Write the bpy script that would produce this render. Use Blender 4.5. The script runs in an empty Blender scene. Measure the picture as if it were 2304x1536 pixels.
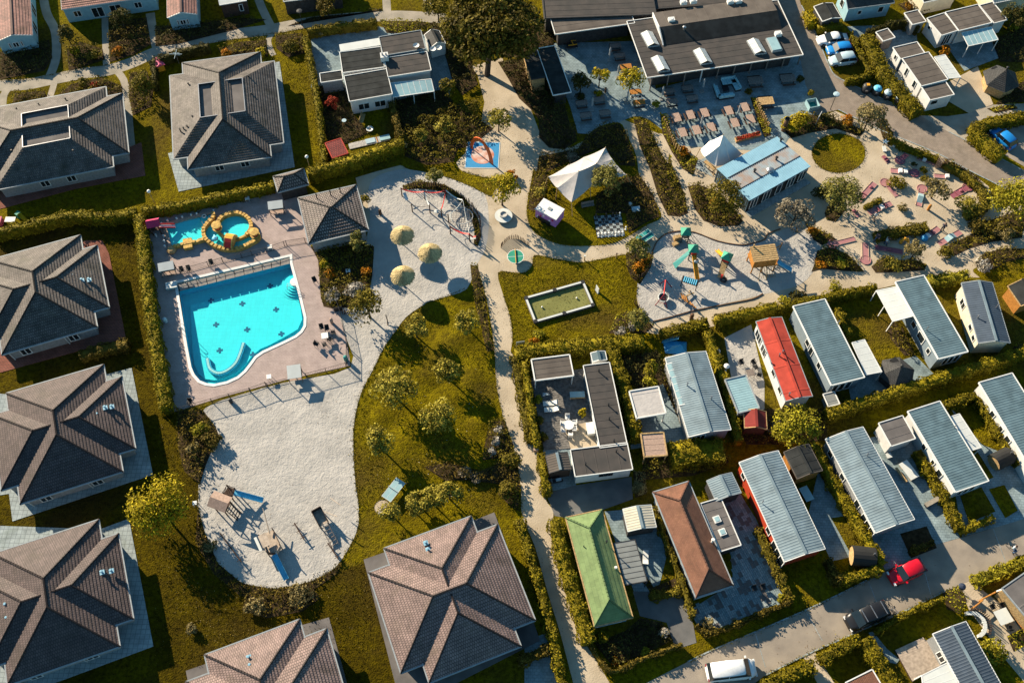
import bpy,math,random
import numpy as np
from mathutils import Matrix,Vector
from mathutils.geometry import tessellate_polygon
S=bpy.context.scene
COL=S.collection
rad=math.radians
# ---------------------------------------------------------------- camera
H=105.0 # drone height above the ground
FPX=2235.53
ROT=np.array([[0.99992628,-0.0121425,0.0],[0.01060028,0.87292486,-0.4877395],[0.00592238,0.48770354,0.87298922]])
cd=bpy.data.cameras.new('camera')
cd.sensor_width=36.0
cd.lens=FPX/2304*36
cd.clip_start=1.0
cd.clip_end=2000
camo=bpy.data.objects.new('camera',cd)
COL.objects.link(camo)
m4=np.eye(4);m4[:3,:3]=ROT;m4[2,3]=H
camo.matrix_world=Matrix(m4.tolist())
S.camera=camo
# ---------------------------------------------------------------- light
SUN_AZ=rad(-44) # direction in which shadows fall
SUN_EL=rad(22.5)
world=bpy.data.worlds.new('World')
S.world=world
world.use_nodes=True
wn=world.node_tree
sky=wn.nodes.new('ShaderNodeTexSky')
sky.sky_type='NISHITA'
sky.sun_disc=False
sky.sun_elevation=SUN_EL
sx,sy=-math.cos(SUN_AZ),-math.sin(SUN_AZ)
sky.sun_rotation=math.atan2(sx,sy)
sky.air_density=1.0
sky.dust_density=0.2
sky.ozone_density=2.5
bg=wn.nodes['Background']
bg.inputs['Strength'].default_value=0.058
tint=wn.nodes.new('ShaderNodeMix');tint.data_type='RGBA';tint.blend_type='MULTIPLY';tint.inputs[0].default_value=1;tint.inputs[7].default_value=(.72,1.04,1.0,1)
wn.links.new(sky.outputs[0],tint.inputs[6]);wn.links.new(tint.outputs[2],bg.inputs[0])
sl=bpy.data.lights.new('sun','SUN')
sl.energy=5.0
sl.angle=rad(0.5)
sl.color=(1.0,0.85,0.63)
so=bpy.data.objects.new('sun',sl)
COL.objects.link(so)
so.rotation_euler=Vector((-sx*math.cos(SUN_EL),-sy*math.cos(SUN_EL),-math.sin(SUN_EL))).to_track_quat('-Z','Y').to_euler()
S.view_settings.view_transform='Standard'
S.view_settings.look='None'
S.view_settings.exposure=1.24
S.view_settings.gamma=1.0
S.view_settings.use_curve_mapping=False
S.cycles.max_bounces=5
S.cycles.diffuse_bounces=1
S.cycles.glossy_bounces=2
S.cycles.transparent_max_bounces=6
S.cycles.transmission_bounces=2
# ---------------------------------------------------------------- plan survey: photo point -> place at height z
def W(p,z=0.0):
 w=ROT@np.array([(p[0]-1152)/FPX,-(p[1]-768)/FPX,-1.0])
 q=w*((z-H)/w[2])
 return np.array([q[0],q[1],z])
def Ws(ps,z=0.0):return[W(p,z)for p in ps]
def k(c,r,*a): # points read in one of the sixteen enlarged tiles
 o=((0,560,1120,1704)[c],(0,380,760,1136)[r])
 q=[(o[0]+a[i]/3.84,o[1]+a[i+1]/3.84)for i in range(0,len(a),2)]
 return q if len(q)>1 else q[0]
def pairs(s):return[tuple(float(v)for v in t.split(','))for t in s.split()]
def smooth(ps,n=4,closed=True):
 ps=[np.array(p,float)for p in ps];N=len(ps);out=[]
 for i in range(N if closed else N-1):
  g=lambda j:ps[j%N]if closed else ps[min(max(j,0),N-1)]
  a,b,c,d=g(i-1),g(i),g(i+1),g(i+2)
  for t in np.arange(n)/n:
   out.append(.5*(2*b+(c-a)*t+(2*a-5*b+4*c-d)*t*t+(3*b-a-3*c+d)*t**3))
 if not closed:out.append(ps[-1])
 return out
# ---------------------------------------------------------------- materials
MATS={}
def nmat(name):
 m=bpy.data.materials.new(name);m.use_nodes=True
 MATS[name]=m
 return m,m.node_tree,m.node_tree.nodes['Principled BSDF']
def mat(name,c,rough=.8,var=.2,scale=2.0,c2=None,bump=0.0,bscale=8.0,bdist=.05,spec=.3,isl=0.0,metal=0.0,rnd=0.0,detail=4.0,trans=0.0):
 m,t,p=nmat(name);L=t.links.new;N=t.nodes.new
 p.inputs['Roughness'].default_value=rough
 p.inputs['Metallic'].default_value=metal
 p.inputs['Specular IOR Level'].default_value=spec
 co=N('ShaderNodeTexCoord')
 no=N('ShaderNodeTexNoise');no.inputs['Scale'].default_value=scale;no.inputs['Detail'].default_value=detail
 L(co.outputs['Object'],no.inputs['Vector'])
 mx=N('ShaderNodeMix');mx.data_type='RGBA'
 ca=c2 if c2 else tuple(v*(1-var)for v in c)
 cb=c if c2 else tuple(v*(1+var)for v in c)
 mx.inputs[6].default_value=(*ca,1);mx.inputs[7].default_value=(*cb,1)
 mr=N('ShaderNodeMapRange');mr.inputs[1].default_value=.35;mr.inputs[2].default_value=.65
 L(no.outputs[0],mr.inputs[0]);L(mr.outputs[0],mx.inputs[0])
 out=mx.outputs[2]
 if isl or rnd:
  h=N('ShaderNodeHueSaturation')
  if isl:src=N('ShaderNodeNewGeometry').outputs['Random Per Island']
  else:src=N('ShaderNodeObjectInfo').outputs['Random']
  a=isl or rnd
  r2=N('ShaderNodeMapRange');r2.inputs[3].default_value=1-a;r2.inputs[4].default_value=1+a
  L(src,r2.inputs[0]);L(r2.outputs[0],h.inputs['Value']);L(out,h.inputs['Color'])
  out=h.outputs[0]
 L(out,p.inputs['Base Color'])
 if bump:
  nb=N('ShaderNodeTexNoise');nb.inputs['Scale'].default_value=bscale;nb.inputs['Detail'].default_value=3
  L(co.outputs['Object'],nb.inputs['Vector'])
  b=N('ShaderNodeBump');b.inputs['Strength'].default_value=bump;b.inputs['Distance'].default_value=bdist
  L(nb.outputs[0],b.inputs['Height']);L(b.outputs[0],p.inputs['Normal'])
 if trans:
  tr=N('ShaderNodeBsdfTranslucent');ms=N('ShaderNodeMixShader');ms.inputs[0].default_value=trans
  L(out,tr.inputs[0]);L(p.outputs[0],ms.inputs[1]);L(tr.outputs[0],ms.inputs[2])
  L(ms.outputs[0],t.nodes['Material Output'].inputs['Surface'])
 return m
def tiled(name,c,c2,mortar,w,h,ms=.02,rough=.75,var=.5,bump=.3,off=.5,dirt=0.3,uv=True,spec=.3):
 m,t,p=nmat(name);L=t.links.new;N=t.nodes.new
 p.inputs['Roughness'].default_value=rough;p.inputs['Specular IOR Level'].default_value=spec
 co=N('ShaderNodeTexCoord')
 b=N('ShaderNodeTexBrick');b.offset=off
 b.inputs['Color1'].default_value=(*c,1);b.inputs['Color2'].default_value=(*c2,1);b.inputs['Mortar'].default_value=(*mortar,1)
 b.inputs['Scale'].default_value=1;b.inputs['Mortar Size'].default_value=ms;b.inputs['Brick Width'].default_value=w;b.inputs['Row Height'].default_value=h
 L(co.outputs['UV' if uv else 'Object'],b.inputs['Vector'])
 no=N('ShaderNodeTexNoise');no.inputs['Scale'].default_value=.8;no.inputs['Detail'].default_value=6;no.inputs['Roughness'].default_value=.65
 L(co.outputs['Object'],no.inputs['Vector'])
 mr=N('ShaderNodeMapRange');mr.inputs[1].default_value=.3;mr.inputs[2].default_value=.7;mr.inputs[3].default_value=1-dirt;mr.inputs[4].default_value=1+dirt*.5
 L(no.outputs[0],mr.inputs[0])
 n5=N('ShaderNodeTexNoise');n5.inputs['Scale'].default_value=.35;n5.inputs['Detail'].default_value=9;n5.inputs['Roughness'].default_value=.7;L(co.outputs['Object'],n5.inputs['Vector'])
 r5=N('ShaderNodeMapRange');r5.inputs[1].default_value=.53;r5.inputs[2].default_value=.68;r5.inputs[4].default_value=min(.75,dirt*1.5);L(n5.outputs[0],r5.inputs[0])
 m5=N('ShaderNodeMix');m5.data_type='RGBA';L(r5.outputs[0],m5.inputs[0]);L(b.outputs[0],m5.inputs[6]);m5.inputs[7].default_value=(c[0]*.42,c[1]*.45,c[2]*.36,1)
 hs=N('ShaderNodeHueSaturation');L(m5.outputs[2],hs.inputs['Color']);L(mr.outputs[0],hs.inputs['Value'])
 L(hs.outputs[0],p.inputs['Base Color'])
 bm=N('ShaderNodeBump');bm.inputs['Strength'].default_value=bump;bm.inputs['Distance'].default_value=.03;bm.invert=True
 L(b.outputs['Fac'],bm.inputs['Height']);L(bm.outputs[0],p.inputs['Normal'])
 return m
M=MATS
def build_mats():
 # lawns
 m,t,p=nmat('grass');L=t.links.new;N=t.nodes.new
 co=N('ShaderNodeTexCoord')
 def noise(s,d=4,r=.5):
  n=N('ShaderNodeTexNoise');n.inputs['Scale'].default_value=s;n.inputs['Detail'].default_value=d;n.inputs['Roughness'].default_value=r
  L(co.outputs['Object'],n.inputs['Vector']);return n
 n1,n2,n3,n4=noise(.22,7,.65),noise(2.2,6,.7),noise(6,2),noise(.09,6,.6)
 def mixc(fac,a,b,lo=.35,hi=.65):
  x=N('ShaderNodeMix');x.data_type='RGBA';r=N('ShaderNodeMapRange');r.inputs[1].default_value=lo;r.inputs[2].default_value=hi
  L(fac,r.inputs[0]);L(r.outputs[0],x.inputs[0])
  for i,v in((6,a),(7,b)):
   if isinstance(v,tuple):x.inputs[i].default_value=(*v,1)
   else:L(v,x.inputs[i])
  return x.outputs[2]
 a=mixc(n1.outputs[0],(.10,.076,.002),(.215,.168,.003))
 b=mixc(n2.outputs[0],(.045,.034,.002),a,.32,.58)
 b=mixc(n4.outputs[0],b,mixc(n2.outputs[0],(.05,.034,.006),(.12,.085,.012)),.5,.66)
 L(b,p.inputs['Base Color']);p.inputs['Roughness'].default_value=1.0;p.inputs['Specular IOR Level'].default_value=0.05
 bp=N('ShaderNodeBump');bp.inputs['Strength'].default_value=.9;bp.inputs['Distance'].default_value=.16
 ad=N('ShaderNodeMath');ad.operation='ADD';L(n2.outputs[0],ad.inputs[0]);L(n3.outputs[0],ad.inputs[1])
 L(ad.outputs[0],bp.inputs['Height']);L(bp.outputs[0],p.inputs['Normal'])
 m2=m.copy();m2.name='grass_shaded';MATS['grass_shaded']=m2  # darkened copy of the lawn colour, shade and edge falloff painted in
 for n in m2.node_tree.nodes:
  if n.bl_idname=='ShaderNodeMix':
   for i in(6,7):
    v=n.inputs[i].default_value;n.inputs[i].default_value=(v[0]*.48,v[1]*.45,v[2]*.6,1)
 # sand raked by footprints
 m,t,p=nmat('sand');L=t.links.new;N=t.nodes.new
 co=N('ShaderNodeTexCoord');n1,n2,n9=noise(.35,8,.7),noise(3.4,3,.55),noise(1.2,3,.6);n2.inputs['Distortion'].default_value=.9
 c=mixc(n1.outputs[0],(.36,.345,.325),(.48,.455,.425))
 L(c,p.inputs['Base Color']);p.inputs['Roughness'].default_value=1.0;p.inputs['Specular IOR Level'].default_value=0.05
 bp=N('ShaderNodeBump');bp.inputs['Strength'].default_value=.6;bp.inputs['Distance'].default_value=.11
 ad=N('ShaderNodeMath');ad.operation='MULTIPLY_ADD';L(n9.outputs[0],ad.inputs[0]);ad.inputs[1].default_value=1.3;L(n2.outputs[0],ad.inputs[2]);L(ad.outputs[0],bp.inputs['Height']);L(bp.outputs[0],p.inputs['Normal'])
 mat('gravel',(.52,.435,.325),1,0,.35,c2=(.40,.33,.24),bump=.5,bscale=6,bdist=.06,spec=.05,detail=6)
 mat('gravel_grey',(.41,.36,.295),1,0,.5,c2=(.29,.26,.21),bump=.5,bscale=6,bdist=.06,spec=.05,detail=6)
 mat('asphalt',(.34,.29,.235),.95,0,.5,c2=(.25,.215,.18),bump=.4,bscale=9,bdist=.03,spec=.1,detail=6)
 mat('asphalt_grey',(.17,.165,.16),.95,0,.6,c2=(.12,.12,.12),bump=.4,bscale=9,bdist=.03,spec=.1,detail=6)
 tiled('brick_road',(.33,.265,.215),(.29,.235,.19),(.2,.17,.14),.3,.15,.015,dirt=.25,uv=False,rough=.95,spec=.1)
 tiled('deck_paving',(.46,.365,.34),(.42,.33,.31),(.33,.27,.25),.4,.2,.015,dirt=.2,uv=False,rough=.95,spec=.1)
 tiled('slab_pale',(.37,.42,.43),(.32,.37,.38),(.22,.25,.26),.5,.5,.03,dirt=.3,off=0,uv=False,rough=.9,spec=.1)
 tiled('slab_blue',(.27,.345,.37),(.225,.29,.315),(.15,.20,.22),.42,.3,.02,dirt=.4,uv=False,rough=.9,spec=.1)
 tiled('slab_red',(.30,.11,.08),(.26,.10,.07),(.14,.07,.06),.4,.2,.03,dirt=.3,uv=False,rough=.9,spec=.1)
 mat('soil',(.05,.034,.018),1,.4,2,bump=.5,spec=.05)
 mat('deck_wood',(.17,.16,.15),.85,.3,3,spec=.1)
 # roofs
 tiled('tile_brown',(.145,.105,.10),(.10,.074,.071),(.03,.02,.02),.24,.33,.022,dirt=.35,rough=.7)
 tiled('tile_grey',(.19,.16,.145),(.125,.105,.095),(.028,.022,.021),.24,.33,.022,dirt=.5,rough=.7)
 tiled('tile_pink',(.315,.22,.20),(.235,.165,.15),(.03,.022,.022),.24,.33,.022,dirt=.35,rough=.7)
 tiled('tile_kiosk',(.30,.245,.22),(.21,.165,.15),(.03,.026,.025),.3,.4,.05,dirt=.4,rough=.7)
 tiled('tile_red',(.42,.09,.07),(.34,.07,.06),(.10,.03,.03),.25,.3,.03,dirt=.3)
 tiled('shingle_pink',(.40,.19,.155),(.30,.15,.125),(.10,.05,.045),.3,.45,.03,dirt=.5)
 tiled('shingle_brown',(.25,.115,.07),(.20,.09,.055),(.11,.05,.035),.2,.18,.012,dirt=.35)
 tiled('shingle_black',(.07,.068,.068),(.05,.05,.05),(.02,.02,.02),.3,.2,.02,dirt=.3)
 mat('roof_red',(.42,.055,.035),.9,.15,1,bump=.3,bscale=12,bdist=.02)
 tiled('roof_green',(.19,.265,.11),(.165,.235,.095),(.10,.16,.065),1.1,.5,.012,dirt=.3)
 mat('bitumen',(.085,.075,.07),.9,.3,.8,c2=(.062,.058,.056),bump=.4,bscale=10,bdist=.02,spec=.15,detail=8)
 mat('bitumen_dark',(.03,.032,.032),.9,.3,.8,bump=.4,bscale=10,bdist=.02,spec=.15,detail=8)
 mat('bitumen_brown',(.14,.12,.105),.9,0,.6,c2=(.10,.085,.075),bump=.4,bscale=10,bdist=.02,spec=.15,detail=8)
 mat('bitumen_grey',(.17,.155,.15),.9,0,.6,c2=(.12,.11,.108),bump=.3,bscale=10,bdist=.02,spec=.15,detail=8)
 mat('steel_blue',(.105,.165,.195),.55,.2,.7,detail=9,metal=.0,spec=.35)
 mat('steel_pale',(.185,.245,.28),.5,.2,.7,detail=9,metal=.0,spec=.45)
 mat('steel_navy',(.06,.08,.11),.5,.12,1.2,metal=.0,spec=.35)
 mat('steel_cream',(.50,.47,.38),.6,.1,1.2)
 m=mat('container_blue',(.26,.47,.60),.5,0,.9,c2=(.22,.41,.53),spec=.4)
 mat('container_rust',(.30,.38,.43),.7,0,.9,c2=(.33,.25,.21),spec=.3,detail=10)
 # walls
 mat('white_wall',(.62,.62,.61),.7,.06,2)
 mat('grey_wall',(.26,.265,.27),.8,.15,4)
 mat('dark_wall',(.045,.042,.042),.7,.3,3)
 mat('blue_wall',(.27,.45,.52),.7,.08,2)
 mat('greyblue_clad',(.20,.25,.29),.7,.08,2)
 mat('cream_wall',(.62,.55,.41),.75,.08,2)
 mat('red_wall',(.42,.05,.02),.6,.08,2)
 mat('brick_wall',(.18,.10,.07),.9,.3,6)
 mat('white_paint',(.72,.72,.70),.5,.05,3)
 mat('gutter',(.30,.33,.35),.5,.1,3)
 mat('dark_trim',(.04,.04,.042),.5,.2,3)
 mat('glass',(.012,.018,.022),.12,.1,2,spec=.6)
 mat('curtain',(.42,.42,.40),.5,.3,3)
 mat('poly_white',(.60,.62,.60),.45,.05,1)
 mat('poly_blue',(.30,.46,.50),.25,.08,1,spec=.5)
 mat('poly_grey',(.24,.25,.24),.3,.08,1,spec=.5)
 mat('canvas',(.46,.43,.415),.9,.06,1.5,bump=.3,bscale=3,bdist=.1)
 mat('canvas_bright',(.82,.79,.77),.9,.04,1.5)
 mat('metal',(.40,.40,.41),.35,.1,3,metal=.8)
 mat('dark_metal',(.03,.03,.032),.5,.2,3)
 # wood and play
 mat('wood_orange',(.40,.17,.035),.8,.25,4,bump=.3)
 mat('wood_tan',(.42,.28,.13),.8,.3,5,bump=.3)
 mat('wood_pink',(.38,.265,.21),.75,.15,5)
 mat('wood_grey',(.20,.165,.145),.85,.25,5)
 mat('wood_dark',(.065,.038,.028),.85,.3,5)
 mat('wood_ply',(.42,.34,.27),.8,.2,3)
 mat('cover_slat',(.30,.27,.245),.8,.12,3)
 mat('felt_red',(.20,.03,.025),.9,.15,1)
 mat('log',(.13,.075,.045),.9,.3,5)
 mat('bark',(.055,.042,.03),.95,.3,6,bump=.5,bscale=20)
 mat('thatch',(.46,.36,.19),1,0,5,c2=(.33,.24,.11),bump=.8,bscale=14,bdist=.05,spec=.05)
 mat('rock_yellow',(.52,.32,.085),.75,.3,2.5,bump=.5,bscale=5,bdist=.1)
 for n,c in dict(red=(.55,.02,.015),orange=(.75,.12,.01),yellow=(.72,.33,.015),green=(.01,.26,.17),teal=(.01,.23,.22),blue=(.015,.24,.50),
      skyblue=(.12,.50,.74),pink=(.62,.10,.20),magenta=(.45,.015,.09),black=(.012,.012,.014),white=(.78,.77,.75),white_gloss=(.75,.76,.77),
      silver_blue=(.40,.52,.58),car_blue=(.01,.20,.55),car_red=(.55,.005,.02),maroon=(.22,.01,.03),skin=(.45,.25,.17),denim=(.05,.10,.20),navy=(.02,.03,.06),
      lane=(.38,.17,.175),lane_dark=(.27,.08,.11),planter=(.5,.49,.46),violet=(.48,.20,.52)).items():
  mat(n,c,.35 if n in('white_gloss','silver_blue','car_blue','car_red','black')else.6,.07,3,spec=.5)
 mat('felt',(.19,.19,.065),.95,.12,.5,spec=.1)
 mat('felt_deep',(.015,.05,.022),.95,.12,.5,spec=.1)
 mat('cushion',(.30,.55,.62),.8,.08,3)
 # foliage
 def leaf(n,c,isl=.6,c2=None,tr=.18):
  mat(n,c,.75,.3,.9,c2=c2,isl=isl,spec=.12,trans=tr)
 leaf('leaf_olive',(.17,.135,.012),c2=(.11,.085,.01));leaf('leaf_hedge',(.22,.175,.008),c2=(.14,.11,.006));leaf('leaf_dark',(.065,.058,.012))
 leaf('leaf_brown',(.15,.105,.014),c2=(.08,.06,.01));leaf('leaf_yellow',(.33,.255,.010));leaf('leaf_lime',(.26,.225,.015))
 leaf('leaf_orange',(.50,.15,.006),c2=(.24,.13,.008));leaf('leaf_red',(.34,.045,.02));leaf('leaf_pale',(.26,.21,.09),c2=(.15,.115,.04))
 leaf('leaf_pine',(.17,.155,.035));leaf('leaf_white',(.55,.52,.47),c2=(.22,.18,.12));leaf('leaf_crest',(.38,.32,.05),c2=(.16,.125,.012))
 leaf('leaf_big',(.135,.105,.012),c2=(.07,.055,.008));leaf('leaf_grey',(.25,.22,.16),c2=(.14,.11,.07))
 leaf('bark_leaf',(.16,.09,.03));leaf('straw',(.52,.40,.20),.3,tr=.05)
 # water that lets the tiled floor show
 def water(n,tint,mixf):
  m,t,p=nmat(n);L=t.links.new;N=t.nodes.new;t.nodes.remove(p)
  tr=N('ShaderNodeBsdfTransparent');tr.inputs[0].default_value=(*tint,1)
  gl=N('ShaderNodeBsdfGlossy');gl.inputs['Roughness'].default_value=.12
  ms=N('ShaderNodeMixShader');no=N('ShaderNodeTexNoise');no.inputs['Scale'].default_value=3.0;no.inputs['Detail'].default_value=3
  co=N('ShaderNodeTexCoord');L(co.outputs['Object'],no.inputs['Vector'])
  b=N('ShaderNodeBump');b.inputs['Strength'].default_value=.35;b.inputs['Distance'].default_value=.1
  L(no.outputs[0],b.inputs['Height']);L(b.outputs[0],gl.inputs['Normal'])
  ms.inputs[0].default_value=.05;L(tr.outputs[0],ms.inputs[1]);L(gl.outputs[0],ms.inputs[2])
  L(ms.outputs[0],t.nodes['Material Output'].inputs['Surface'])
 water('water',(.72,.98,1.0),.1)
 tiled('pool_floor',(.05,.74,.78),(.045,.71,.76),(.035,.64,.71),.5,.5,.015,off=0,dirt=.06,uv=False,rough=.6)
 mat('pool_wall',(.03,.42,.60),.5,.08,3)
 mat('cross_tile',(.0,.10,.20),.5,.1,3)
 m,t,p=nmat('clear_pane');p.inputs['Base Color'].default_value=(.45,.52,.55,1);p.inputs['Roughness'].default_value=.2
 mat('rug_print',(.62,.50,.45),.8,0,1.2,c2=(.52,.18,.10))
build_mats()
# ---------------------------------------------------------------- mesh helpers
def mesh_np(name,V,F4,mat_,uv=None):
 """V (n,3), F4 (m,4) quads."""
 me=bpy.data.meshes.new(name)
 me.vertices.add(len(V));me.vertices.foreach_set('co',np.ascontiguousarray(V,dtype=np.float32).ravel())
 me.loops.add(F4.size);me.loops.foreach_set('vertex_index',np.ascontiguousarray(F4,dtype=np.int32).ravel())
 me.polygons.add(len(F4));me.polygons.foreach_set('loop_start',np.arange(0,F4.size,4,dtype=np.int32))
 me.update(calc_edges=True)
 me.materials.append(M[mat_])
 return me
class MB:
 def __init__(s):s.v=[];s.f=[];s.uv={}
 def add(s,vs,fs,uv=None):
  o=len(s.v)
  s.v+=[tuple(float(c)for c in p)for p in vs];s.f+=[tuple(i+o for i in f)for f in fs]
  if uv:
   for i,q in enumerate(uv):s.uv[o+i]=q
  return s
 def poly(s,ps):return s.add(ps,[tuple(range(len(ps)))])
 def sheet(s,ps,z=None,holes=()):
  loops=[[Vector(tuple(p))for p in ps]]+[[Vector(tuple(p))for p in h]for h in holes]
  tri=tessellate_polygon(loops);al=[p for l in loops for p in l]
  out=[]
  for a,b,c in tri:
   n=(al[b]-al[a]).cross(al[c]-al[a])
   out.append((a,b,c)if n.z>=0 else(a,c,b))
  return s.add([(p[0],p[1],p[2]if z is None else z)for p in al],out)
 def prism(s,ps,z0,z1,bottom=False):
  """closed outline (2-D points) extruded from z0 to z1"""
  a=sum(ps[i][0]*ps[(i+1)%len(ps)][1]-ps[(i+1)%len(ps)][0]*ps[i][1]for i in range(len(ps)))
  if a<0:ps=ps[::-1]
  n=len(ps);s.sheet([(p[0],p[1],z1)for p in ps])
  s.add([(p[0],p[1],z0)for p in ps]+[(p[0],p[1],z1)for p in ps],[(i,(i+1)%n,n+(i+1)%n,n+i)for i in range(n)])
  return s
 def box(s,c,d,rz=0.0):
  cr,sr=math.cos(rz),math.sin(rz);v=[]
  for z in(-1,1):
   for x,y in((-1,-1),(1,-1),(1,1),(-1,1)):
    a,b=x*d[0]/2,y*d[1]/2
    v.append((c[0]+a*cr-b*sr,c[1]+a*sr+b*cr,c[2]+z*d[2]/2))
  return s.add(v,[(3,2,1,0),(4,5,6,7),(0,1,5,4),(1,2,6,5),(2,3,7,6),(3,0,4,7)])
 def beam(s,a,b,w,h=None,up=(0,0,1)):
  a,b=np.array(a,float),np.array(b,float);h=h or w
  d=b-a;L=np.linalg.norm(d)
  if L<1e-6:return s
  d/=L;u=np.array(up,float)
  if abs(d@u)>.95:u=np.array([1.,0,0])
  x=np.cross(d,u);x/=np.linalg.norm(x);y=np.cross(x,d)
  v=[p+x*i*w/2+y*j*h/2 for p in(a,b)for i,j in((-1,-1),(1,-1),(1,1),(-1,1))]
  return s.add(v,[(0,1,2,3),(7,6,5,4),(4,5,1,0),(5,6,2,1),(6,7,3,2),(7,4,0,3)])
 def cyl(s,a,b,r0,r1=None,n=8,cap=True):
  a,b=np.array(a,float),np.array(b,float);r1=r0 if r1 is None else r1
  d=b-a;d/=np.linalg.norm(d);u=np.array([0,0,1.])if abs(d[2])<.95 else np.array([1.,0,0])
  x=np.cross(u,d);x/=np.linalg.norm(x);y=np.cross(d,x)
  t=np.arange(n)*2*math.pi/n
  v=[a+(x*math.cos(i)+y*math.sin(i))*r0 for i in t]+[b+(x*math.cos(i)+y*math.sin(i))*r1 for i in t]
  f=[(i,(i+1)%n,n+(i+1)%n,n+i)for i in range(n)]
  if cap:f+=[tuple(range(n-1,-1,-1)),tuple(range(n,2*n))]
  return s.add(v,f)
 def tube(s,ps,r,n=6):
  for a,b in zip(ps,ps[1:]):s.cyl(a,b,r,r,n)
  return s
 def lathe(s,c,prof,n=16):
  m=len(prof);v=[]
  for i in range(n):
   t=i*2*math.pi/n
   v+=[(c[0]+r*math.cos(t),c[1]+r*math.sin(t),c[2]+z)for r,z in prof]
  f=[(i*m+j,((i+1)%n)*m+j,((i+1)%n)*m+j+1,i*m+j+1)for i in range(n)for j in range(m-1)]
  return s.add(v,f)
 def banded(s,P,ax,period,prof,off0=0.0):
  """a roof plane P (convex, 3-D) cut into bands along ax; prof gives raised offsets: laps, ribs or standing seams"""
  P=[np.array(p,float)for p in P];n=np.cross(P[1]-P[0],P[2]-P[0]);n/=np.linalg.norm(n)
  if n[2]<0:n=-n;P=P[::-1]
  ax=np.array(ax,float);ax-=n*(ax@n);ax/=np.linalg.norm(ax);ac=np.cross(ax,n)
  c=[p@ax for p in P];c0=min(c)+off0;K=int(math.ceil((max(c)-c0)/period))+1
  for q in range(-1,K):
   for(fa,oa),(fb,ob)in zip(prof,prof[1:]):
    lo,hi=c0+(q+fa)*period,c0+(q+fb)*period
    if hi<=min(c)+1e-6 or lo>=max(c)-1e-6:continue
    if hi-lo<1e-6:
     seg=[]
     for i in range(len(P)):
      a,b=P[i],P[(i+1)%len(P)];da,db=a@ax-lo,b@ax-lo
      if da*db<0:seg.append(a+(b-a)*(da/(da-db)))
     if len(seg)==2:
      w=[seg[0]+n*oa,seg[1]+n*oa,seg[1]+n*ob,seg[0]+n*ob]
      s.add(w,[(0,1,2,3)],[(p@ac,p@ax)for p in w])
     continue
    poly=clip(clip(P,ax,lo,1),ax,hi,-1)
    if len(poly)<3:continue
    w=[p+n*(oa+(ob-oa)*min(1,max(0,((p@ax)-lo)/(hi-lo))))for p in poly]
    s.add(w,[tuple(range(len(w)))],[(p@ac,p@ax)for p in poly])
  return s
def clip(P,ax,c,sg):
 out=[]
 for i in range(len(P)):
  a,b=P[i],P[(i+1)%len(P)];da,db=sg*(a@ax-c),sg*(b@ax-c)
  if da>=0:out.append(a)
  if da*db<0:out.append(a+(b-a)*(da/(da-db)))
 return out
LAP=[(0,.0),(0,.042),(1,.0)] # tile course: thick lower lip (axis runs up the slope)
RIB=[(0,0),(.45,0),(.62,.017),(.83,.017),(1,0)] # trapezoid steel sheet
SEAM=[(0,0),(.93,0),(.94,.018),(.99,.018),(1,0)] # bitumen seams
def lnk(o):COL.objects.link(o);return o
def thing(name,label,cat,loc=(0,0,0),rz=0.0,group=None):
 o=lnk(bpy.data.objects.new(name,None));o.empty_display_size=.2
 o.location=tuple(float(v)for v in loc);o.rotation_euler=(0,0,rz)
 o['label']=label;o['category']=cat
 if group:o['group']=group
 return o
def tag(o,label,cat,group=None):
 o['label']=label;o['category']=cat
 if group:o['group']=group
 return o
def finish(me,mb):
 if mb.uv:
  ul=me.uv_layers.new(name='UVMap')
  vi=np.empty(len(me.loops),dtype=np.int32);me.loops.foreach_get('vertex_index',vi)
  arr=np.zeros((len(mb.v),2),dtype=np.float32)
  for i,q in mb.uv.items():arr[i]=q
  ul.data.foreach_set('uv',arr[vi].ravel())
def mk(name,mb,mt,root=None,parent=None,kind=None,smooth_=False,origin=None,label=None):
 """root: the thing; vertices are given in world space and stored in the thing's own space. parent: a part (for sub-parts)"""
 V=np.array(mb.v,dtype=float)
 if root is not None:
  l=np.array(root.location);c,s_=math.cos(root.rotation_euler.z),math.sin(root.rotation_euler.z)
  V=V-l;V=np.stack([V[:,0]*c+V[:,1]*s_,-V[:,0]*s_+V[:,1]*c,V[:,2]],1)
 if origin is not None:V=V-np.array(origin)
 me=bpy.data.meshes.new(name);me.from_pydata(V.tolist(),[],mb.f);finish(me,mb)
 me.materials.append(M[mt])
 if smooth_:me.polygons.foreach_set('use_smooth',[True]*len(me.polygons))
 o=lnk(bpy.data.objects.new(name,me))
 if origin is not None:o.location=origin
 o.parent=parent or root
 if kind:o['kind']=kind
 if label:o['label']=label
 return o
def dup(root,loc,rz=0.0,label=None,sc=1.0,matmap=None,group=None):
 r=root.copy();COL.objects.link(r);r.location=tuple(float(v)for v in loc);r.rotation_euler=(0,0,rz);r.scale=(sc,sc,sc)
 if label:r['label']=label
 if group:r['group']=group
 def kids(src,dst):
  for ch in list(src.children):
   c=ch.copy();COL.objects.link(c);c.parent=dst
   if matmap and c.data and c.data.materials[0].name in matmap:
    c.data=c.data.copy();c.data.materials[0]=M[matmap[c.data.materials[0].name]]
   kids(ch,c)
 kids(root,r)
 return r
def structure(name,mb,mt,kind='structure'):
 o=mk(name,mb,mt);o['kind']=kind;return o
Z=[0.004]
def ground(name,px,mt,z,smooth_n=0,holes=()):
 ps=smooth(px,smooth_n)if smooth_n else px
 return structure(name,MB().sheet([W(p,z)for p in ps],None,[[W(p,z)for p in h]for h in holes]),mt)
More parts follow.
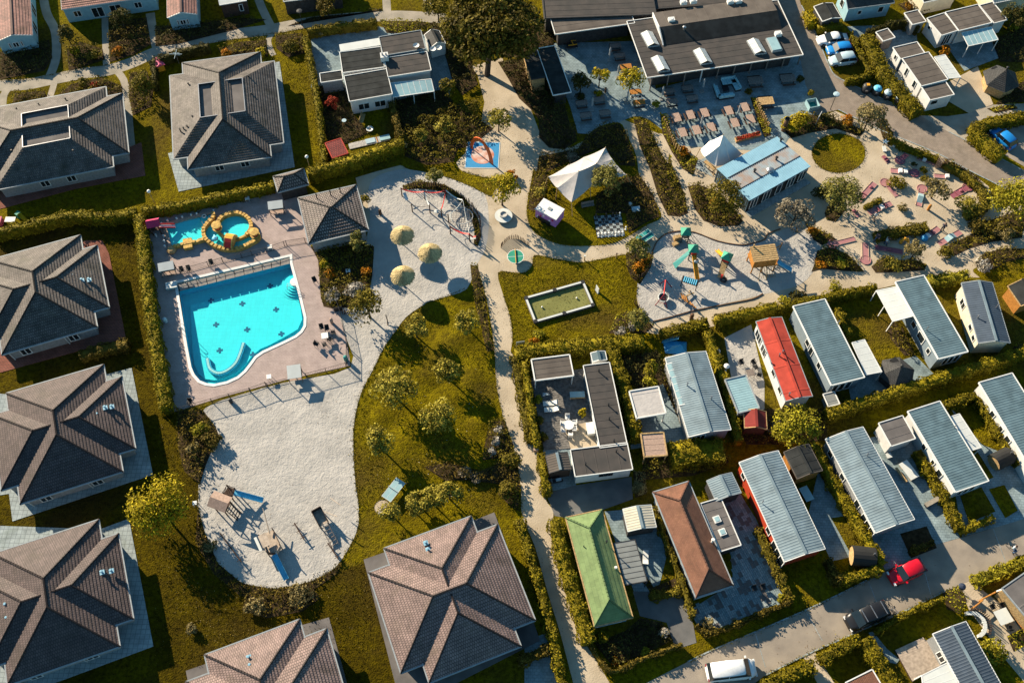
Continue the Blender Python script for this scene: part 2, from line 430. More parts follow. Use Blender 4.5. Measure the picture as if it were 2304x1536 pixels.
def ribbon(name,px,w,mt,z,n=4):
 c=smooth([W(p)[:2]for p in px],n,False);L,R=[],[]
 for i in range(len(c)):
  d=c[min(i+1,len(c)-1)]-c[max(i-1,0)];d/=np.linalg.norm(d)+1e-9;q=np.array([-d[1],d[0]])*w/2
  L.append(c[i]+q);R.append(c[i]-q)
 mb=MB()
 for i in range(len(c)-1):mb.add([(*L[i],z),(*R[i],z),(*R[i+1],z),(*L[i+1],z)],[(0,1,2,3)])
 return structure(name,mb,mt)
# ---------------------------------------------------------------- foliage
rng=np.random.default_rng(7)
def leaf_arrays(C,Nn,size,tilt=.6):
 n=len(C);Nn=Nn+rng.normal(0,tilt,(n,3));Nn/=np.linalg.norm(Nn,axis=1)[:,None]+1e-9
 r=rng.normal(0,1,(n,3));a=np.cross(Nn,r);a/=np.linalg.norm(a,axis=1)[:,None]+1e-9;b=np.cross(Nn,a)
 s=(size*rng.uniform(.6,1.35,n))[:,None]
 V=np.stack([C+a*s,C+b*s*.62,C-a*s,C-b*s*.62],1).reshape(-1,3)
 return V
def leaves_obj(name,V,mt,root=None,origin=(0,0,0),extra=None):
 V=V-np.array(origin);F=np.arange(len(V)).reshape(-1,4)
 if extra is not None:
  ev,ef=extra;F=np.concatenate([F,np.array(ef)+len(V)]);V=np.concatenate([V,np.array(ev)-np.array(origin)])
 o=lnk(bpy.data.objects.new(name,mesh_np(name,V,F,mt)))
 if root is None:o.location=tuple(float(v)for v in origin)
 else:o.parent=root
 return o
def sph(n):
 v=rng.normal(0,1,(n,3));return v/np.linalg.norm(v,axis=1)[:,None]
def crown(rx,rz,nc,nl,size,cr=.34,flat=0.0):
 """leaf faces on many small clumps spread through an ellipsoid round (0,0,0)"""
 d=sph(nc);d[:,2]=np.where(d[:,2]<-.35,-d[:,2]*.5,d[:,2])
 rr=rng.uniform(.35,1.0,nc)**.55*(1-cr*.6);cc=d*np.array([rx,rx,rz])*rr[:,None]
 cs=rng.uniform(.7,1.25,nc)*cr
 idx=rng.integers(0,nc,nl);u=sph(nl)
 u[:,2]=np.where(rng.random(nl)<.5,np.abs(u[:,2]),u[:,2])
 C=cc[idx]+u*cs[idx][:,None]*np.array([rx,rx,rz*1.0])*rng.uniform(.75,1.05,nl)[:,None]
 return leaf_arrays(C,u*.8+np.array([0,0,.5]),size),cc
def tree(label,p,zc,r,mt,rz=None,cat='tree',trunk=.12,nc=26,dens=1.0,leaf=.17,group=None,base=None,cr=.34,name='tree',nl=None):
 rz=rz or r*.9;c=W(p,zc);b=W(base)if base is not None else np.array([c[0],c[1],0])
 t=thing(name,label,cat,(b[0],b[1],0),0,group);off=c-np.array([b[0],b[1],0])
 nl=nl or int(dens*235*r*r*(.17/leaf)**2)+160
 V,cc=crown(r,rz,nc,nl,leaf,cr)
 leaves_obj('crown',V+off,mt,t)
 mb=MB();top=off*np.array([.9,.9,1]);
 mb.cyl((0,0,-.05),top*.55,trunk,trunk*.7,8,False);mb.cyl(top*.55,top+np.array([0,0,rz*.5]),trunk*.7,trunk*.2,6,False)
 for q in cc[::max(1,len(cc)//9)]:mb.cyl(top*.6,off+q*.85,trunk*.4,trunk*.08,4,False)
 o=mk('trunk',mb,'bark');o.parent=t
 return t
def shrub(label,p,r,h,mt,cat='shrub',nc=14,leaf=.13,dens=1.0,group=None,name='shrub',cr=.4,ry=None,rz=0.0,core=True):
 c=W(p,h*.75);V,cc=crown(1,1,nc,int(dens*330*r*max(r,h)*(.13/leaf)**2)+120,1,cr)
 # rebuild at true size (leaf size must stay real)
 C=V.reshape(-1,4,3).mean(1);ry=ry or r
 C=C*np.array([r,ry,h*.55]);C[:,2]=np.abs(C[:,2]+h*.45)+.02
 if rz:C[:,:2]=C[:,:2]@np.array([[math.cos(rz),math.sin(rz)],[-math.sin(rz),math.cos(rz)]])
 nn=C/(np.linalg.norm(C,axis=1)[:,None]+1e-6)
 Vv=leaf_arrays(C+np.array([c[0],c[1],0]),nn+np.array([0,0,.3]),leaf)
 o=leaves_obj(name,Vv,mt,None,(c[0],c[1],0))
 return tag(o,label,cat,group)
def hedge(label,px,w,h,mt='leaf_hedge',leaf=.115,dens=62,lump=.13,cat='hedge',group=None,name='hedge',taper=.06):
 P=[W(p,h)[:2]for p in px];P=smooth(P,6,False)if len(P)>2 else P
 P=np.array(P);seg=np.linalg.norm(np.diff(P,axis=0),axis=1);cum=np.concatenate([[0],np.cumsum(seg)]);L=cum[-1]
 per=2*h+w;n=int(L*per*dens)+int(w*h*2*dens)
 s=rng.uniform(-.0,L,n);q=rng.uniform(0,per,n)
 ends=rng.random(n)<(2*h*w)/(L*per+2*h*w)
 x=np.interp(s,cum,P[:,0]);y=np.interp(s,cum,P[:,1]);i=np.clip(np.searchsorted(cum,s)-1,0,len(seg)-1)
 d=np.diff(P,axis=0)[i]/seg[i][:,None];nrm=np.stack([-d[:,1],d[:,0]],1)
 side=np.where(q<h,-1.0,np.where(q>h+w,1.0,0.0))
 z=np.where(side<0,q,np.where(side>0,per-q,h));lat=np.where(side==0,q-h-w/2,side*w/2)
 lat=lat*(1-taper*z/h*1.5)
 e=ends;lat[e]=rng.uniform(-w/2,w/2,e.sum());z[e]=rng.uniform(0,h,e.sum())
 at_end=np.where(rng.random(n)<.5,0,1)
 s2=np.where(e,at_end*L,s);x=np.where(e,P[-1*at_end][:,0]if False else np.where(at_end==0,P[0,0],P[-1,0]),x);y=np.where(e,np.where(at_end==0,P[0,1],P[-1,1]),y)
 i2=np.where(e,np.where(at_end==0,0,len(seg)-1),i);d=np.diff(P,axis=0)[i2]/seg[i2][:,None];nrm=np.stack([-d[:,1],d[:,0]],1)
 ph=rng.uniform(0,6,6);wob=lump*(np.sin(s2*2.1+ph[0])+np.sin(s2*5.3+ph[1]+z*2)*.7+np.sin(lat*6+s2*3.1+ph[2])*.6)
 N3=np.zeros((n,3));N3[:,:2]=nrm*side[:,None];N3[:,2]=(side==0)*1.0+.25
 ex=np.where(at_end==0,-1.0,1.0)[:,None]*d;N3[e,:2]=ex[e];N3[e,2]=.2
 C=np.stack([x+nrm[:,0]*lat,y+nrm[:,1]*lat,z],1)+N3*(wob+rng.normal(0,.04,n))[:,None]
 C[:,2]=np.maximum(C[:,2],.03)
 V=leaf_arrays(C,N3,leaf)
 ev,ef=[],[]
 ww=w*.36
 dd=np.gradient(P,axis=0);dd/=np.linalg.norm(dd,axis=1)[:,None]+1e-9;nn=np.stack([-dd[:,1],dd[:,0]],1)
 for a in range(len(P)):
  l,r_=P[a]+nn[a]*ww,P[a]-nn[a]*ww
  ev+=[(*l,0),(*l,h-.16),(*r_,h-.16),(*r_,0)]
  if a:b=a*4;ef+=[(b-4,b-3,b+1,b),(b-3,b-2,b+2,b+1),(b-2,b-1,b+3,b+2)]
 ef+=[(0,1,2,3)[::-1],(len(ev)-4,len(ev)-3,len(ev)-2,len(ev)-1)]
 o=leaves_obj(name,V,mt,None,(P[0,0],P[0,1],0),(ev,ef))
 return tag(o,label,cat,group)
def inside(px,x,y):
 r=np.zeros(len(x),bool);n=len(px)
 for i in range(n):
  (x1,y1),(x2,y2)=px[i],px[(i+1)%n]
  c=((y1>y)!=(y2>y))&(x<(x2-x1)*(y-y1)/(y2-y1+1e-12)+x1);r^=c
 return r
def thicket(name,px,h,mt,dens=16,leaf=.14,floor='soil',z=.03,lump=1.0,hmin=.15):
 """a planted bed: bare soil sheet plus an uncountable cover of low shrubs"""
 P=[W(p)[:2]for p in px];xs,ys=[p[0]for p in P],[p[1]for p in P]
 A=abs(sum(P[i][0]*P[(i+1)%len(P)][1]-P[(i+1)%len(P)][0]*P[i][1]for i in range(len(P))))/2
 if floor:structure('planting_soil',MB().sheet([(p[0],p[1],z)for p in P]),floor)
 bb=(max(xs)-min(xs))*(max(ys)-min(ys));n=int(bb*dens)
 x=rng.uniform(min(xs),max(xs),n);y=rng.uniform(min(ys),max(ys),n);ok=inside(P,x,y);x,y=x[ok],y[ok];n=len(x)
 # bushy lumps: each point belongs to the nearest of many random domes
 K=max(3,int(A*.75));cx=rng.uniform(min(xs),max(xs),K*3);cy=rng.uniform(min(ys),max(ys),K*3)
 cr=rng.uniform(.5,1.1,K*3)*lump;ch=rng.uniform(.45,1.0,K*3)*h;zz=np.full(n,0.0);gx=np.zeros(n);gy=np.zeros(n)
 for a,b,r_,hh in zip(cx,cy,cr,ch):
  d2=((x-a)**2+(y-b)**2)/r_**2;q=hh*np.sqrt(np.clip(1-d2,0,1));m=q>zz
  zz[m]=q[m];gx[m]=((x-a)/r_)[m];gy[m]=((y-b)/r_)[m]
 zz=np.maximum(zz,hmin*rng.uniform(.3,1,n))*rng.uniform(.82,1.05,n)
 V=leaf_arrays(np.stack([x,y,zz+z],1),np.stack([gx*.9,gy*.9,np.full(n,.6)],1),leaf)
 o=leaves_obj(name,V,mt,None,(P[0][0],P[0][1],0));o['kind']='stuff'
 return o
def tufts(name,px,dens,h,mt,z=.0,size=.05):
 P=[W(p)[:2]for p in px];xs,ys=[p[0]for p in P],[p[1]for p in P]
 n=int((max(xs)-min(xs))*(max(ys)-min(ys))*dens)
 x=rng.uniform(min(xs),max(xs),n);y=rng.uniform(min(ys),max(ys),n);ok=inside(P,x,y);x,y=x[ok],y[ok];n=len(x)
 t=rng.uniform(0,6.283,n);dx,dy=np.cos(t)*size,np.sin(t)*size;hh=h*rng.uniform(.5,1.3,n);lx,ly=rng.normal(0,.05,n),rng.normal(0,.05,n)
 zz=np.full(n,z)
 V=np.stack([np.stack([x-dx,y-dy,zz],1),np.stack([x+dx,y+dy,zz],1),np.stack([x+dx*.3+lx,y+dy*.3+ly,zz+hh],1),np.stack([x-dx*.3+lx,y-dy*.3+ly,zz+hh],1)],1).reshape(-1,3)
 o=leaves_obj(name,V,mt,None,(P[0][0],P[0][1],0));o['kind']='stuff';return o
def edge_tufts(name,px,mt,per_m=26,spread=.16,h=.11,closed=True,n=3,leaf=.07,z=.02):
 """ragged fringe of grass along a border, so lawns do not end on a ruled curve"""
 P=np.array([W(p)[:2]for p in(smooth(px,n,closed)if n else px)]);
 if closed:P=np.concatenate([P,P[:1]])
 d=np.diff(P,axis=0);L=np.linalg.norm(d,axis=1);c=np.concatenate([[0],np.cumsum(L)]);N_=int(c[-1]*per_m);s=rng.uniform(0,c[-1],N_)
 x,y=np.interp(s,c,P[:,0]),np.interp(s,c,P[:,1]);w=(.4+.6*np.sin(s*.9)**2)*spread*(1+.8*np.sin(s*3.7))
 C=np.stack([x+rng.normal(0,1,N_)*w,y+rng.normal(0,1,N_)*w,z+rng.uniform(.01,h,N_)],1)
 o=leaves_obj(name,leaf_arrays(C,np.tile([0,0,.6],(N_,1)),leaf),mt,None,(P[0,0],P[0,1],0));o['kind']='stuff';return o
def litter(name,px,dens,mt='bark_leaf',size=.045,z=.05):
 P=[W(p)[:2]for p in px];xs,ys=[p[0]for p in P],[p[1]for p in P];n=int((max(xs)-min(xs))*(max(ys)-min(ys))*dens)
 x=rng.uniform(min(xs),max(xs),n);y=rng.uniform(min(ys),max(ys),n);g=np.sin(x*.9+1)*np.sin(y*.7)+np.sin(x*.31+y*.43);ok=inside(P,x,y)&(g+rng.normal(0,.8,n)>.3)
 x,y=x[ok],y[ok];o=leaves_obj(name,leaf_arrays(np.stack([x,y,np.full(len(x),z)],1),np.tile([0,0,1.],(len(x),1)),size,.25),mt,None,(P[0][0],P[0][1],0));o['kind']='stuff';return o
# ================================================================= GROUND
def Q(ox,oy,s,*a):
 q=[(ox+a[i]/s,oy+a[i+1]/s)for i in range(0,len(a),2)]
 return q if len(q)>1 else q[0]
def offset_poly(P,d):
 P=[np.array(p[:2],float)for p in P];n=len(P)
 A=sum(P[i][0]*P[(i+1)%n][1]-P[(i+1)%n][0]*P[i][1]for i in range(n));sg=1 if A>0 else-1
 out=[]
 for i in range(n):
  a,b,c=P[i-1],P[i],P[(i+1)%n]
  u=b-a;u/=np.linalg.norm(u);v=c-b;v/=np.linalg.norm(v)
  n1=np.array([u[1],-u[0]])*sg;n2=np.array([v[1],-v[0]])*sg;m=n1+n2;m/=max(m@m/2,.6)
  out.append(b+m*d)
 return out
pool_px=pairs('403.6,654.7 652.4,592.2 662,628 672,666 683.7,715 683,733 676,745 664,755 640,767 612,780 590,790 573,802 560,820 549,834 534,847 510,858 482,864 465,862 450,856 438,842 431,826 422,780')
pool=[W(p)[:2]for p in pool_px]
strip=[W(p)[:2]for p in pairs('398.6,637 652,578')]
outer_in=[strip[0],strip[1]]+pool[1:]
coping=offset_poly(outer_in,.34)
B=700
MBg=MB().sheet([(-B,-B+300,0),(B,-B+300,0),(B,B+300,0),(-B,B+300,0)],None,[[(p[0],p[1],0)for p in coping]])
structure('lawn_ground',MBg,'grass')
deck_px=pairs('331,489 600,419 640,425 672,446 697,549 716,586 719,630 722,672 735,690 753,676 781,770 789,822 640,855 500,893 388,928 378,870 362,770 350,660')
structure('pool_deck',MB().sheet([W(p,.03)for p in deck_px],None,[[(p[0],p[1],.03)for p in coping]]),'deck_paving')
mb=MB()
n=len(outer_in)
mb.add([(*p,.075)for p in outer_in]+[(*p,.075)for p in coping]+[(*p,0)for p in coping]+[(*p,-.3)for p in outer_in],
  [(i,(i+1)%n,n+(i+1)%n,n+i)for i in range(n)]+[(n+i,n+(i+1)%n,2*n+(i+1)%n,2*n+i)for i in range(n)]+[(i,(i+1)%n,3*n+(i+1)%n,3*n+i)for i in range(n)])
structure('pool_coping',mb,'white_paint')
mb=MB();n=len(pool);mb.add([(*p,-.02)for p in pool]+[(*p,-1.15)for p in pool],[(i,(i+1)%n,n+(i+1)%n,n+i)for i in range(n)])
structure('pool_wall',mb,'pool_wall')
structure('pool_floor',MB().sheet([(*p,-1.15)for p in pool]),'pool_floor')
led=[W(p,-.95)[:2]for p in pairs('428,686 628,640 664,645 676,690 680,718 670,740 640,758 608,775 585,785 567,800 554,818 532,839 505,851 482,855 460,852 446,840 437,820 433,790')]
o=structure('pool_platform',MB().prism([tuple(p)for p in led],-1.14,-.95),'pool_floor')
structure('water',MB().sheet([(*p,-.10)for p in offset_poly(pool,-.01)]),'water')
for p,lb in zip(pairs('475,676 545,683 608,643 621,696 486,730 556,741 633,751 494,788 569,797'),('upper left of the nine','upper middle of the nine','nearest the round steps','right of the upper middle one','left in the centre row','in the middle of the nine','nearest the right pool corner','above the left hook end of the bench','beside the straight end of the curved bench')):
 c=W(p,-.94);tag(mk('floor_cross',MB().box((0,0,0),(.74,.25,.03),rad(14)).box((0,0,.004),(.25,.74,.03),rad(14)),'cross_tile'),'dark blue cross on the pool floor, '+lb,'floor marking','dark crosses on the pool floor').location=tuple(c)
t=thing('pool_steps','white semicircular steps down into the right corner of the pool','steps',W((662,632),0))
for i in range(6):
 a=MB();c=W((663,633));rr=.6+i*.3;z1=-.06-i*.17;th=np.linspace(rad(75),rad(288),16)
 a.prism([(c[0]+rr*math.cos(q),c[1]+rr*math.sin(q))for q in th],z1-.14,z1);mk('step',a,'white_paint' if i<1 else 'pool_floor',t)
bench=smooth(k(0,2,2104,40,2075,130,2035,215,1960,280,1880,302,1812,262,1790,175),4,False)
mb,mb2=MB(),MB()
bp=[W(p,-.55)for p in bench]
for a,b in zip(bp,bp[1:]):mb.beam(a-[0,0,.22],b-[0,0,.22],.55,.42);mb2.beam(a+[0,0,.004],b+[0,0,.004],.26,.06)
t=thing('underwater_bench','curved white and blue hook shaped bench under water at the pool bottom','bench',bp[3]);mk('seat',mb,'pool_wall',t);mk('edge_strip',mb2,'poly_white',t)
# slatted cover strip: each board a piece
t=thing('pool_cover_box','long grey slatted strip along the upper edge of the pool','pool cover',W((400,645),0))
a0,a1,b0,b1=W((400,640),.1),W((651.5,580),.1),W((404.5,655),.1),W((651.5,593),.1)
for i in range(12):
 f0,f1=i/12+.003,(i+1)/12-.003;L_=lambda p,q,f:p+(q-p)*f
 q=[L_(a0,a1,f0),L_(a0,a1,f1),L_(b0,b1,f1),L_(b0,b1,f0)]
 m=MB().banded(q,(a1-a0),.14,[(0,0),(.7,0),(.72,-.03),(.98,-.03),(1,0)]);mk('board',m,'cover_slat',t)
tb=thing('pump_box','white rectangular box at the upper left corner of the pool','box',W((385,647)))
mk('lid',MB().box(W((385,641),.5),(1.35,.95,.09),rad(14)),'poly_white',tb);mk('body',MB().box(W((385,643),.23),(1.25,.85,.45),rad(14)),'poly_blue',tb)
# ---- sheets: gravel, sand, roads
ground('gravel_ground',pairs('800,400 850,385 900,372 1000,395 1060,330 1080,290 1090,230 1075,170 1060,150 1130,130 1150,180 1190,235 1215,300 1245,335 1290,330 1400,268 1480,300 1700,330 1790,285 1880,250 1964,286 2016,307 2110,346 2173,380 2225,420 2240,470 2310,455 2310,640 2230,625 2100,622 1975,650 1840,690 1750,700 1600,735 1480,752 1440,745 1400,700 1200,700 1120,650 1078,628 1055,600 1000,560 840,560'),'gravel',.012)
ground('sand_play_area',pairs('832,500 826,450 838,405 880,385 950,378 1010,395 1060,412 1092,440 1100,500 1092,560 1070,600 1050,650 1000,668 960,682 915,712 890,745 862,785 840,830 812,885 797,950 795,1010 799,1080 806,1130 806,1180 790,1222 755,1275 700,1306 620,1323 545,1310 490,1266 462,1200 446,1140 452,1050 480,1005 485,980 468,945 455,925 500,900 640,860 789,826 770,740 755,680 800,620'),'sand',.02,3)
ground('gravel_path',pairs('1060,590 1080,627 1096,680 1112,780 1117,864 1133,942 1154,1015 1164,1040 1172,1098 1175,1162 1203,1227 1232,1331 1260,1422 1290,1536 1310,1600 1400,1600 1372,1536 1323,1456 1302,1422 1276,1318 1250,1240 1242,1183 1245,1150 1226,1119 1210,1045 1207,1010 1188,968 1167,906 1156,838 1154,780 1149,718 1133,666 1120,610 1120,590'),'gravel',.016,3)
ground('playground_sand',pairs('1469,562 1479,541 1498,526 1526,519 1563,522 1615,541 1667,551 1720,539 1755,520 1800,512 1850,560 1835,602 1800,640 1722,661 1600,690 1469,724 1440,690 1434,640 1450,590'),'sand',.02,3)
ground('shaded_lawn',pairs('-80,530 310,484 372,925 400,932 458,940 478,975 476,1010 452,1052 445,1140 462,1202 492,1270 545,1314 620,1327 700,1310 760,1285 830,1262 900,1600 -120,1640'),'grass_shaded',.003)  # same lawn at the lower left, its shade put into the colour
def lawn(px,n=3,z=.03,name='lawn'):ground(name,px,'grass',z,n)
lawn(pairs('1120,614 1150,612 1178,614 1197,598 1203,574 1245,581 1302,590 1341,585 1380,577 1409,573 1440,590 1435,630 1432,666 1437,690 1450,738 1380,765 1250,790 1156,800 1154,760 1149,718 1133,666'))
lawn(pairs('1201,380 1193,419 1185,471 1193,510 1219,534 1266,551 1328,553 1380,547 1419,528 1458,505 1488,489 1475,455 1440,400 1432,352 1409,300 1393,276 1346,286 1315,312 1302,336 1245,352 1208,385'))
lawn(pairs('890,352 912,378 950,386 1000,397 1060,420 1103,441 1112,430 1125,408 1095,400 1040,385 1025,360 1025,335 1032,318 1020,285 960,290 900,320'))
ground('circular_lawn',[(1887+60*math.cos(a),345+44*math.sin(a))for a in np.linspace(0,6.2832,40)[:-1]],'grass',.03)
lawn(pairs('2304,560 2250,575 2200,600 2190,612 2230,640 2304,680 2340,640'),2)
ribbon('gravel_path',pairs('-60,200 0,193 60,190 120,178 190,165 245,158 300,140 350,118 430,95 520,78 600,68 700,50 800,40 900,36 1000,42'),2.1,'gravel_grey',.006)
for z_,w_,s in((.007,1.25,'112,172 126,130 124,70 105,30 95,-20'),(.008,.95,'240,158 238,110 236,40'),(.0085,1.3,'356,118 344,75 338,30'),(.009,1.2,'615,70 590,20 575,-20'),(.0095,1.2,'872,42 868,-20'),(.0075,1.1,'972,42 955,-20'),
    (.0105,1.0,'252,150 278,180 287,230 293,300 298,350'),(.0102,1.1,'5,250 8,215 25,192'),(.0108,.9,'112,220 120,195 125,175'),(.0098,.8,'614,75 604,90 608,110 616,125')):
 ribbon('side_path',pairs(s),w_,'gravel_grey',z_)
ground('terrace_paving',pairs('1225,98 1460,92 1475,200 1800,120 1900,200 1900,236 1842,258 1790,290 1762,330 1716,340 1530,328 1500,300 1462,270 1440,262 1425,262 1400,272 1330,302 1300,300 1283,240'),'slab_blue',.024)
ground('brick_road',pairs('1735,-60 1738,0 1765,80 1800,130 1812,190 1842,258 1886,247 1964,286 2016,307 2110,346 2173,380 2225,406 2277,432 2310,450 2400,500 2400,430 2304,385 2180,320 2134,297 2069,260 1899,182 1871,161 1834,73 1803,13 1780,-60'),'brick_road',.028)
ground('driveway',pairs('2069,260 2134,297 2180,320 2183,297 2212,267 2310,250 2310,233 2235,236 2180,255 2130,262'),'gravel_grey',.024)
ground('parking',pairs('2190,297 2310,265 2310,378 2262,350'),'asphalt',.02)
ground('asphalt_road',pairs('1440,1560 1453,1536 1547,1488 1604,1461 1720,1412 1845,1357 1960,1300 2035,1265 2070,1235 2162,1209 2243,1185 2310,1165 2400,1130 2400,1200 2310,1243 2191,1303 2157,1316 2016,1383 1920,1425 1808,1475 1720,1519 1640,1580'),'asphalt',.02)
for s_ in('1700,1425 1722,1500','1816,1380 1850,1440','1953,1305 1985,1385','2068,1240 2095,1340','2235,1190 2262,1262'):ribbon('road_joint',pairs(s_),.07,'slab_pale',.027)
ground('driveway',pairs('1228,1110 1290,1092 1421,1072 1424,1122 1354,1147 1280,1165 1248,1160'),'asphalt_grey',.02)
ground('driveway',pairs('1808,1478 1833,1465 1880,1540 1852,1560'),'gravel',.018)
ground('driveway',pairs('1424,1330 1530,1330 1560,1405 1567,1445 1520,1460 1500,1400 1440,1385'),'asphalt_grey',.019)
ground('driveway',pairs('2157,1316 2191,1303 2215,1330 2310,1400 2310,1540 2260,1480 2180,1370'),'gravel',.018)
ground('yard_paving',pairs('1955,985 2050,965 2132,1110 2160,1209 2070,1235 2035,1265 1975,1290 1935,1220 2058,1165'),'slab_blue',.016)
ground('yard_paving',pairs('2150,1112 2310,1040 2310,1165 2243,1185 2165,1207'),'slab_blue',.0165)
ground('yard_paving',pairs('2130,905 2210,1000 2300,1036 2310,1060 2240,1080'),'slab_blue',.0155)
ground('yard_paving',pairs('1850,1020 1905,1140 1925,1250 1870,1262 1820,1150'),'slab_blue',.017)
ground('yard_paving',pairs('1905,850 2060,800 2100,840 2010,880 1915,900'),'slab_blue',.0172)
ground('yard_paving',pairs('1950,665 1990,730 2020,770 1995,800 1960,740 1940,690'),'slab_blue',.0168)
ground('yard_paving',pairs('1630,760 1690,730 1720,860 1720,930 1660,935'),'sand',.0164)
ground('yard_paving',pairs('1405,880 1500,860 1560,990 1420,1010'),'slab_blue',.0169)
ground('yard_paving',pairs('1360,1150 1475,1140 1500,1250 1480,1330 1430,1340'),'slab_blue',.0162)
ground('yard_paving',pairs('700,75 850,60 1010,90 1020,180 1000,260 930,270 870,225 700,200'),'slab_blue',.0163)
ground('yard_paving',pairs('2120,90 2230,70 2250,130 2170,160'),'slab_blue',.0171)
ground('yard_paving',pairs('1180,1440 1240,1420 1275,1540 1180,1560'),'slab_blue',.0173)
ground('yard_paving',pairs('1905,60 2060,55 2080,250 2000,220 1950,120'),'slab_blue',.0174)
ground('yard_paving',pairs('2095,205 2200,150 2235,235 2180,255'),'gravel',.0175)
ground('dark_plot',pairs('2025,1200 2085,1183 2108,1232 2050,1255'),'soil',.045)
ground('dark_plot',pairs('2160,1115 2208,1095 2240,1150 2180,1175'),'grass',.0455)
ground('dark_plot',pairs('2225,1100 2260,1090 2290,1148 2262,1165'),'grass',.046)
lawn(pairs('1870,690 1975,660 2020,760 2060,800 1990,805 1950,765'),0,.024)
lawn(pairs('1870,1165 1900,1160 1955,1275 1925,1265'),0,.0245)
lawn(pairs('2150,900 2210,890 2265,985 2225,1005'),0,.0235)
for s_ in('1803,13 1834,73 1871,161 1899,182 1975,218 2069,260','1886,247 1964,286 2016,307 2110,346 2173,380 2225,406 2277,432 2330,455','2134,297 2180,320 2304,385','1547,1488 1604,1461 1720,1412 1845,1357 1960,1300','1720,1519 1808,1475 1920,1425 2016,1383 2126,1329'):
 ribbon('kerb',pairs(s_),.14,'slab_pale',.06,3)
# wooden deck of the L-shaped house: boards
t=thing('wooden_deck','weathered grey wooden deck inside the L-shaped flat roofed house','deck',W((1260,940)))
dq=[W(p,.06)for p in pairs('1194,850 1318,828 1352,1005 1224,1012')]
b_=dq[1]-dq[0]
mk('board',MB().banded(dq,dq[3]-dq[0],.3,[(0,0),(0,.03),(.9,.03),(.9,0),(1,0)]),'deck_wood',t,kind='stuff')
ground('concrete_yard',pairs('1270,960 1345,945 1352,1003 1285,1012'),'gravel',.1)
ground('yard_paving',pairs('1222,1012 1290,1008 1296,1092 1228,1108'),'slab_blue',.0167)
# pavers of the brown house terrace: each stone a piece
terr=pairs('1600,1105 1655,1095 1700,1165 1755,1285 1780,1345 1717,1370 1604,1418 1567,1402 1558,1368 1650,1310 1645,1250 1600,1150')
ground('terrace_bed',terr,'slab_blue',.02)
tp=[W(p)[:2]for p in terr];ux=np.array([math.cos(rad(-66)),math.sin(rad(-66))]);uy=np.array([-ux[1],ux[0]])
pm={}
for j,(w_,d_)in enumerate(((.62,.44),(.44,.44),(.8,.44))):
 m=MB().prism([(-w_/2+.02,-d_/2+.02),(w_/2-.02,-d_/2+.02),(w_/2-.02,d_/2-.02),(-w_/2+.02,d_/2-.02)],0,.03)
 for q,mt in enumerate(('slab_pale','slab_blue','bitumen_grey')):
  me=bpy.data.meshes.new('paver');me.from_pydata(m.v,[],m.f);me.materials.append(M[mt]);pm[j,q]=(me,w_)
terr_o=bpy.data.objects['terrace_bed'];cnt=0
c0=sum(tp)/len(tp);random.seed(3)
for row in range(-20,21):
 u=-9.0
 while u<9:
  j=random.choice((0,0,1,2));q=random.choice((0,1,1,2));me,w_=pm[j,q];c=c0+uy*row*.44+ux*(u+w_/2);u+=w_
  if inside(tp,np.array([c[0]]),np.array([c[1]]))[0]and cnt<295:
   o=lnk(bpy.data.objects.new('paver',me));o.parent=terr_o;o.location=(c[0],c[1],.02+random.uniform(0,.015));o.rotation_euler=(0,0,math.atan2(ux[1],ux[0]));cnt+=1
# low mounds on the tree lawn
mb=MB()
for p,r,h in(((895,795),1.7,.5),((1005,775),2.6,.8),((1052,745),1.9,.6),((955,840),3.2,.6),((1050,860),2.4,.6),((905,1000),2.6,.55),((1010,900),3.0,.5),((858,935),1.7,.4),((1080,950),1.6,.5)):
 c=W(p);pr=[(r*1.25*f,h*.6*(.5+.5*math.cos(math.pi*f)))for f in np.linspace(0,1,10)];mb.lathe((c[0],c[1],-.012),pr,24)
o=mk('grassy_mound',mb,'grass',smooth_=True);o['kind']='structure'
# log borders of the sand
def logline(name,label,px,r=.09,h=.12,closed=False,n=3,mt='log'):
 P=[W(p,h)for p in smooth(px,n,closed)]
 mb=MB()
 for a,b in zip(P,P[1:]):mb.cyl(a-[0,0,h*.5],b-[0,0,h*.5],r*random.uniform(.85,1.1),r,6)
 return tag(mk(name,mb,mt,origin=P[0]),label,'edging')
logline('log_edging','curved row of thin dark logs edging the upper side of the big playground sand',k(2,1,1335,715,1345,690,1380,620,1450,560,1560,535,1700,545,1900,620,2100,655,2200,640,2304,608)+k(3,1,90,560,200,515))
logline('log_edging','thin brown log edging between the lower playground sand and the gravel strip by the hedge',k(2,1,1340,1315,1500,1275,1700,1220,2000,1160,2200,1120,2290,1075))
# slabs around the brick houses
def slab(label,px,mt='slab_pale',z=.05):
 o=tag(mk('paved_terrace',MB().prism([W(p,z)[:2]for p in px],0,z),mt,origin=W(px[0])),label,'terrace')
slab('pale paved terrace under the tiled house at the bottom left corner',[(-60,1180),(225,1190),(290,1166),(345,1453),(146,1527),(-60,1600)])
slab('pale paved terrace around the tiled house left of the grey sand bay',[(-40,880),(120,900),(235,843),(296,827),(344,1067),(28,1172),(20,1110),(-40,1120)])
slab('pale paved terrace around the roof with two sunken wells beside the pool hedge',[(378,345),(395,340),(560,150),(629,139),(663,376),(402,431)])
slab('grey paved path behind the roof at the bottom middle',[(418,1508),(470,1490),(680,1405),(740,1388),(790,1570),(430,1570)],'bitumen_grey')
slab('grey paved path around the large pink tiled house',[(818,1258),(870,1240),(1040,1180),(1112,1152),(1130,1200),(1215,1440),(960,1570),(890,1540)],'bitumen_grey')
slab('dark red paving around the tiled house beside the upper pool hedge',[(170,560),(190,541),(230,541),(245,570),(283,760),(0,838),(-40,800),(0,640)],'slab_red')
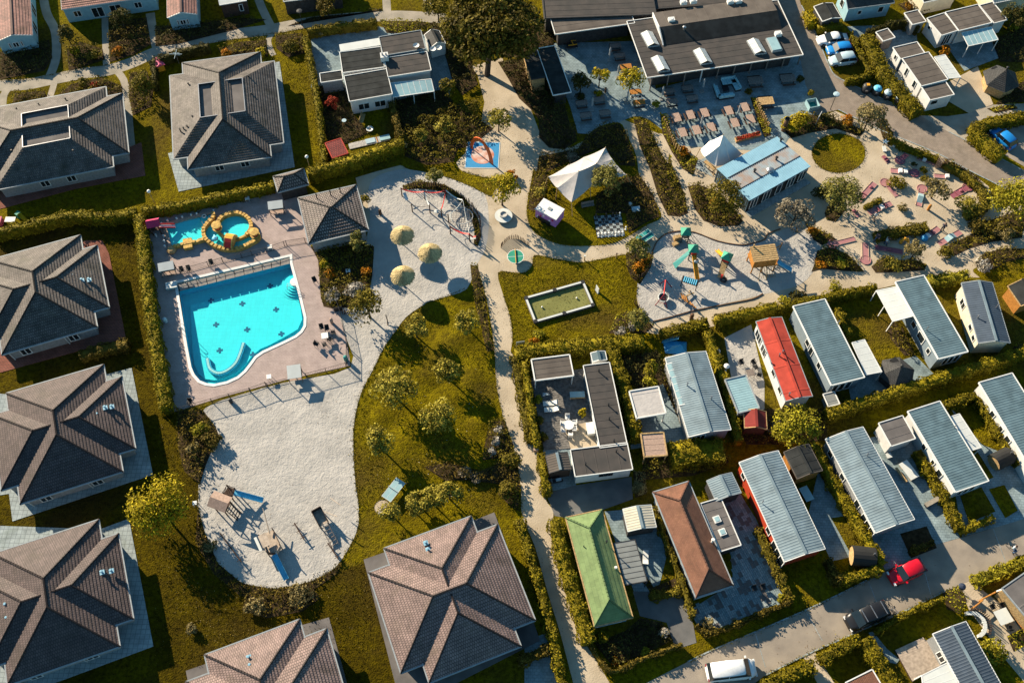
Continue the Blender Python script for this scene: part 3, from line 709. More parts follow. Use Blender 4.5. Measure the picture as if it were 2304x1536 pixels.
slab('brown paving below the long roofed house near the left edge',[(270,340),(318,320),(327,395),(170,425),(0,470),(0,400)],'slab_red')
# ================================================================= BUILDINGS
def frame(px,z):
 """rectangle through four measured corners (A,B,C,D in order): centre, half sizes and axes"""
 P=[W(p,z)[:2]for p in px];c=sum(P)/4
 u=(P[1]-P[0]+P[2]-P[3])/2;v=(P[3]-P[0]+P[2]-P[1])/2
 lu,lv=np.linalg.norm(u),np.linalg.norm(v);u=u/lu;v2=np.array([-u[1],u[0]]);v=v2 if v2@v>0 else-v2
 return c,u,v,lu,lv
def corners(F,inset=0.0):
 c,u,v,lu,lv=F;a,b=lu/2-inset,lv/2-inset
 return[c-u*a-v*b,c+u*a-v*b,c+u*a+v*b,c-u*a+v*b]
def p3(p,z):return np.array([p[0],p[1],z])
def window(root,a,b,f,w,z0,h,fm='white_paint',split=1,n_out=None,glass='glass'):
 """framed window on wall a->b (world, 2-D) centred at fraction f"""
 d=b-a;L=np.linalg.norm(d);d=d/L;nrm=np.array([d[1],-d[0]])
 if n_out is not None and nrm@n_out<0:nrm=-nrm
 c=a+d*L*f+nrm*.03;m=MB();t=.07
 lo,hi=c-d*w/2,c+d*w/2
 for z in(z0,z0+h):m.beam(p3(lo,z),p3(hi,z),.08,t)
 for i in range(split+1):q=lo+(hi-lo)*i/split;m.beam(p3(q,z0),p3(q,z0+h),t,.08)
 fr=mk('window',m,fm,root)
 for i in range(split):
  q0,q1=lo+(hi-lo)*i/split,lo+(hi-lo)*(i+1)/split
  g=MB().poly([p3(q0,z0),p3(q1,z0),p3(q1,z0+h),p3(q0,z0+h)]);mk('pane',g,glass,root,fr)
 return fr
def walls(root,F,h,mt,inset=.3,z0=0.0,tops=None):
 mb=MB().prism([tuple(p)for p in corners(F,inset)],z0,h);return mk('wall',mb,mt,root)
def flue(root,px,z,h=.5,r=.07,mt='metal',cap=True):
 c=W(px,z);m=MB().cyl(c-[0,0,.15],c+[0,0,h],r,r,8)
 if cap:m.cyl(c+[0,0,h],c+[0,0,h+.1],r*1.7,r*1.4,8)
 return mk('flue',m,mt,root)
def roofvent(root,px,z,mt='container_blue'):
 c=W(px,z);m=MB().box(c,(.5,.5,.12),rad(20)).cyl(c,c+[0,0,.38],.1,.1,8).cyl(c+[0,0,.38],c+[0,0,.46],.17,.12,8);return mk('roof_vent',m,mt,root)
def edge_trim(root,P3,w=.1,h=.14,mt='gutter',name='gutter'):
 m=MB()
 for i in range(len(P3)):m.beam(P3[i],P3[(i+1)%len(P3)],w,h)
 return mk(name,m,mt,root)
def hip(root,c,ang,L,Wd,z0,rise,mt,prof=LAP,per=.33,name='roof',ridge=None,trim=True):
 """hipped roof, ridge along the local x axis"""
 u=np.array([math.cos(ang),math.sin(ang)]);v=np.array([-u[1],u[0]]);a,b=L/2,Wd/2;rl=(L-Wd)/2 if ridge is None else ridge
 P=[p3(c-u*a-v*b,z0),p3(c+u*a-v*b,z0),p3(c+u*a+v*b,z0),p3(c-u*a+v*b,z0)]
 R=[p3(c-u*rl,z0+rise),p3(c+u*rl,z0+rise)]
 pl=[([P[0],P[1],R[1],R[0]],v),([P[2],P[3],R[0],R[1]],-v),([P[1],P[2],R[1]],-u),([P[3],P[0],R[0]],u)]
 R[0][2]=R[1][2]=z0+rise*1.1;m=MB()
 for q,d in pl:
  if len(q)==4 and rl<.05:q=[q[0],q[1],q[2]]
  m.banded(q,(*d,1.0),per,prof)
 rf=mk(name,m,mt,root)
 m=MB();hips=[(P[0],R[0]),(P[3],R[0]),(P[1],R[1]),(P[2],R[1])]+([(R[0],R[1])]if rl>.1 else[])
 for p,q in hips:
  n=max(2,int(np.linalg.norm(q-p)/.38))
  for i in range(n):
   s,e=p+(q-p)*i/n,p+(q-p)*(i+.96)/n;m.cyl(s+[0,0,.03],e+[0,0,.055],.10,.12,5,False)
 mk('ridge_tiles',m,mt,root,rf,kind='stuff')
 if trim:edge_trim(root,P,.13,.16)
 return P,R
def brick_house(label,c,rz,typ,tile='tile_brown',vents=(),wallmat='grey_wall',wins=(),group='tiled holiday houses'):
 """two crossing hipped roofs over brick walls; typ: 'a' long roof along local x"""
 c=np.array(c,float);t=thing('brick_house',label,'house',(c[0],c[1],0),rz,group);e=2.3
 if typ=='a':dims=[(14.5,10.95,0.0,2.28),(14.75,9.87,math.pi/2,2.04)]
 else:dims=[(14.2,11.1,math.pi/2,2.3),(14.6,9.65,0.0,2.0)]
 u=np.array([math.cos(rz),math.sin(rz)]);v=np.array([-u[1],u[0]])
 m=MB()
 for L,Wd,a,rise in dims:
  aa=rz+a;x=np.array([math.cos(aa),math.sin(aa)]);y=np.array([-x[1],x[0]]);A,B_=L/2-.55,Wd/2-.55
  m.prism([tuple(c-x*A-y*B_),tuple(c+x*A-y*B_),tuple(c+x*A+y*B_),tuple(c-x*A+y*B_)],0,e-.02-.004*len(m.v)/16)
 mk('wall',m,wallmat,t)
 for i,(L,Wd,a,rise)in enumerate(dims):hip(t,c,rz+a,L,Wd,e+i*.006,rise,tile)
 for f_,s_ in((-3.2,1),(2.4,1),(0,0)):
  for sg in(1,):
   a_,b_=c-v*(6.8)-u*4.3,c-v*6.8+u*4.3
   if s_:window(t,a_,b_,.5+f_/8.6,1.1,.7,1.2,n_out=-v,split=2)
 a_,b_=c+u*6.72-v*4,c+u*6.72+v*4
 window(t,a_,b_,.35,1.0,.5,1.5,n_out=u);window(t,a_,b_,.7,1.0,.5,1.5,n_out=u)
 for dx in(-4.9,1.5):m=MB().beam(p3(c-v*6.9+u*dx,2.2),p3(c-v*6.7+u*dx,0),.08);mk('downpipe',m,'poly_white',t)
 for p,z in vents:roofvent(t,p,z)
 return t
hA=brick_house('brown tiled cross gabled house at the bottom left corner',(-46.8,26.3),rad(20.6),'b',vents=[((230,1287),3.3),((251,1284),3.2),((14,1360),3.4),((17,1390),3.2)])
hB=brick_house('brown tiled house left of the round sand bay, above the bottom left one',(-50.25,45.05),rad(20.5),'b',vents=[((220,933),3.3),((237,917),3.4),((252,915),3.2),((54,985),3.4)])
hC=brick_house('grey brown tiled house left of the swimming pool behind the long hedge',(-57.0,63.3),rad(20.6),'b','tile_grey',vents=[((165,622),3.3),((185,631),3.3),((201,630),3.2),((13,665),3.4)])
hD=brick_house('large pink brown tiled house with a paved path, at the bottom middle',(-6.0,27.1),rad(21.9),'a','tile_pink',vents=[((958,1221),3.2),((963,1236),3.3),((1031,1421),3.2),((1054,1412),3.2)])
hE=brick_house('pink brown tiled house cut off by the bottom edge, next to the grey sand',(-23.2,15.9),rad(21.8),'a','tile_pink',vents=[((560,1478),3.2),((563,1496),3.3)])
def well_house(label,c,rz,tile,pipes=()):
 """main ridge roof with a flatter wing either side whose tops are sunken flat wells"""
 c=np.array(c,float);t=thing('brick_house',label,'house',(c[0],c[1],0),rz,'tiled holiday houses');e=2.3
 hip(t,c,rz+math.pi/2,19.3,10.86,e,2.3,tile)
 u=np.array([math.cos(rz),math.sin(rz)]);v=np.array([-u[1],u[0]]);A,B_,zt,fl=7.24,7.55,4.5,4.2;a2,b2=2.95,3.0
 P=lambda x,y,z:p3(c+u*x+v*y,z)
 m=MB()
 for s in(1,-1):
  m.banded([P(s*A,-s*B_,e+.01),P(s*A,s*B_,e+.01),P(s*a2,s*b2,zt),P(s*a2,-s*b2,zt)],(*(-u*s),.5),.33,LAP)
  m.banded([P(-s*A,s*B_,e+.01),P(s*A,s*B_,e+.01),P(s*a2,s*b2,zt),P(-s*a2,s*b2,zt)],(*(-v*s),.5),.33,LAP)
 rf=mk('roof',m,tile,t)
 m=MB().sheet([P(-a2,-b2,fl),P(a2,-b2,fl),P(a2,b2,fl),P(-a2,b2,fl)])
 mk('flat_well',m,'bitumen_grey',t)
 m=MB()
 for x0,y0,x1,y1 in((-a2,-b2,a2,-b2),(a2,-b2,a2,b2),(a2,b2,-a2,b2),(-a2,b2,-a2,-b2)):m.poly([P(x0,y0,fl),P(x1,y1,fl),P(x1,y1,zt),P(x0,y0,zt)])
 mk('well_wall',m,'dark_wall',t)
 m=MB()
 for s in(1,-1):m.banded([P(s*1.05,-b2-1.3,fl),P(s*1.05,b2+1.3,fl),P(0,b2+1.3,4.86),P(0,-b2-1.3,4.86)],(*(-u*s),.5),.33,LAP)
 mk('ridge_roof',m,tile,t)
 edge_trim(t,[P(-a2,-b2,zt),P(a2,-b2,zt),P(a2,b2,zt),P(-a2,b2,zt)],.1,.1,'metal','well_flashing')
 edge_trim(t,[P(-A,-B_,e+.006),P(A,-B_,e+.006),P(A,B_,e+.006),P(-A,B_,e+.006)],.13,.16)
 m=MB();q=[(-A+.5,-B_+.5),(A-.5,-B_+.5),(A-.5,B_-.5),(-A+.5,B_-.5)]
 m.prism([tuple(P(x,y,0)[:2])for x,y in q],0,2.27);q=[(-4.9,-9.1),(4.9,-9.1),(4.9,9.1),(-4.9,9.1)];m.prism([tuple(P(x,y,0)[:2])for x,y in q],0,2.26)
 mk('wall',m,'grey_wall',t)
 for s in(v,-u,u,-v):
  n=s;w_=np.array([-n[1],n[0]]);dd=(9.1 if abs(n@v)>.5 else 6.74)
  for f in(.3,.72):window(t,c+n*dd-w_*4,c+n*dd+w_*4,f,1.1,.7,1.2,n_out=n,split=2)
 for p,z in pipes:flue(t,p,z,.6,.08,'dark_metal')
 return t
well_house('tiled house with two sunken roof wells, right of the pink playhouse',(-39.3,93.0),rad(12),'tile_grey',[((426,195),3.4),((435,268),3.4),((407,297),3),((415,294),3),((423,290),3.1),((561,178),3.6),((567,217),3.5),((572,257),3.4)])
well_house('long tiled house with dark roof wells at the upper left edge',(-61.6,87.7),rad(15.8-90),'tile_grey',[((40,250),3),((90,240),3.1),((150,228),3.3),((145,322),3.5),((152,320),3.5),((168,345),3.2),((30,345),3.2)])
# pool building and kiosk
def small_hip(label,px,z,rise,mt,per,wallmat,L=None):
 F=frame(px,z);c,u,v,lu,lv=F;t=thing('hip_roof_building',label,'building',p3(c,0),math.atan2(u[1],u[0]))
 hip(t,c,math.atan2(u[1],u[0]),lu,lv,z,rise,mt,LAP,per,ridge=max(.12,(lu-lv)/2));walls(t,F,z-.02,wallmat,.4);return t,F
t,F=small_hip('grey tiled pool building with pyramid roof right of the paddling pool',[(668,446.4),(799.6,416.5),(832,518),(696.7,549.3)],2.5,1.35,'tile_kiosk',.42,'grey_wall')
for p,z in(((713,445),3.2),((744,438),3.2),((766,432),3.1)):flue(t,p,z,.7,.07,'dark_metal')
t,F=small_hip('small pyramid roofed kiosk against the hedge above the pool building',k(1,1,212,65,475,0,515,135,248,210),2.3,1.0,'tile_kiosk',.42,'dark_wall')
def ribbed(root,P,ax,mt,per=.30,name='roof',prof=RIB):return mk(name,MB().banded(P,(*ax,0.0),per,prof),mt,root)
def chalet(label,px,z=2.5,roof='gable',rise=.55,mt='steel_blue',wall='white_wall',wins=(),over=.18,trim='white_paint',prof=RIB,per=.30,cat='caravan',name='chalet',group=None,wmt=None,flues=(),ridge_at=.5,z2=None,overend=.3):
 """px: A,B along one long eave, C,D back along the other. roof ridge runs along A-B"""
 F=frame(px,z);c,u,v,lu,lv=F;A,B_,C_,D=corners(F);t=thing(name,label,cat,p3(c,0),math.atan2(u[1],u[0]),group)
 t['_']=0;del t['_']
 if roof=='gable':
  r0,r1=A+(D-A)*ridge_at,B_+(C_-B_)*ridge_at;zr=z+rise
  ps=[([p3(A,z),p3(B_,z),p3(r1,zr),p3(r0,zr)],u),([p3(C_,z),p3(D,z),p3(r0,zr),p3(r1,zr)],u)]
  m=MB()
  for q,ax in ps:m.banded(q,(*ax,0),per,prof)if prof is not LAP else m.banded(q,(*(v if q[0][0]==p3(A,z)[0]else-v),.3),per,prof)
  rf=mk('roof',m,mt,t);mk('ridge_cap',MB().beam(p3(r0,zr+.04),p3(r1,zr+.04),.3,.07),'steel_pale' if prof is RIB else mt,t,rf)
  loop=[p3(A,z),p3(B_,z),p3(r1,zr),p3(C_,z),p3(D,z),p3(r0,zr)];loop=[q-[0,0,.05]for q in loop]
  edge_trim(t,loop,.09,.13,trim,'fascia')
  i=over;a,b,cc,d=corners(F,i);wz=z-.05
  m=MB().prism([tuple(q)for q in(a,b,cc,d)],0,wz-.02)
  for s,e in((a,d),(b,cc)):
   q=s+(e-s)*ridge_at;m.add([p3(s,wz-.02),p3(e,wz-.02),p3(q,zr-.1)],[(0,1,2)])
  mk('wall',m,wall,t)
 else:
  zb=z2 if z2 else z
  P=[p3(A,z),p3(B_,z),p3(C_,zb),p3(D,zb)]
  if prof is SEAM:mk('roof',MB().banded(P,(*u,0),per,prof),mt,t)
  else:ribbed(t,P,u,mt,per,prof=prof)
  edge_trim(t,[q-[0,0,.04]for q in P],.12,.2,trim,'fascia');mk('wall',MB().prism([tuple(q)for q in corners(F,over)],0,min(z,zb)-.1),wall,t)
 cs=corners(F,over);sides=dict(AB=(cs[0],cs[1],-v),BC=(cs[1],cs[2],u),CD=(cs[2],cs[3],v),DA=(cs[3],cs[0],-u))
 for w_ in wins:
  s,f,ww,z0,hh=w_[:5];a,b,no=sides[s];window(t,a,b,f,ww,z0,hh,wmt or 'white_paint',w_[5]if len(w_)>5 else 1,no)
 for fl in flues:flue(t,fl[0],fl[1],*(fl[2:]if len(fl)>2 else(.45,)))
 t['label']=label
 return t,F
def patio(root,px,z,n,mt='poly_white',post=True,fm='white_paint',zlow=None,name='patio_roof'):
 """glazed lean-to: frame, posts, one child per pane. px A,B along the house, C,D the outer edge; z may fall to zlow"""
 P=[W(px[0],z),W(px[1],z),W(px[2],zlow or z),W(px[3],zlow or z)];A,B_,C_,D=P
 m=MB()
 for a,b in((A,B_),(B_,C_),(C_,D),(D,A)):m.beam(a,b,.1,.1)
 for i in range(1,n):m.beam(A+(B_-A)*i/n,D+(C_-D)*i/n,.06,.08)
 if post:
  for q in(C_,D,(C_+D)/2):m.beam((q[0],q[1],0),q,.1)
 fr=mk(name,m,fm,root)
 for i in range(n):
  f0,f1=i/n+.006,(i+1)/n-.006
  q=[A+(B_-A)*f0,A+(B_-A)*f1,D+(C_-D)*f1,D+(C_-D)*f0];g=MB().poly([w+[0,0,.03]for w in q]);mk('pane',g,mt,root,fr)
 return fr
T={}
# right column of park homes
T['red']=chalet('mobile home with a bright red shallow gable roof and white walls',[(1683,735),(1737,909),(1832,885),(1752,714)][:0]or[(1706,722),(1763,905),(1833,888),(1754,714)],2.6,'gable',.35,'roof_red','white_wall',[('AB',.12,1.6,.5,1.5,3),('AB',.3,1.2,.5,1.5,2),('AB',.62,.8,1.2,.9),('AB',.84,.8,1.2,.9)],prof=SEAM,per=3.3,trim='gutter',
     flues=[((1753,800),2.9),((1760,793),2.95),((1720,803),2.75),((1775,888),2.8)])[0]
T['b1']=chalet('park home with blue ribbed metal roof, next to the red roofed one',[(1785,690),(1871,868),(1946,846),(1856,670)],2.9,'mono',0,'steel_blue','greyblue_clad',
     [('AB',.42,.8,1.3,1.0),('AB',.52,.7,.9,1.5),('AB',.72,.7,1.3,1.1),('BC',.2,.7,.4,1.8),('BC',.42,.7,.4,1.8),('BC',.64,.7,.4,1.8)],z2=2.75,flues=[((1885,728),2.85,.6,.05)])
patio(T['b1'][0],[(1917,771),(1948,843),(1984,836),(1945,764)],2.3,5,zlow=2.15)
T['b2']=chalet('longest park home with teal ribbed roof and a wide white glass canopy on its left',[(2014,632),(2111,808),(2180,789),(2080,620)],3.0,'mono',0,'steel_blue','greyblue_clad',
     [('AB',.5,.8,1.2,1.0),('AB',.67,1.3,1.1,1.2),('AB',.85,.6,1.2,.9),('BC',.4,.6,.5,1.7),('BC',.6,.6,.5,1.7),('BC',.8,.6,.5,1.7)],z2=2.85,flues=[((2084,742),3.0,.7,.05)])
patio(T['b2'][0],[(2016,645),(2054,711),(2009,723),(1972,654)],2.7,5,zlow=2.4)
T['navy']=chalet('cream walled park home with dark navy ribbed gable roof near the right edge',[(2163,638),(2203,774),(2272,769),(2233,634)],2.7,'gable',.55,'steel_navy','cream_wall',[('AB',.25,1.2,.8,1.1,2),('AB',.68,.8,1.2,.8),('AB',.86,.7,1.2,.8)],trim='steel_blue' if 0 else 'gutter',flues=[((2200,714),3.0),((2243,690),3.0)])
T['grey']=chalet('chalet with pale grey corrugated gable roof and a glazed lean-to strip',k(2,2,1455,160,1640,865,2025,780,1790,128),2.6,'gable',.5,'steel_pale','grey_wall',[('BC',.25,1.6,.5,1.6,3)],flues=[((1546,866),3.0),((1600,896),3.0)],per=.28)
patio(T['grey'][0],k(2,2,1535,205,1648,560,1568,585,1455,230),2.72,6,'poly_blue',False,zlow=2.62,name='glazed_strip')
T['stripe1']=chalet('red walled chalet with long blue white ribbed gable roof',[(1664,1037),(1763,1264),(1859,1233),(1750,1016)],2.7,'gable',.5,'steel_pale','red_wall',[('AB',.1,.7,1.1,1.0),('AB',.68,.8,1.1,1.1),('AB',.9,2.6,.2,1.9,3)],flues=[((1715,1130),3.0,.5,.05)])
T['stripe2']=chalet('grey walled chalet with long blue white ribbed gable roof, between two long hedges',[(1858,988),(1970,1199),(2058,1167),(1941,959)],2.7,'gable',.5,'steel_pale','grey_wall',[('AB',.12,.8,1.1,1.1),('AB',.38,.8,1.1,1.0),('AB',.68,.8,1.1,1.2),('AB',.9,2.4,.2,1.9,3)],flues=[((1950,1024),3.0,.5,.05)])
T['b3']=chalet('pale walled park home with blue ribbed roof beside the white panelled flat shed',[(2044,927),(2150,1108),(2226,1079),(2114,899)],2.9,'mono',0,'steel_blue','white_wall',[('AB',.4,.6,1.2,1.0),('AB',.6,.5,1.3,.8),('AB',.74,.8,1.1,1.1),('BC',.3,.7,.4,1.7),('BC',.5,.7,.4,1.7),('BC',.7,.7,.4,1.7)],z2=2.75,flues=[((2148,960),2.9,.5,.05)])
patio(T['b3'][0],k(3,2,1670,680,1855,970,1935,945,1745,655),2.3,5,'poly_white',zlow=2.15)
T['b4']=chalet('blue roofed park home cut off by the right edge of the picture',[(2205,862),(2330,1075),(2410,1045),(2276,836)],2.9,'mono',0,'steel_blue','white_wall',[('AB',.3,.7,1.2,1.0),('AB',.46,.6,1.2,.9),('AB',.58,.8,1.1,1.1)],z2=2.75)
T['br']=chalet('dark grey ribbed gable chalet with timber porch at the bottom right corner',[(2100,1427),(2180,1575),(2265,1560),(2172,1395)],2.7,'gable',.5,'steel_navy','grey_wall',[('AB',.3,1.0,.8,1.2,2)])
patio(T['br'][0],k(3,3,1640,1360,1740,1560,1440,1640,1420,1470),2.4,3,'poly_white',zlow=2.3)
# green and brown hipped chalets
def hip_chalet(label,px,z,rise,mt,wall,wins,over=.35,trim='wood_tan',per=.4,ridge=None,prof=LAP,flues=()):
 F=frame(px,z);c,u,v,lu,lv=F;an=math.atan2(u[1],u[0]);t=thing('chalet',label,'caravan',p3(c,0),an)
 hip(t,c,an,lu,lv,z,rise,mt,prof,per,ridge=ridge,trim=False);edge_trim(t,[p3(q,z)for q in corners(F)],.12,.16,trim,'fascia');walls(t,F,z-.02,wall,over)
 cs=corners(F,over);sides=dict(AB=(cs[0],cs[1],-v),BC=(cs[1],cs[2],u),CD=(cs[2],cs[3],v),DA=(cs[3],cs[0],-u))
 for s,f,ww,z0,hh,sp in wins:a,b,no=sides[s];window(t,a,b,f,ww,z0,hh,'white_paint',sp,no)
 for q in flues:flue(t,*q)
 return t
FLAT1=[(0,0),(0,.02),(1,0)]
tg=hip_chalet('long chalet with a green hipped roof behind a tall hedge',k(2,3,585,105,835,1050,1168,970,900,38),2.5,.95,'roof_green','blue_wall',[('BC',.2,1.2,.5,1.6,2),('BC',.7,.9,.5,1.6,1)],per=.5,prof=FLAT1,flues=[((1313,1229),3.0,.3,.05,'dark_metal',False),((1364,1220),3.1,.5,.06,'dark_metal'),((1385,1278),2.8,.4,.1,'white')])
patio(tg,k(2,3,1000,330,1100,690,1290,655,1185,298),2.3,8,'poly_grey',fm='dark_trim',zlow=2.15)
tb_=hip_chalet('long chalet with a brown shingled hipped roof and paved terrace',[(1469,1106),(1566,1348),(1650,1314),(1549,1083)],2.5,1.05,'shingle_brown','white_wall',[('BC',.5,2.6,.5,1.6,5)],per=.22,prof=FLAT1,trim='gutter',flues=[((1602,1218),2.9,.7,.12,'white')])
# flat annex on the brown house
def flatroof(label,px,z,mt='bitumen',wall='white_wall',wins=(),trim='white_paint',over=.15,cat='building',name='flat_roof_building',per=1.05,root=None,lip=.1,group=None,z0=0.0):
 F=frame(px,z);c,u,v,lu,lv=F;t=root or thing(name,label,cat,p3(c,0),math.atan2(u[1],u[0]),group)
 P=[p3(q,z)for q in corners(F,.05)];mk('roof',MB().banded(P,(*u,0),per,SEAM),mt,t)
 edge_trim(t,[p3(q,z)for q in corners(F)],.1,.16,trim,'fascia');mk('wall',MB().prism([tuple(q)for q in corners(F,over)],z0,z-.05),wall,t)
 cs=corners(F,over);sides=dict(AB=(cs[0],cs[1],-v),BC=(cs[1],cs[2],u),CD=(cs[2],cs[3],v),DA=(cs[3],cs[0],-u))
 for w_ in wins:s,f,ww,zz,hh=w_[:5];a,b,no=sides[s];window(t,a,b,f,ww,zz,hh,w_[6]if len(w_)>6 else 'white_paint',w_[5]if len(w_)>5 else 1,no)
 return t,F
flatroof('',k(2,3,1750,-10,1925,400,2100,345,1925,-70),2.3,'bitumen_grey','dark_wall',root=tb_)
for p in k(2,3,1893,122,1940,232):
 c=W(p,2.35);f_=mk('roof_light',MB().box(c,(.75,.75,.22),rad(20)),'white_paint',tb_);mk('pane',MB().box(c+[0,0,.11],(.5,.5,.06),rad(20)),'poly_blue',tb_,f_)
# L-shaped house
tL,F1=flatroof('white L-shaped house with black seamed flat roof beside the gravel path',k(2,2,738,240,880,940,1120,930,965,212),2.4,'bitumen','white_wall',[('AB',.15,1.0,.6,1.4,1,'gutter'),('AB',.45,1.6,.3,1.8,3,'gutter'),('AB',.8,1.2,.3,1.8,2,'gutter')],cat='house',per=.9)
P0,P1=k(2,2,628,965,668,1200);P2,P3=k(2,2,1163,1135,1120,905)
flatroof('',[P0,P3,P2,P1],2.406,'bitumen','white_wall',[('CD',.45,1.5,1.2,.75,3,'dark_trim'),('DA',.4,.9,.4,1.7,1,'gutter')],root=tL,per=1.3)
for q in k(2,2,872,292,955,585,962,705,1003,895,1022,985,757,1095):flue(tL,q,2.4,.5,.07,'dark_metal')
def carport(label,px,z,mt='bitumen_brown',trim='white_paint',wall=None,cat='carport',name='carport',per=.7,z2=None,back=True):
 F=frame(px,z);c,u,v,lu,lv=F;t=thing(name,label,cat,p3(c,0),math.atan2(u[1],u[0]));cs=corners(F,.1)
 mk('roof',MB().banded([p3(q,z)for q in corners(F,.05)],(*v,0),per,SEAM),mt,t);edge_trim(t,[p3(q,z-.02)for q in corners(F)],.14,.22,trim,'fascia')
 for q in cs:mk('post',MB().beam(p3(q,0),p3(q,z-.1),.12),trim,t)
 if back:mk('back_wall',MB().prism([tuple(cs[2]),tuple(cs[3]),tuple(cs[3]-v*.1),tuple(cs[2]-v*.1)],0,z-.12),wall or 'dark_wall',t)
 return t
carport('open lounge shelter with brown flat roof and white rim left of the L-shaped house',[(1204,856),(1291,845),(1281,798),(1195,809)],2.4)
carport('square white fabric gazebo left of the grey corrugated chalet',k(2,2,1195,695,1455,650,1385,420,1140,460),2.4,'canvas','white_paint','poly_white','gazebo','gazebo',3,back=False)
carport('brown flat roofed shed below the white gazebo',k(2,2,1265,1025,1465,1015,1430,815,1235,830),2.2,'wood_pink','wood_tan','wood_tan','shed','garden_shed')
carport('pale blue corrugated flat shelter left of the red roofed home',k(2,2,2075,655,2262,600,2140,325,1965,355),2.2,'poly_blue','gutter','grey_wall','shelter','shelter',.3)
chalet('small dark ribbed double pitched shed beside the L-shaped house driveway',k(2,2,415,1010,440,1165,640,1135,600,993),2.2,'gable',.4,'bitumen_brown','wood_dark',over=.1,trim='dark_trim',cat='shed',name='garden_shed',flues=())
chalet('tiny blue roofed playhouse behind the L-shaped house',k(2,2,803,130,818,205,945,190,925,112),1.9,'gable',.25,'steel_blue','white_wall',over=.1,cat='shed',name='garden_shed',per=2,prof=SEAM)
chalet('striped gable shed behind the brown hipped chalet',k(2,2,1800,1228,1885,1400,2105,1345,2025,1165),2.3,'gable',.4,'steel_pale','dark_wall',over=.1,trim='gutter',cat='shed',name='garden_shed',per=.25)
chalet('cream and white striped gable carport between the green and brown chalets',k(2,3,1075,30,1130,230,1365,185,1330,0),2.3,'gable',.4,'steel_cream','dark_wall',over=.15,trim='poly_white',cat='carport',name='carport',per=.3)
chalet('black felt roofed hut with an orange end wall',k(3,2,228,985,345,1215,565,1145,445,915),2.4,'gable',.45,'bitumen_dark','wood_orange',over=.15,trim='bitumen_brown',cat='hut',name='timber_hut',per=1,prof=SEAM)
chalet('small hut with dark red felt roof near the dry shrubs',k(2,2,2140,640,2130,805,2330,760,2304,615),2.0,'gable',.5,'felt_red','wood_dark',over=.1,trim='wood_tan',cat='hut',name='timber_hut',per=2,prof=SEAM)
flatroof('white panelled square shed with mossy flat roof between two ribbed chalets',k(3,2,1050,735,1155,940,1368,865,1250,672),2.4,'bitumen_grey','white_wall',cat='shed',name='garden_shed')
flatroof('small pale box shed in front of the first blue park home',k(3,2,570,487,615,600,712,565,660,463),1.4,'poly_grey','grey_wall',cat='shed',name='garden_shed')
# hexagonal and barrel huts
def hexhut(label,px,r,z,h,mt='shingle_black',wall='dark_wall',n=6,rot=0.0):
 c=W(px,z)[:2];t=thing('barbecue_hut',label,'hut',p3(c,0));m=MB()
 E_=[p3(c+r*np.array([math.cos(rot+i*2*math.pi/n),math.sin(rot+i*2*math.pi/n)]),z)for i in range(n)];ap=p3(c,z+h)
 for i in range(n):a,b=E_[i],E_[(i+1)%n];d=ap-(a+b)/2;m.banded([a,b,ap],d/np.linalg.norm(d),.25,LAP)
 mk('roof',m,mt,t);mk('wall',MB().prism([tuple(c+(q[:2]-c)*.85)for q in E_],0,z+.02),wall,t)
 mk('chimney',MB().cyl(p3(c,z+h-.2),p3(c,z+h+.35),.12,.12,8).cyl(p3(c,z+h+.35),p3(c,z+h+.45),.2,.1,8),'dark_metal',t)
 q=(E_[1]+E_[2])/2;g=p3(c,z+.3)*.35+q*.65;mk('dormer',MB().box((g[0],g[1],z+.45),(.8,.8,.5),rad(30)),mt,t)
 return t
hexhut('black six sided barbecue hut with a small chimney, between two blue park homes',(2018,838),2.15,1.5,1.5,rot=.2)
hexhut('dark pointed barbecue hut at the top right behind the white flat caravan',(2252,178),2.6,1.6,1.9,wall='wood_tan',rot=.5)
def barrel(label,px,L,r,rz,mt='shingle_black'):
 c=W(px,r*.9)[:2];t=thing('barrel_sauna',label,'hut',p3(c,0),rz);t.rotation_euler=(0,0,0)
 u=np.array([math.cos(rz),math.sin(rz),0]);v=np.array([-u[1],u[0],0]);m=MB();n=12;o_=p3(c,r*.95)
 A_=np.linspace(rad(-20),rad(200),n)
 for i in range(n-1):
  q=[o_+u*s*L/2+v*math.cos(a)*r+np.array([0,0,math.sin(a)*r])for s,a in((-1,A_[i]),(1,A_[i]),(1,A_[i+1]),(-1,A_[i+1]))];m.poly(q)
 mk('roof',m,mt,t)
 for s in(-1,1):
  m=MB();q=[o_+u*s*(L/2-.12)+v*math.cos(a)*r*.93+np.array([0,0,math.sin(a)*r*.93])for a in np.linspace(0,2*math.pi,17)[:-1]];m.poly(q);mk('end_wall',m,'wood_tan',t)
 m=MB()
 for s in(-1,1):a=o_+u*s*L*.3;m.beam((a-v*r*.8)[:2].tolist()+[0.12],(a+v*r*.8)[:2].tolist()+[.12],.12,.24)
 mk('cradle',m,'wood_grey',t);mk('flue',MB().cyl(o_+u*L*.35+[0,0,r*.8],o_+u*L*.35+[0,0,r+.4],.07,.07,8),'metal',t)
 return t
barrel('dark shingled barrel sauna with open wooden end, on the plot behind the red car',(1940,1252),2.5,1.1,rad(-5))
barrel('dark grey barrel shaped hut below the white canopy of the right blue home',(2252,1033),2.3,1.0,rad(25))
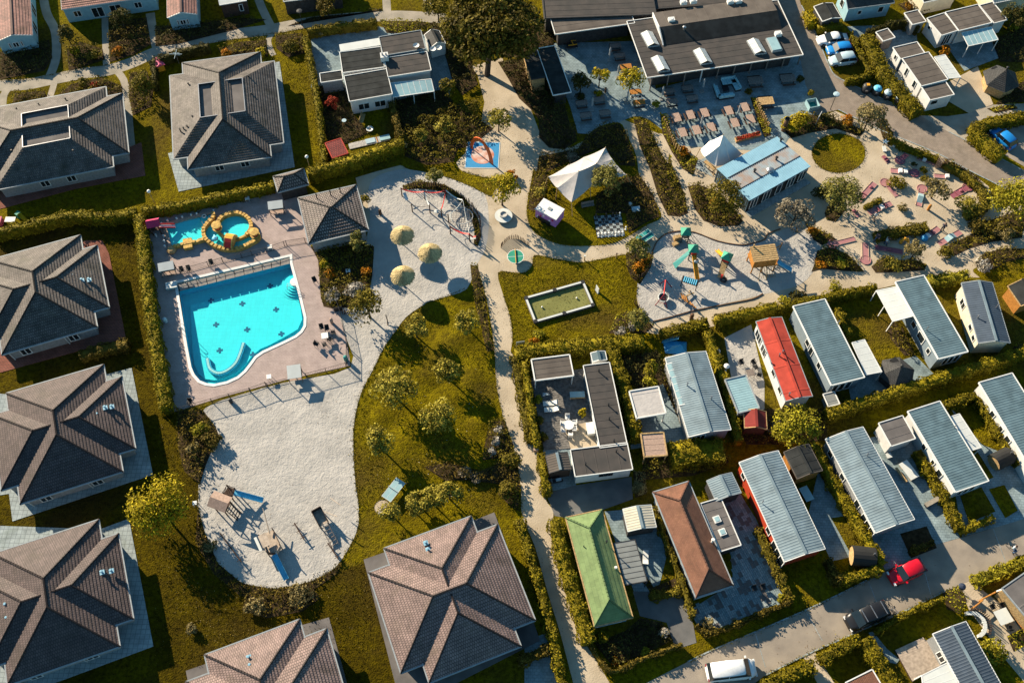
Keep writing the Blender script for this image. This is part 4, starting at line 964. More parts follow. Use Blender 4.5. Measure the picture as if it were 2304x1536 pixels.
# white flat caravan and top right houses
tw,_=flatroof('white flat roofed caravan with three stepped brown roof panels',k(3,0,1250,505,1415,745,1650,690,1480,455),2.5,'bitumen_brown','white_wall',[('AB',.3,.5,.8,1.4),('AB',.75,.6,.8,1.2)],cat='caravan')
flatroof('',k(3,0,1165,410,1245,520,1440,455,1385,368),2.42,'bitumen_brown','white_wall',[('AB',.5,.5,1.2,.8)],root=tw)
flatroof('',k(3,0,1415,745,1492,870,1703,818,1625,710),2.38,'bitumen_brown','white_wall',[('BC',.25,.8,1.3,.5,1,'dark_trim')],root=tw)
patio(tw,k(3,0,1530,495,1650,680,1757,670,1620,475),2.2,5,'poly_white',zlow=2.05)
tw,_=flatroof('white L-shaped flat roofed chalet at the top right with a blue glass canopy',k(3,0,1465,160,1590,310,1745,262,1615,115),2.6,'bitumen_brown','white_wall',[('AB',.25,.6,1.4,.6),('BC',.5,1.4,.3,1.9,3)],cat='caravan')
flatroof('',k(3,0,1618,108,1740,262,2030,205,1910,42),2.7,'bitumen_brown','white_wall',root=tw);flatroof('',k(3,0,1915,38,2035,195,2170,182,2035,30),2.5,'bitumen_brown','white_wall',root=tw)
flatroof('',k(3,0,1270,112,1335,215,1465,190,1385,92),2.2,'bitumen_brown','grey_wall',root=tw)
patio(tw,k(3,0,1765,285,2020,235,2080,345,1825,400),2.4,6,'poly_blue',zlow=2.15)
flatroof('tiny brown flat roofed shed inside the tall hedge at the top right',k(3,0,1018,280,1088,355,1190,330,1130,250),2.1,'bitumen_brown','wood_grey',cat='shed',name='garden_shed')
chalet('blue white chalet with black roof at the top edge above the parked cars',k(3,0,795,80,1180,25,1100,-140,690,-90),2.7,'gable',.9,'shingle_black','blue_wall',[('AB',.3,.6,1.1,.7),('AB',.8,.8,1.0,1.0),('DA',.4,.9,1.0,1.2)],over=.3,trim='gutter',prof=SEAM,per=3,cat='house')
chalet('dark shed with white edged pointed front beside the parked cars',k(3,0,560,182,490,60,650,25,730,160),2.1,'gable',.35,'bitumen_dark','dark_wall',over=.1,prof=SEAM,per=3,cat='shed',name='garden_shed')
chalet('teal roofed house at the very top right corner',[(2240,8),(2330,-12),(2310,-60),(2200,-40)],2.7,'gable',.6,'steel_blue','cream_wall',over=.2,cat='house')
chalet('dark bungalow behind the flat chalets at the top right',[(2075,5),(2150,-8),(2130,-60),(2050,-40)],2.6,'gable',.6,'bitumen_dark','cream_wall',over=.2,cat='house',prof=SEAM,per=3)
# top left chalets with white gables
def gable_front(label,px,z,rise,mt,extra=()):
 return chalet(label,px,z,'gable',rise,mt,'blue_wall',[('BC',.45,.75,.9,.8,2),('BC',.28,.22,.85,.9),('BC',.62,.22,.85,.9)]+list(extra),over=.12,prof=LAP,per=.4,cat='house',trim='white_paint')
gable_front('chalet with weathered pink roof and pale blue gable at the top left corner',[(-20,-80),(0,92),(64,82),(68,-60)],2.5,.7,'shingle_pink',[('CD',.2,1.8,.3,1.6,2),('CD',.45,1.8,.3,1.6,2)])
gable_front('narrow chalet with pink roof and pale blue gable at the top edge',[(374,-70),(377,41),(443,32),(440,-70)],2.5,.7,'shingle_pink')
tq,_=chalet('long pale blue chalet front cut off by the top edge',[(148,20),(350,-8),(340,-90),(130,-60)],2.6,'gable',.6,'shingle_pink','blue_wall',[('AB',.13,1.0,.9,1.0,2),('AB',.35,1.6,.3,1.7,2),('AB',.55,1.6,.3,1.7,2),('AB',.8,1.0,.9,1.0,2)],over=.12,prof=LAP,per=.4,cat='house')
chalet('brown walled chalet with white roof edge at the top, between narrow paths',[(492,12),(552,2),(545,-70),(485,-60)],2.6,'gable',.5,'poly_white','wood_dark',[('AB',.75,.5,.8,1.2)],over=.12,prof=SEAM,per=3,cat='house')
chalet('dark roofed house at the top edge right of the brown walled chalet',[(640,6),(770,-14),(760,-70),(630,-60)],2.6,'gable',.6,'bitumen_dark','dark_wall',over=.12,prof=SEAM,per=3,cat='house')
# bungalow with several flat roofs
tf,_=flatroof('bungalow of several dark flat roofs with white chimney in the hedged garden',k(1,0,785,455,812,645,1170,570,1140,405),2.7,'bitumen_dark','white_wall',cat='house')
flatroof('',k(1,0,1125,318,1158,478,1530,430,1485,268),2.9,'bitumen','white_wall',root=tf,trim='gutter')
flatroof('',k(1,0,1170,500,1200,665,1578,612,1535,452),2.75,'bitumen','white_wall',root=tf)
flatroof('',k(1,0,825,660,865,875,1245,820,1185,598),2.65,'bitumen_dark','white_wall',[('BC',.3,1.5,.6,1.1,2),('BC',.7,1.5,.6,1.1,2)],root=tf)
flatroof('',k(1,0,612,635,622,715,815,690,800,612),2.3,'bitumen_dark','grey_wall',root=tf)
mk('parapet_roof',MB().box(W((561+250,103),2.72),(.1,.1,.1)),'white_wall',tf)
F_=frame(k(1,0,778,385,792,447,1138,395,1125,335),2.75);mk('white_roof',MB().prism([tuple(q)for q in corners(F_)],2.55,2.8),'poly_white',tf)
c=W(k(1,0,1172,500),3.0);ch=mk('chimney',MB().box(c,(1.1,1.0,1.1),rad(10)),'white_wall',tf)
for dx in(-.25,.25):mk('chimney_pot',MB().cyl(c+[dx,0,.5],c+[dx,0,.85],.13,.11,8),'metal',tf,ch)
for q in k(1,0,1445,400,1590,430,1640,420):
 c=W(q,3.1);m=MB().lathe(c,[(.45,.18),(.3,.06),(0,0)],12);mk('satellite_dish',m,'white_paint',tf);mk('mast',MB().cyl(c-[0,0,.7],c,.03),'metal',tf)
patio(tf,k(1,0,1205,720,1575,685,1600,790,1245,842),2.3,7,'poly_blue',zlow=2.0)
chalet('small white sided shed at the foot of the big tree',k(1,0,1510,300,1570,400,1700,390,1650,270),2.1,'gable',.7,'shingle_black','white_wall',over=.05,prof=SEAM,per=3,cat='shed',name='garden_shed')
chalet('red pantiled little shed in the bungalow garden corner',k(1,0,655,1235,725,1368,855,1320,795,1195),1.9,'mono',0,'tile_red','wood_tan',over=.08,trim='roof_red',prof=LAP,per=.35,cat='shed',name='garden_shed',z2=1.8)
# restaurant
tr=thing('restaurant','long dark flat roofed restaurant with skylights around the paved terrace','restaurant',W((1620,90)))
flatroof('',k(2,0,1110,210,1308,690,2618,462,2420,-18),2.9,'bitumen','dark_wall',root=tr,trim='white_paint',over=1.1)
cf=W(k(2,0,1425,410),2.95);F_=frame(k(2,0,1335,160,1440,408,2440,232,2335,-16),2.95);A_,B_,C_,D_=corners(F_)
mk('raised_roof',MB().poly([p3(B_,2.95),p3(C_,2.95),p3(C_*.55+D_*.45,3.9),p3(B_*.55+A_*.45,3.9)]),'bitumen_dark',tr);mk('raised_roof',MB().banded([p3(B_*.55+A_*.45,3.9),p3(C_*.55+D_*.45,3.9),p3(D_,3.6),p3(A_,3.6)],(*(C_-B_),0),1.5,SEAM),'bitumen_brown',tr)
m=MB();m.poly([p3(A_,2.95),p3(B_,2.95),p3(B_*.55+A_*.45,3.9),p3(A_,3.6)]).poly([p3(D_,2.95),p3(C_,2.95),p3(C_*.55+D_*.45,3.9),p3(D_,3.6)]);mk('gable_wall',m,'white_wall',tr)
m=MB().beam(p3(A_,3.62),p3(B_*.55+A_*.45,3.94),.16,.1).beam(p3(B_*.55+A_*.45,3.94),p3(B_,2.98),.16,.1);mk('verge',m,'white_paint',tr)
flatroof('',k(2,0,420,60,500,300,1180,203,1100,-38),2.85,'bitumen_brown','dark_wall',root=tr,over=.6,trim='white_paint')
flatroof('',k(2,0,350,-330,430,205,1345,85,1275,-450),3.05,'bitumen','dark_wall',root=tr,trim='dark_trim')
flatroof('',k(2,0,1140,-420,1300,140,2360,-45,2200,-605),2.8,'bitumen','dark_wall',root=tr,trim='dark_trim')
flatroof('',k(2,0,215,460,295,690,415,668,338,427),2.6,'bitumen_dark','wood_tan',root=tr,trim='dark_trim')
flatroof('',k(2,0,338,427,480,830,632,795,490,392),2.606,'bitumen_dark','dark_wall',root=tr,over=.5)
for q in((1315,345),(1405,560),(1770,495),(2235,410)):
 a=W(k(2,0,*q),3.0)[:2];m=MB();u_=np.array([math.cos(rad(10)),math.sin(rad(10))]);v_=np.array([u_[1]*-1,u_[0]]);v_=v_*.98+u_*-.15;v_/=np.linalg.norm(v_)
 P=lambda x,y,z:p3(a+u_*x+v_*y,z)
 sk=mk('skylight',MB().prism([tuple(P(x,y,0)[:2])for x,y in((-.85,-1.4),(.85,-1.4),(.85,1.4),(-.85,1.4))],2.9,3.15),'gutter',tr)
 for s in(-1,1):
  for j in range(3):y0,y1=-1.35+j*.9,-.49+j*.9;mk('pane',MB().poly([P(s*.82,y0,3.17),P(s*.82,y1,3.17),P(s*.02,y1,3.6),P(s*.02,y0,3.6)]),'poly_white',tr,sk)
 mk('gable',MB().poly([P(-.82,-1.36,3.16),P(.82,-1.36,3.16),P(0,-1.36,3.6)]),'dark_wall',tr,sk)
a=W((1741,102),3.0)[:2]
m=MB().box(p3(a,3.1),(1.5,2.6,.35),rad(14));sk=mk('skylight',m,'gutter',tr);mk('pane',MB().box(p3(a,3.3),(1.3,2.4,.06),rad(14)),'poly_blue',tr,sk)
for q in k(2,0,1500,175,1605,20,1690,10,2010,15,2080,10)+k(3,0,180,295,70,60):c=W(q,3.9 if q[0]<1710 else 3.3);mk('air_unit',MB().box(c,(.9,.7,.55),rad(10)).cyl(c+[0,0,.25],c+[0,0,.32],.25,.25,10),'white_paint',tr)
c=W(k(2,0,1608,262),3.5);mk('flue',MB().cyl(c,c+[0,0,.6],.15,.15,10).cyl(c+[0,0,.6],c+[0,0,.75],.26,.12,10),'metal',tr)
for i in range(10):
 a,b=W(k(2,0,1312,785),0),W(k(2,0,2590,560),0);c=a+(b-a)*i/9;mk('post',MB().beam(c,c+[0,0,2.75],.16),'white_paint' if i==3 else 'wood_grey',tr)
for i in range(4):c=W(k(2,0,575+(i//2)*175+(i%2)*42,355-(i//2)*20));mk('door',MB().box(c+[0,0,1.2],(.55,.1,2.4),rad(8)),'poly_white',tr)
# container building
tc=thing('container_bar','building of three rusty pale blue shipping containers side by side','building',W((1710,400)))
z=2.6;cq=Q(1600,290,4.48,60,400,165,498,275,615,385,722,1000,378,895,275,775,170,665,75)
Ls=[W(q,z)for q in(cq[0],cq[1],cq[2],cq[3])];Rs=[W(q,z)for q in(cq[7],cq[6],cq[5],cq[4])]
CORR=[(0,0),(.5,0),(.6,.035),(.9,.035),(1,0)]
for i in range(3):
 A_,B_,C_,D_=Ls[i],Ls[i+1],Rs[i+1],Rs[i];g=(B_-A_)*.02
 q=[A_+g,D_+g,C_-g,B_-g];dz=.0 if i!=1 else-.02
 mk('roof',MB().banded([w+[0,0,dz]for w in q],(D_-A_),.3,CORR),'container_rust' if i==1 else 'container_blue',tc)
 mk('end_wall',MB().banded([A_+g*2,B_-g*2,(B_-g*2)*[1,1,0],(A_+g*2)*[1,1,0]],B_-A_,.3,CORR),'container_blue',tc)
 mk('wall',MB().prism([tuple(w[:2])for w in[A_+g*3,D_+g*3,C_-g*3,B_-g*3]],0,z-.1),'dark_wall',tc)
 mk('corner_rail',MB().beam(B_,C_,.1,.12),'dark_trim' if i<2 else 'container_blue',tc);mk('corner_rail',MB().beam(A_,B_,.1,.1),'container_blue',tc)
a,b=Ls[3][:2],Rs[3][:2];no=(Ls[3]-Ls[0])[:2];no=no/np.linalg.norm(no)
for f,w_,s in((.1,1.15,2),(.31,1.2,2),(.51,.85,1),(.71,1.2,2),(.9,1.2,2)):window(tc,a,b,f,w_,.4,1.9,'white_paint',s,no)
mk('wooden_walkway',MB().prism([tuple(a+no*.05),tuple(b+no*.05),tuple(b+no*1.0),tuple(a+no*1.0)],0,.2),'slab_pale',tc)
for q in Q(1600,290,4.48,700,125,655,310,435,435):flue(tc,q,z,.45,.13,'dark_metal')
c=W(Q(1600,290,4.48,595,425),z);mk('fan_unit',MB().lathe(c,[(.5,0),(.5,.3),(.3,.45),(0,.5)],12),'metal',tc)
ground('concrete_strip',Q(1480,160,3.733,250,775,370,740,720,560,960,545,860,600,640,650,400,790,470,895),'slab_pale',.036)
# ================================================================= PLAY AREAS, POOL FURNITURE, RESTAURANT FURNITURE, PEOPLE, CARS
def thingp(name,label,cat,px,rz=0.0,group=None,z=0.0):return thing(name,label,cat,W(px,z),rz,group)
def loc(mb,T_):
 """move local geometry of a builder into the place of thing T_"""
 c,s=math.cos(T_.rotation_euler.z),math.sin(T_.rotation_euler.z);l=T_.location
 mb.v=[(x*c-y*s+l[0],x*s+y*c+l[1],z+l[2])for x,y,z in mb.v];return mb
def part(name,mb,mt,T_,parent=None,**kw):return mk(name,loc(mb,T_),mt,T_,parent,**kw)
# ---- thatched parasols
for px,lb in(((905,527),'thatched round parasol nearest the pool building, highest in the sand'),((967,567),'thatched round parasol on the right, between the other two'),((906,618),'lowest thatched round parasol in the sand beside the flower bed')):
 t=thingp('thatched_parasol',lb,'parasol',px,0,'thatched parasols in the sand',2.5);t.location.z=0
 part('pole',MB().cyl((0,0,0),(0,0,2.7),.06,.06,8),'bark',t)
 m=MB().lathe((0,0,.3),[(1.36,1.78),(1.30,1.95),(1.02,2.28),(.62,2.6),(.28,2.8),(.07,2.95),(0,2.97)],28).lathe((0,0,.3),[(1.36,1.78),(.06,2.5)],28)
 part('canopy',m,'thatch',t,smooth_=True)
 n=1500;a=rng.uniform(0,6.283,n);rr=rng.uniform(.15,1.36,n)**.8;zz=np.interp(rr,[0,.28,.62,1.02,1.3,1.4],[2.97,2.8,2.6,2.28,1.95,1.78])+.33
 dx,dy=np.cos(a),np.sin(a);L_=.3;zz=zz+rng.uniform(0,.09,n);sl=np.gradient(zz);w_=.035
 V=np.stack([np.stack([dx*rr-dy*w_,dy*rr+dx*w_,zz],1),np.stack([dx*rr+dy*w_,dy*rr-dx*w_,zz],1),np.stack([dx*(rr+L_)+dy*w_,dy*(rr+L_)-dx*w_,zz-.12-rr*.05],1),np.stack([dx*(rr+L_)-dy*w_,dy*(rr+L_)+dx*w_,zz-.12-rr*.05],1)],1).reshape(-1,3)
 o=leaves_obj('straw',V,'straw',t);o['kind']='stuff'
# ---- fences
def picket(label,px,h=1.1,gap=.14,mt='dark_metal',r=.012,post=2.4,name='metal_fence',cat='fence',rails=2,pr=.035):
 P=[W(p,0)for p in px];t=thing(name,label,cat,P[0]);ms,mr=MB(),MB()
 for a,b in zip(P,P[1:]):
  L=np.linalg.norm(b-a);d=(b-a)/L
  for i in range(int(L/gap)+1):q=a+d*i*gap;ms.cyl(q+[0,0,.1],q+[0,0,h],r,r,4,False)
  for z in((.1,h)if rails==2 else(.1,h*.5,h)):mr.beam(a+[0,0,z],b+[0,0,z],.03,.04)
  for i in range(int(L/post)+1):q=a+d*min(L,i*post);mk('post',MB().beam(q,q+[0,0,h+.08],pr*2),mt,t)
 mk('bars',ms,mt,t,kind='stuff');mk('rails',mr,mt,t);return t
picket('black bar fence between the paddling pool and the swimming pool',k(0,1,1480,920,1640,890,1930,810,2180,750,2304,725)+k(1,1,330,665,490,640,600,680))
picket('black bar fence along the lower end of the pool deck next to the sand',k(0,2,1490,655,1660,610,1990,520,2170,470,2304,420)+k(1,2,170,430,340,385),gap=.15)
picket('thin black bar fence right of the pool corner, between deck and sand',k(1,2,500,345,670,300,850,250)+k(1,1,850,1536,790,1250,750,1130),gap=.2)
# ---- paddling pool: yellow rock basin
S8=7.68;q8=lambda*a:Q(340,460,S8,*a)
tp_=thing('paddling_pool','yellow rock rimmed paddling pool with round and long basins and small slides','paddling pool',W((470,530)))
hz=.62
def wall_path(px,w,h,mt,closed=False,n=4,stones=True,root=None,name='rim_wall'):
 P=smooth([W(p,h)for p in px],n,closed);m=MB();st=MB();N=len(P)
 for i in range(N if closed else N-1):
  a,b=P[i],P[(i+1)%N];L=np.linalg.norm(b-a)
  if L<.02:continue
  m.beam((a[0],a[1],h/2-.02),(b[0],b[1],h/2-.02),w,h)
 mk(name,m,mt,root)
 if stones:
  acc=0.0
  for i in range(N if closed else N-1):
   a,b=P[i],P[(i+1)%N];d=b-a;L=np.linalg.norm(d);
   if L<.02:continue
   acc+=L
   if acc>=.36:
    acc=0;c=(a+b)/2;g=MB();s=random.uniform(.9,1.15)
    g.box((c[0],c[1],h+.02),(.34*s,w*1.12,.2*s),math.atan2(d[1],d[0])+random.uniform(-.12,.12));o=mk('rock',g,mt,root)
 return P
big=q8(1040,250,960,330,905,420,910,530,960,610,1070,690,1200,745,1350,765,1500,750,1630,705,1730,650,1830,590,1860,530,1760,500,1690,480)
ring=q8(1140,330,1190,240,1270,180,1380,145,1500,140,1610,180,1690,250,1725,340,1715,430,1650,510)
wall_path(big,.42,hz,'rock_yellow',root=tp_);wall_path(ring,.42,hz,'rock_yellow',root=tp_)
wall_path(q8(1650,510,1560,560,1460,590,1370,595,1280,560,1180,490,1120,430,1130,340),.3,hz-.05,'rock_yellow',root=tp_,stones=False,name='inner_wall')
wall_path(q8(1040,250,1080,190,1060,120),.4,hz,'rock_yellow',root=tp_)
wall_path(q8(930,590,760,635,560,680,340,730),.35,hz-.06,'rock_yellow',root=tp_)
wall_path(q8(340,735,300,640,260,480,200,350),.4,.35,'wood_pink',root=tp_,stones=False,n=2,name='kerb_wall');wall_path(q8(200,350,620,230,1050,130),.4,.35,'wood_pink',root=tp_,stones=False,n=2,name='kerb_wall')
zz=.30
for nm,px in(('long_basin',q8(210,360,620,240,1040,150,1080,210,1000,280,920,400,920,590,620,665,340,720,300,620)),('round_basin',q8(1000,300,930,420,950,570,1100,690,1350,750,1600,700,1820,580,1700,480,1560,560,1400,600,1250,540,1130,430,1130,340)),
    ('round_basin',q8(1150,340,1220,220,1380,155,1500,150,1640,210,1715,340,1650,500,1460,590,1370,595,1250,540,1150,430))):
 P=smooth([W(p,zz)for p in px],3);mk('basin_floor',MB().sheet(P,.06 if nm=='long_basin' else.064),'pool_floor',tp_);mk('water_surface',MB().sheet(P,zz+(.0 if nm=='long_basin' else.004+.004*(px[0][0]>480))),'water',tp_)
for p in q8(283,272,440,238,537,214,690,178,787,155,1078,105,180,325,38,395,78,520,213,537,222,625,233,715):
 mk('white_bollard',MB().cyl(W(p,.45)*[1,1,0],W(p,.45)+[0,0,.1],.12,.12,8),'white',tp_)
def arch_hut(p,rz,root):
 c=W(p,hz);m=MB();
 for i,z in((0,.1),(1,.75)):m.lathe(c+[0,0,z],[(.62,0),(.62,.13),(.3,.16),(0,.17)],14)
 mk('arch_roof',m,'rock_yellow',root);mk('arch_columns',MB().cyl(c+[0,0,.2],c+[0,0,.78],.42,.42,10),'red',root)
arch_hut(q8(1150,420),0,tp_);arch_hut(q8(1800,535),0,tp_)
c=W(q8(1390,640),.3);u=np.array([math.cos(rad(80)),math.sin(rad(80)),0]);v=np.array([-u[1],u[0],0])
m=MB();m2=MB();m3=MB()
pr=[(-1.5,0),(-1.35,.35),(-1.1,.7),(-.8,1.0),(-.4,1.25),(0,1.3),(.35,1.15),(.7,.7),(.9,.2),(.95,0)]
for(x0,z0),(x1,z1)in zip(pr,pr[1:]):
 for w0,w1,mm in((-.42,.42,m if x0<-.5 else m2),(.42,.55,m3),(-.55,-.42,m3)):mm.poly([c+u*x0+v*w0+[0,0,z0],c+u*x1+v*w0+[0,0,z1],c+u*x1+v*w1+[0,0,z1],c+u*x0+v*w1+[0,0,z0]])
for s in(-.55,.55):m3.add([c+u*x+v*s+[0,0,z]for x,z in pr],[tuple(range(len(pr)))])
ts=mk('slide',m3,'rock_yellow',tp_);mk('slide_chute',m2,'yellow',tp_,ts);mk('slide_steps',m,'red',tp_,ts)
c=W(q8(640,690),.3);m=MB().box(c+[0,0,.05],(1.1,1.5,.55),rad(14));s_=mk('step_block',m,'rock_yellow',tp_)
for i in range(3):mk('step',MB().box(W(q8(628+i*6,655+i*33),.62-i*.12),(.75,.28,.06),rad(14)),'red',tp_,s_)
mk('rope',MB().beam(W(q8(840,230),.4),W(q8(935,410),.7),.05).beam(W(q8(960,170),.4),W(q8(1015,270),.7),.05),'dark_metal',tp_)
m=MB()
c=W(q8(1110,600),.3);mk('fish_figure',m.lathe(c,[(.0,-.1),(.3,0),(.42,.15),(.3,.35),(.0,.45)],10).cyl(c+[-.2,.5,.1],c+[0,.2,.3],.15,.1,6),'skyblue',tp_)
mk('tap_ring',MB().lathe(W(q8(915,205),.35),[(.3,0),(.3,.06),(.2,.08),(.2,0)],12),'white',tp_)
mk('boulder',MB().lathe(W(q8(360,800),.1),[(.6,0),(.62,.25),(.4,.5),(0,.55)],7),'wood_tan',tp_)
t=thingp('slide_tower','small play tower with a dark pink roof and red slide into the long paddling basin','play tower',q8(110,470),rad(14))
for x in(-.5,.5):
 for y in(-.5,.5):part('post',MB().beam((x,y,0),(x,y,1.9),.12),'wood_dark',t)
part('platform',MB().box((0,0,.95),(1.1,1.1,.1)),'wood_dark',t)
m=MB().poly([(-.8,-.7,1.85),(.8,-.7,1.85),(.8,0,2.45),(-.8,0,2.45)]).poly([(.8,.7,1.85),(-.8,.7,1.85),(-.8,0,2.45),(.8,0,2.45)]).poly([(-.8,-.7,1.8),(-.8,.7,1.8),(-.8,0,2.4)]).poly([(.8,-.7,1.8),(.8,.7,1.8),(.8,0,2.4)])
part('roof',m,'magenta',t);m=MB()
for s in(-.3,.3):m.beam((.5,s,1.15),(2.4,s,.55),.06,.2)
sl_=part('slide',m,'red',t);part('chute',MB().beam((.5,0,1.0),(2.4,0,.4),.55,.04),'white',t,sl_);part('ladder',MB().beam((-.5,-.3,.95),(-1.3,-.3,0),.08).beam((-.5,.3,.95),(-1.3,.3,0),.08).beam((-.9,-.3,.5),(-.9,.3,.5),.07),'wood_dark',t)
# ---- white sheltered benches (beach baskets)
def shelter_seat(label,px,rz,w=1.9,d=1.0):
 t=thingp('sheltered_bench',label,'bench',px,rz,'white roofed benches on the pool deck',1.4);t.location.z=.03
 r=part('canopy',MB().add([(-w/2,-d*.6,1.45),(w/2,-d*.6,1.45),(w/2,d*.5,1.7),(-w/2,d*.5,1.7),(-w/2,-d*.6,1.38),(w/2,-d*.6,1.38),(w/2,d*.5,1.63),(-w/2,d*.5,1.63)],[(0,1,2,3),(7,6,5,4),(0,4,5,1),(1,5,6,2),(2,6,7,3),(3,7,4,0)]),'poly_white',t)
 for x in(-w/2+.05,w/2-.05):part('post',MB().beam((x,d*.4,0),(x,d*.4,1.65),.08),'wood_grey',t);part('post',MB().beam((x,-d*.5,0),(x,-d*.5,1.4),.08),'wood_grey',t)
 part('seat',MB().box((0,.1,.42),(w-.1,.5,.08)),'wood_grey',t);part('backrest',MB().box((0,.4,.75),(w-.1,.06,.5)),'wood_grey',t);part('table',MB().box((0,-.55,.68),(w-.2,.5,.06)),'wood_pink',t);return t
shelter_seat('white roofed bench set left of the bar fence by the paddling pool',(374,600),rad(14));shelter_seat('white roofed bench set right of the paddling pool, below the kiosk',(620,462),rad(10))
shelter_seat('white roofed bench set by the fence at the bottom of the swimming pool deck',(662,836),rad(10),1.6,1.5)
def stool(label,px,mt='white',s=.55,h=.6,name='side_table',rz=.2):
 t=thingp(name,label,'table',px,rz,None,h);t.location.z=0.03;part('top',MB().box((0,0,h),(s,s,.05)),mt,t)
 for x,y in((1,1),(1,-1),(-1,1),(-1,-1)):part('leg',MB().beam((x*s*.42,y*s*.42,0),(x*s*.42,y*s*.42,h),.04),mt,t)
 return t
stool('small white square table left of the roofed bench at the lower pool fence',(605,847));stool('white square table by the bar fence below the round paddling pool',(607,555));stool('white square table near the hedge above the pool deck',(556,446));stool('white square lid in the dark flower bed right of the pool',(783,609),h=.4)
stool('white square bin lid on the lawn left of the blue slide tower',(438,1131),h=.7,s=.45);
# chairs and café set
def chair0(mt):
 t=thing('patio_chair','','chair',(0,0,0));part('seat',MB().box((0,0,.44),(.5,.5,.05)),mt,t);part('backrest',MB().box((0,.26,.7),(.5,.04,.5)),mt,t)
 for x in(-.22,.22):
  for y in(-.22,.22):part('leg',MB().beam((x,y,0),(x,y,.44),.04),mt,t)
  part('armrest',MB().box((x*1.1,0,.64),(.05,.5,.03)),mt,t)
 return t
ch=chair0('dark_metal');first=[True]
def chair(label,px,rz,group='dark chairs by the pool',src=None):
 src=src or ch
 if first[0]and src is ch:first[0]=False;t=src
 else:t=dup(src,(0,0,0))
 t.location=tuple(W(px,.4)*[1,1,0]+[0,0,.03]);t.rotation_euler=(0,0,rz);t['label']=label;t['group']=group;return t
for lb,p,a in(('black chair topmost of the café set right of the pool',k(1,1,628,1370),.3),('second black chair from the top of the café set beside the pool',k(1,1,675,1380),.2),('black chair just right of the white café table by the pool',k(1,1,728,1415),-1.2),('black chair below the white café table by the pool',k(1,1,700,1470),2.8),
     ('brown chair lowest left of the pool café set',k(1,2,585,55),1.2),('wooden framed chair between the lowest chair and the white table',k(1,2,655,60),2.0),('black chair standing alone by the flower bed right of the pool',k(1,1,568,965),.5),
     ('black chair left along the bar fence above the pool strip',q8(530,1140),.3),('black chair second from the left along the bar fence',q8(650,1120),.3),('black chair in the middle of the bar fence above the pool',q8(1040,1015),.3),('black chair folded at the fence near the deck corner, lower left',k(0,2,1640,555),.1)):chair(lb,p,a)
stool('white square café table surrounded by black chairs beside the pool',k(1,1,655,1440),s=.8,h=.74)
def barrel_bin(label,px,mt,h=.95,r=.26,name='litter_bin',cat='bin',lid=None):
 t=thingp(name,label,cat,px,0,None,h*.6);t.location.z=0;part('body',MB().lathe((0,0,0),[(r*.9,0),(r,h*.5),(r,h*.9),(r*.8,h)],12),mt,t,smooth_=True);part('lid',MB().lathe((0,0,0),[(r*.9,h),(r*.6,h+.1),(0,h+.13)],12),lid or mt,t);return t
barrel_bin('teal barrel shaped bin at the lower right corner of the pool deck',k(1,2,835,175),'teal');barrel_bin('blue white bin on the narrow deck left of the pool',k(0,1,1425,1305),'silver_blue',.8);barrel_bin('tall brown round bin right of the café chairs',k(1,1,712,1310),'wood_pink',1.0,.2)
barrel_bin('brown cylindrical bin in the sand above the thatched parasols',k(1,1,1133,372),'log',.9,.2);barrel_bin('dark round bin in the sand below the lower bar fence',k(0,2,1992,545),'dark_metal',.7,.22);barrel_bin('brown bin at the lower edge of the playground sand',(1557,711),'log',1.0,.24);barrel_bin('red brown bin standing between minigolf lanes and the tree with orange leaves',Q(1840,300,3.36,845,558),'wood_orange',1.0,.2)
# ladder rail at pool
for lb,p in(('curved white steel ladder rail on the left edge of the pool',k(0,1,1555,1400)),):
 t=thingp('pool_ladder',lb,'ladder',p)
 for s in(0,.5):part('rail',MB().tube([(0,s,0),(0,s,.8),(.25,s,.95),(.5,s,.8),(.55,s,-.5)],.03),'white_paint',t)
t=thingp('pool_handrail','thin white double handrail at the round pool steps','handrail',(664,650))
for s in(0,.3):part('rail',MB().tube([(0,s,0),(0,s,.8),(-.9,s,.75),(-1.0,s,-.3)],.025),'white_paint',t)
# ---- lamps
for lb,p,h in(('white globe lamp on a thin post behind the long hedge left of the pool',(353,467),3.2),('white globe lamp on a post behind the pyramid roofed kiosk',(700,390),3.2)):
 t=thingp('street_lamp',lb,'lamp',p);part('post',MB().cyl((0,0,0),(0,0,h),.05,.04,8),'wood_tan',t);part('globe',MB().lathe((0,0,h+.2),[(0,-.24),(.17,-.17),(.24,0),(.17,.17),(0,.24)],12),'white',t,smooth_=True)
for lb,p in(('black flat hooded lamp on the path at the top, above the hedged bungalow',(682,62)),('grey flat hooded lamp where brick road and terrace meet',(1868,247))):
 t=thingp('street_lamp',lb,'lamp',p);part('post',MB().cyl((0,0,0),(0,0,3.0),.05,.04,8),'dark_metal',t);part('hood',MB().lathe((0,0,3.0),[(.08,.0),(.45,.05),(.4,.16),(0,.22)],14),'silver_blue' if p[0]>1000 else 'dark_metal',t)
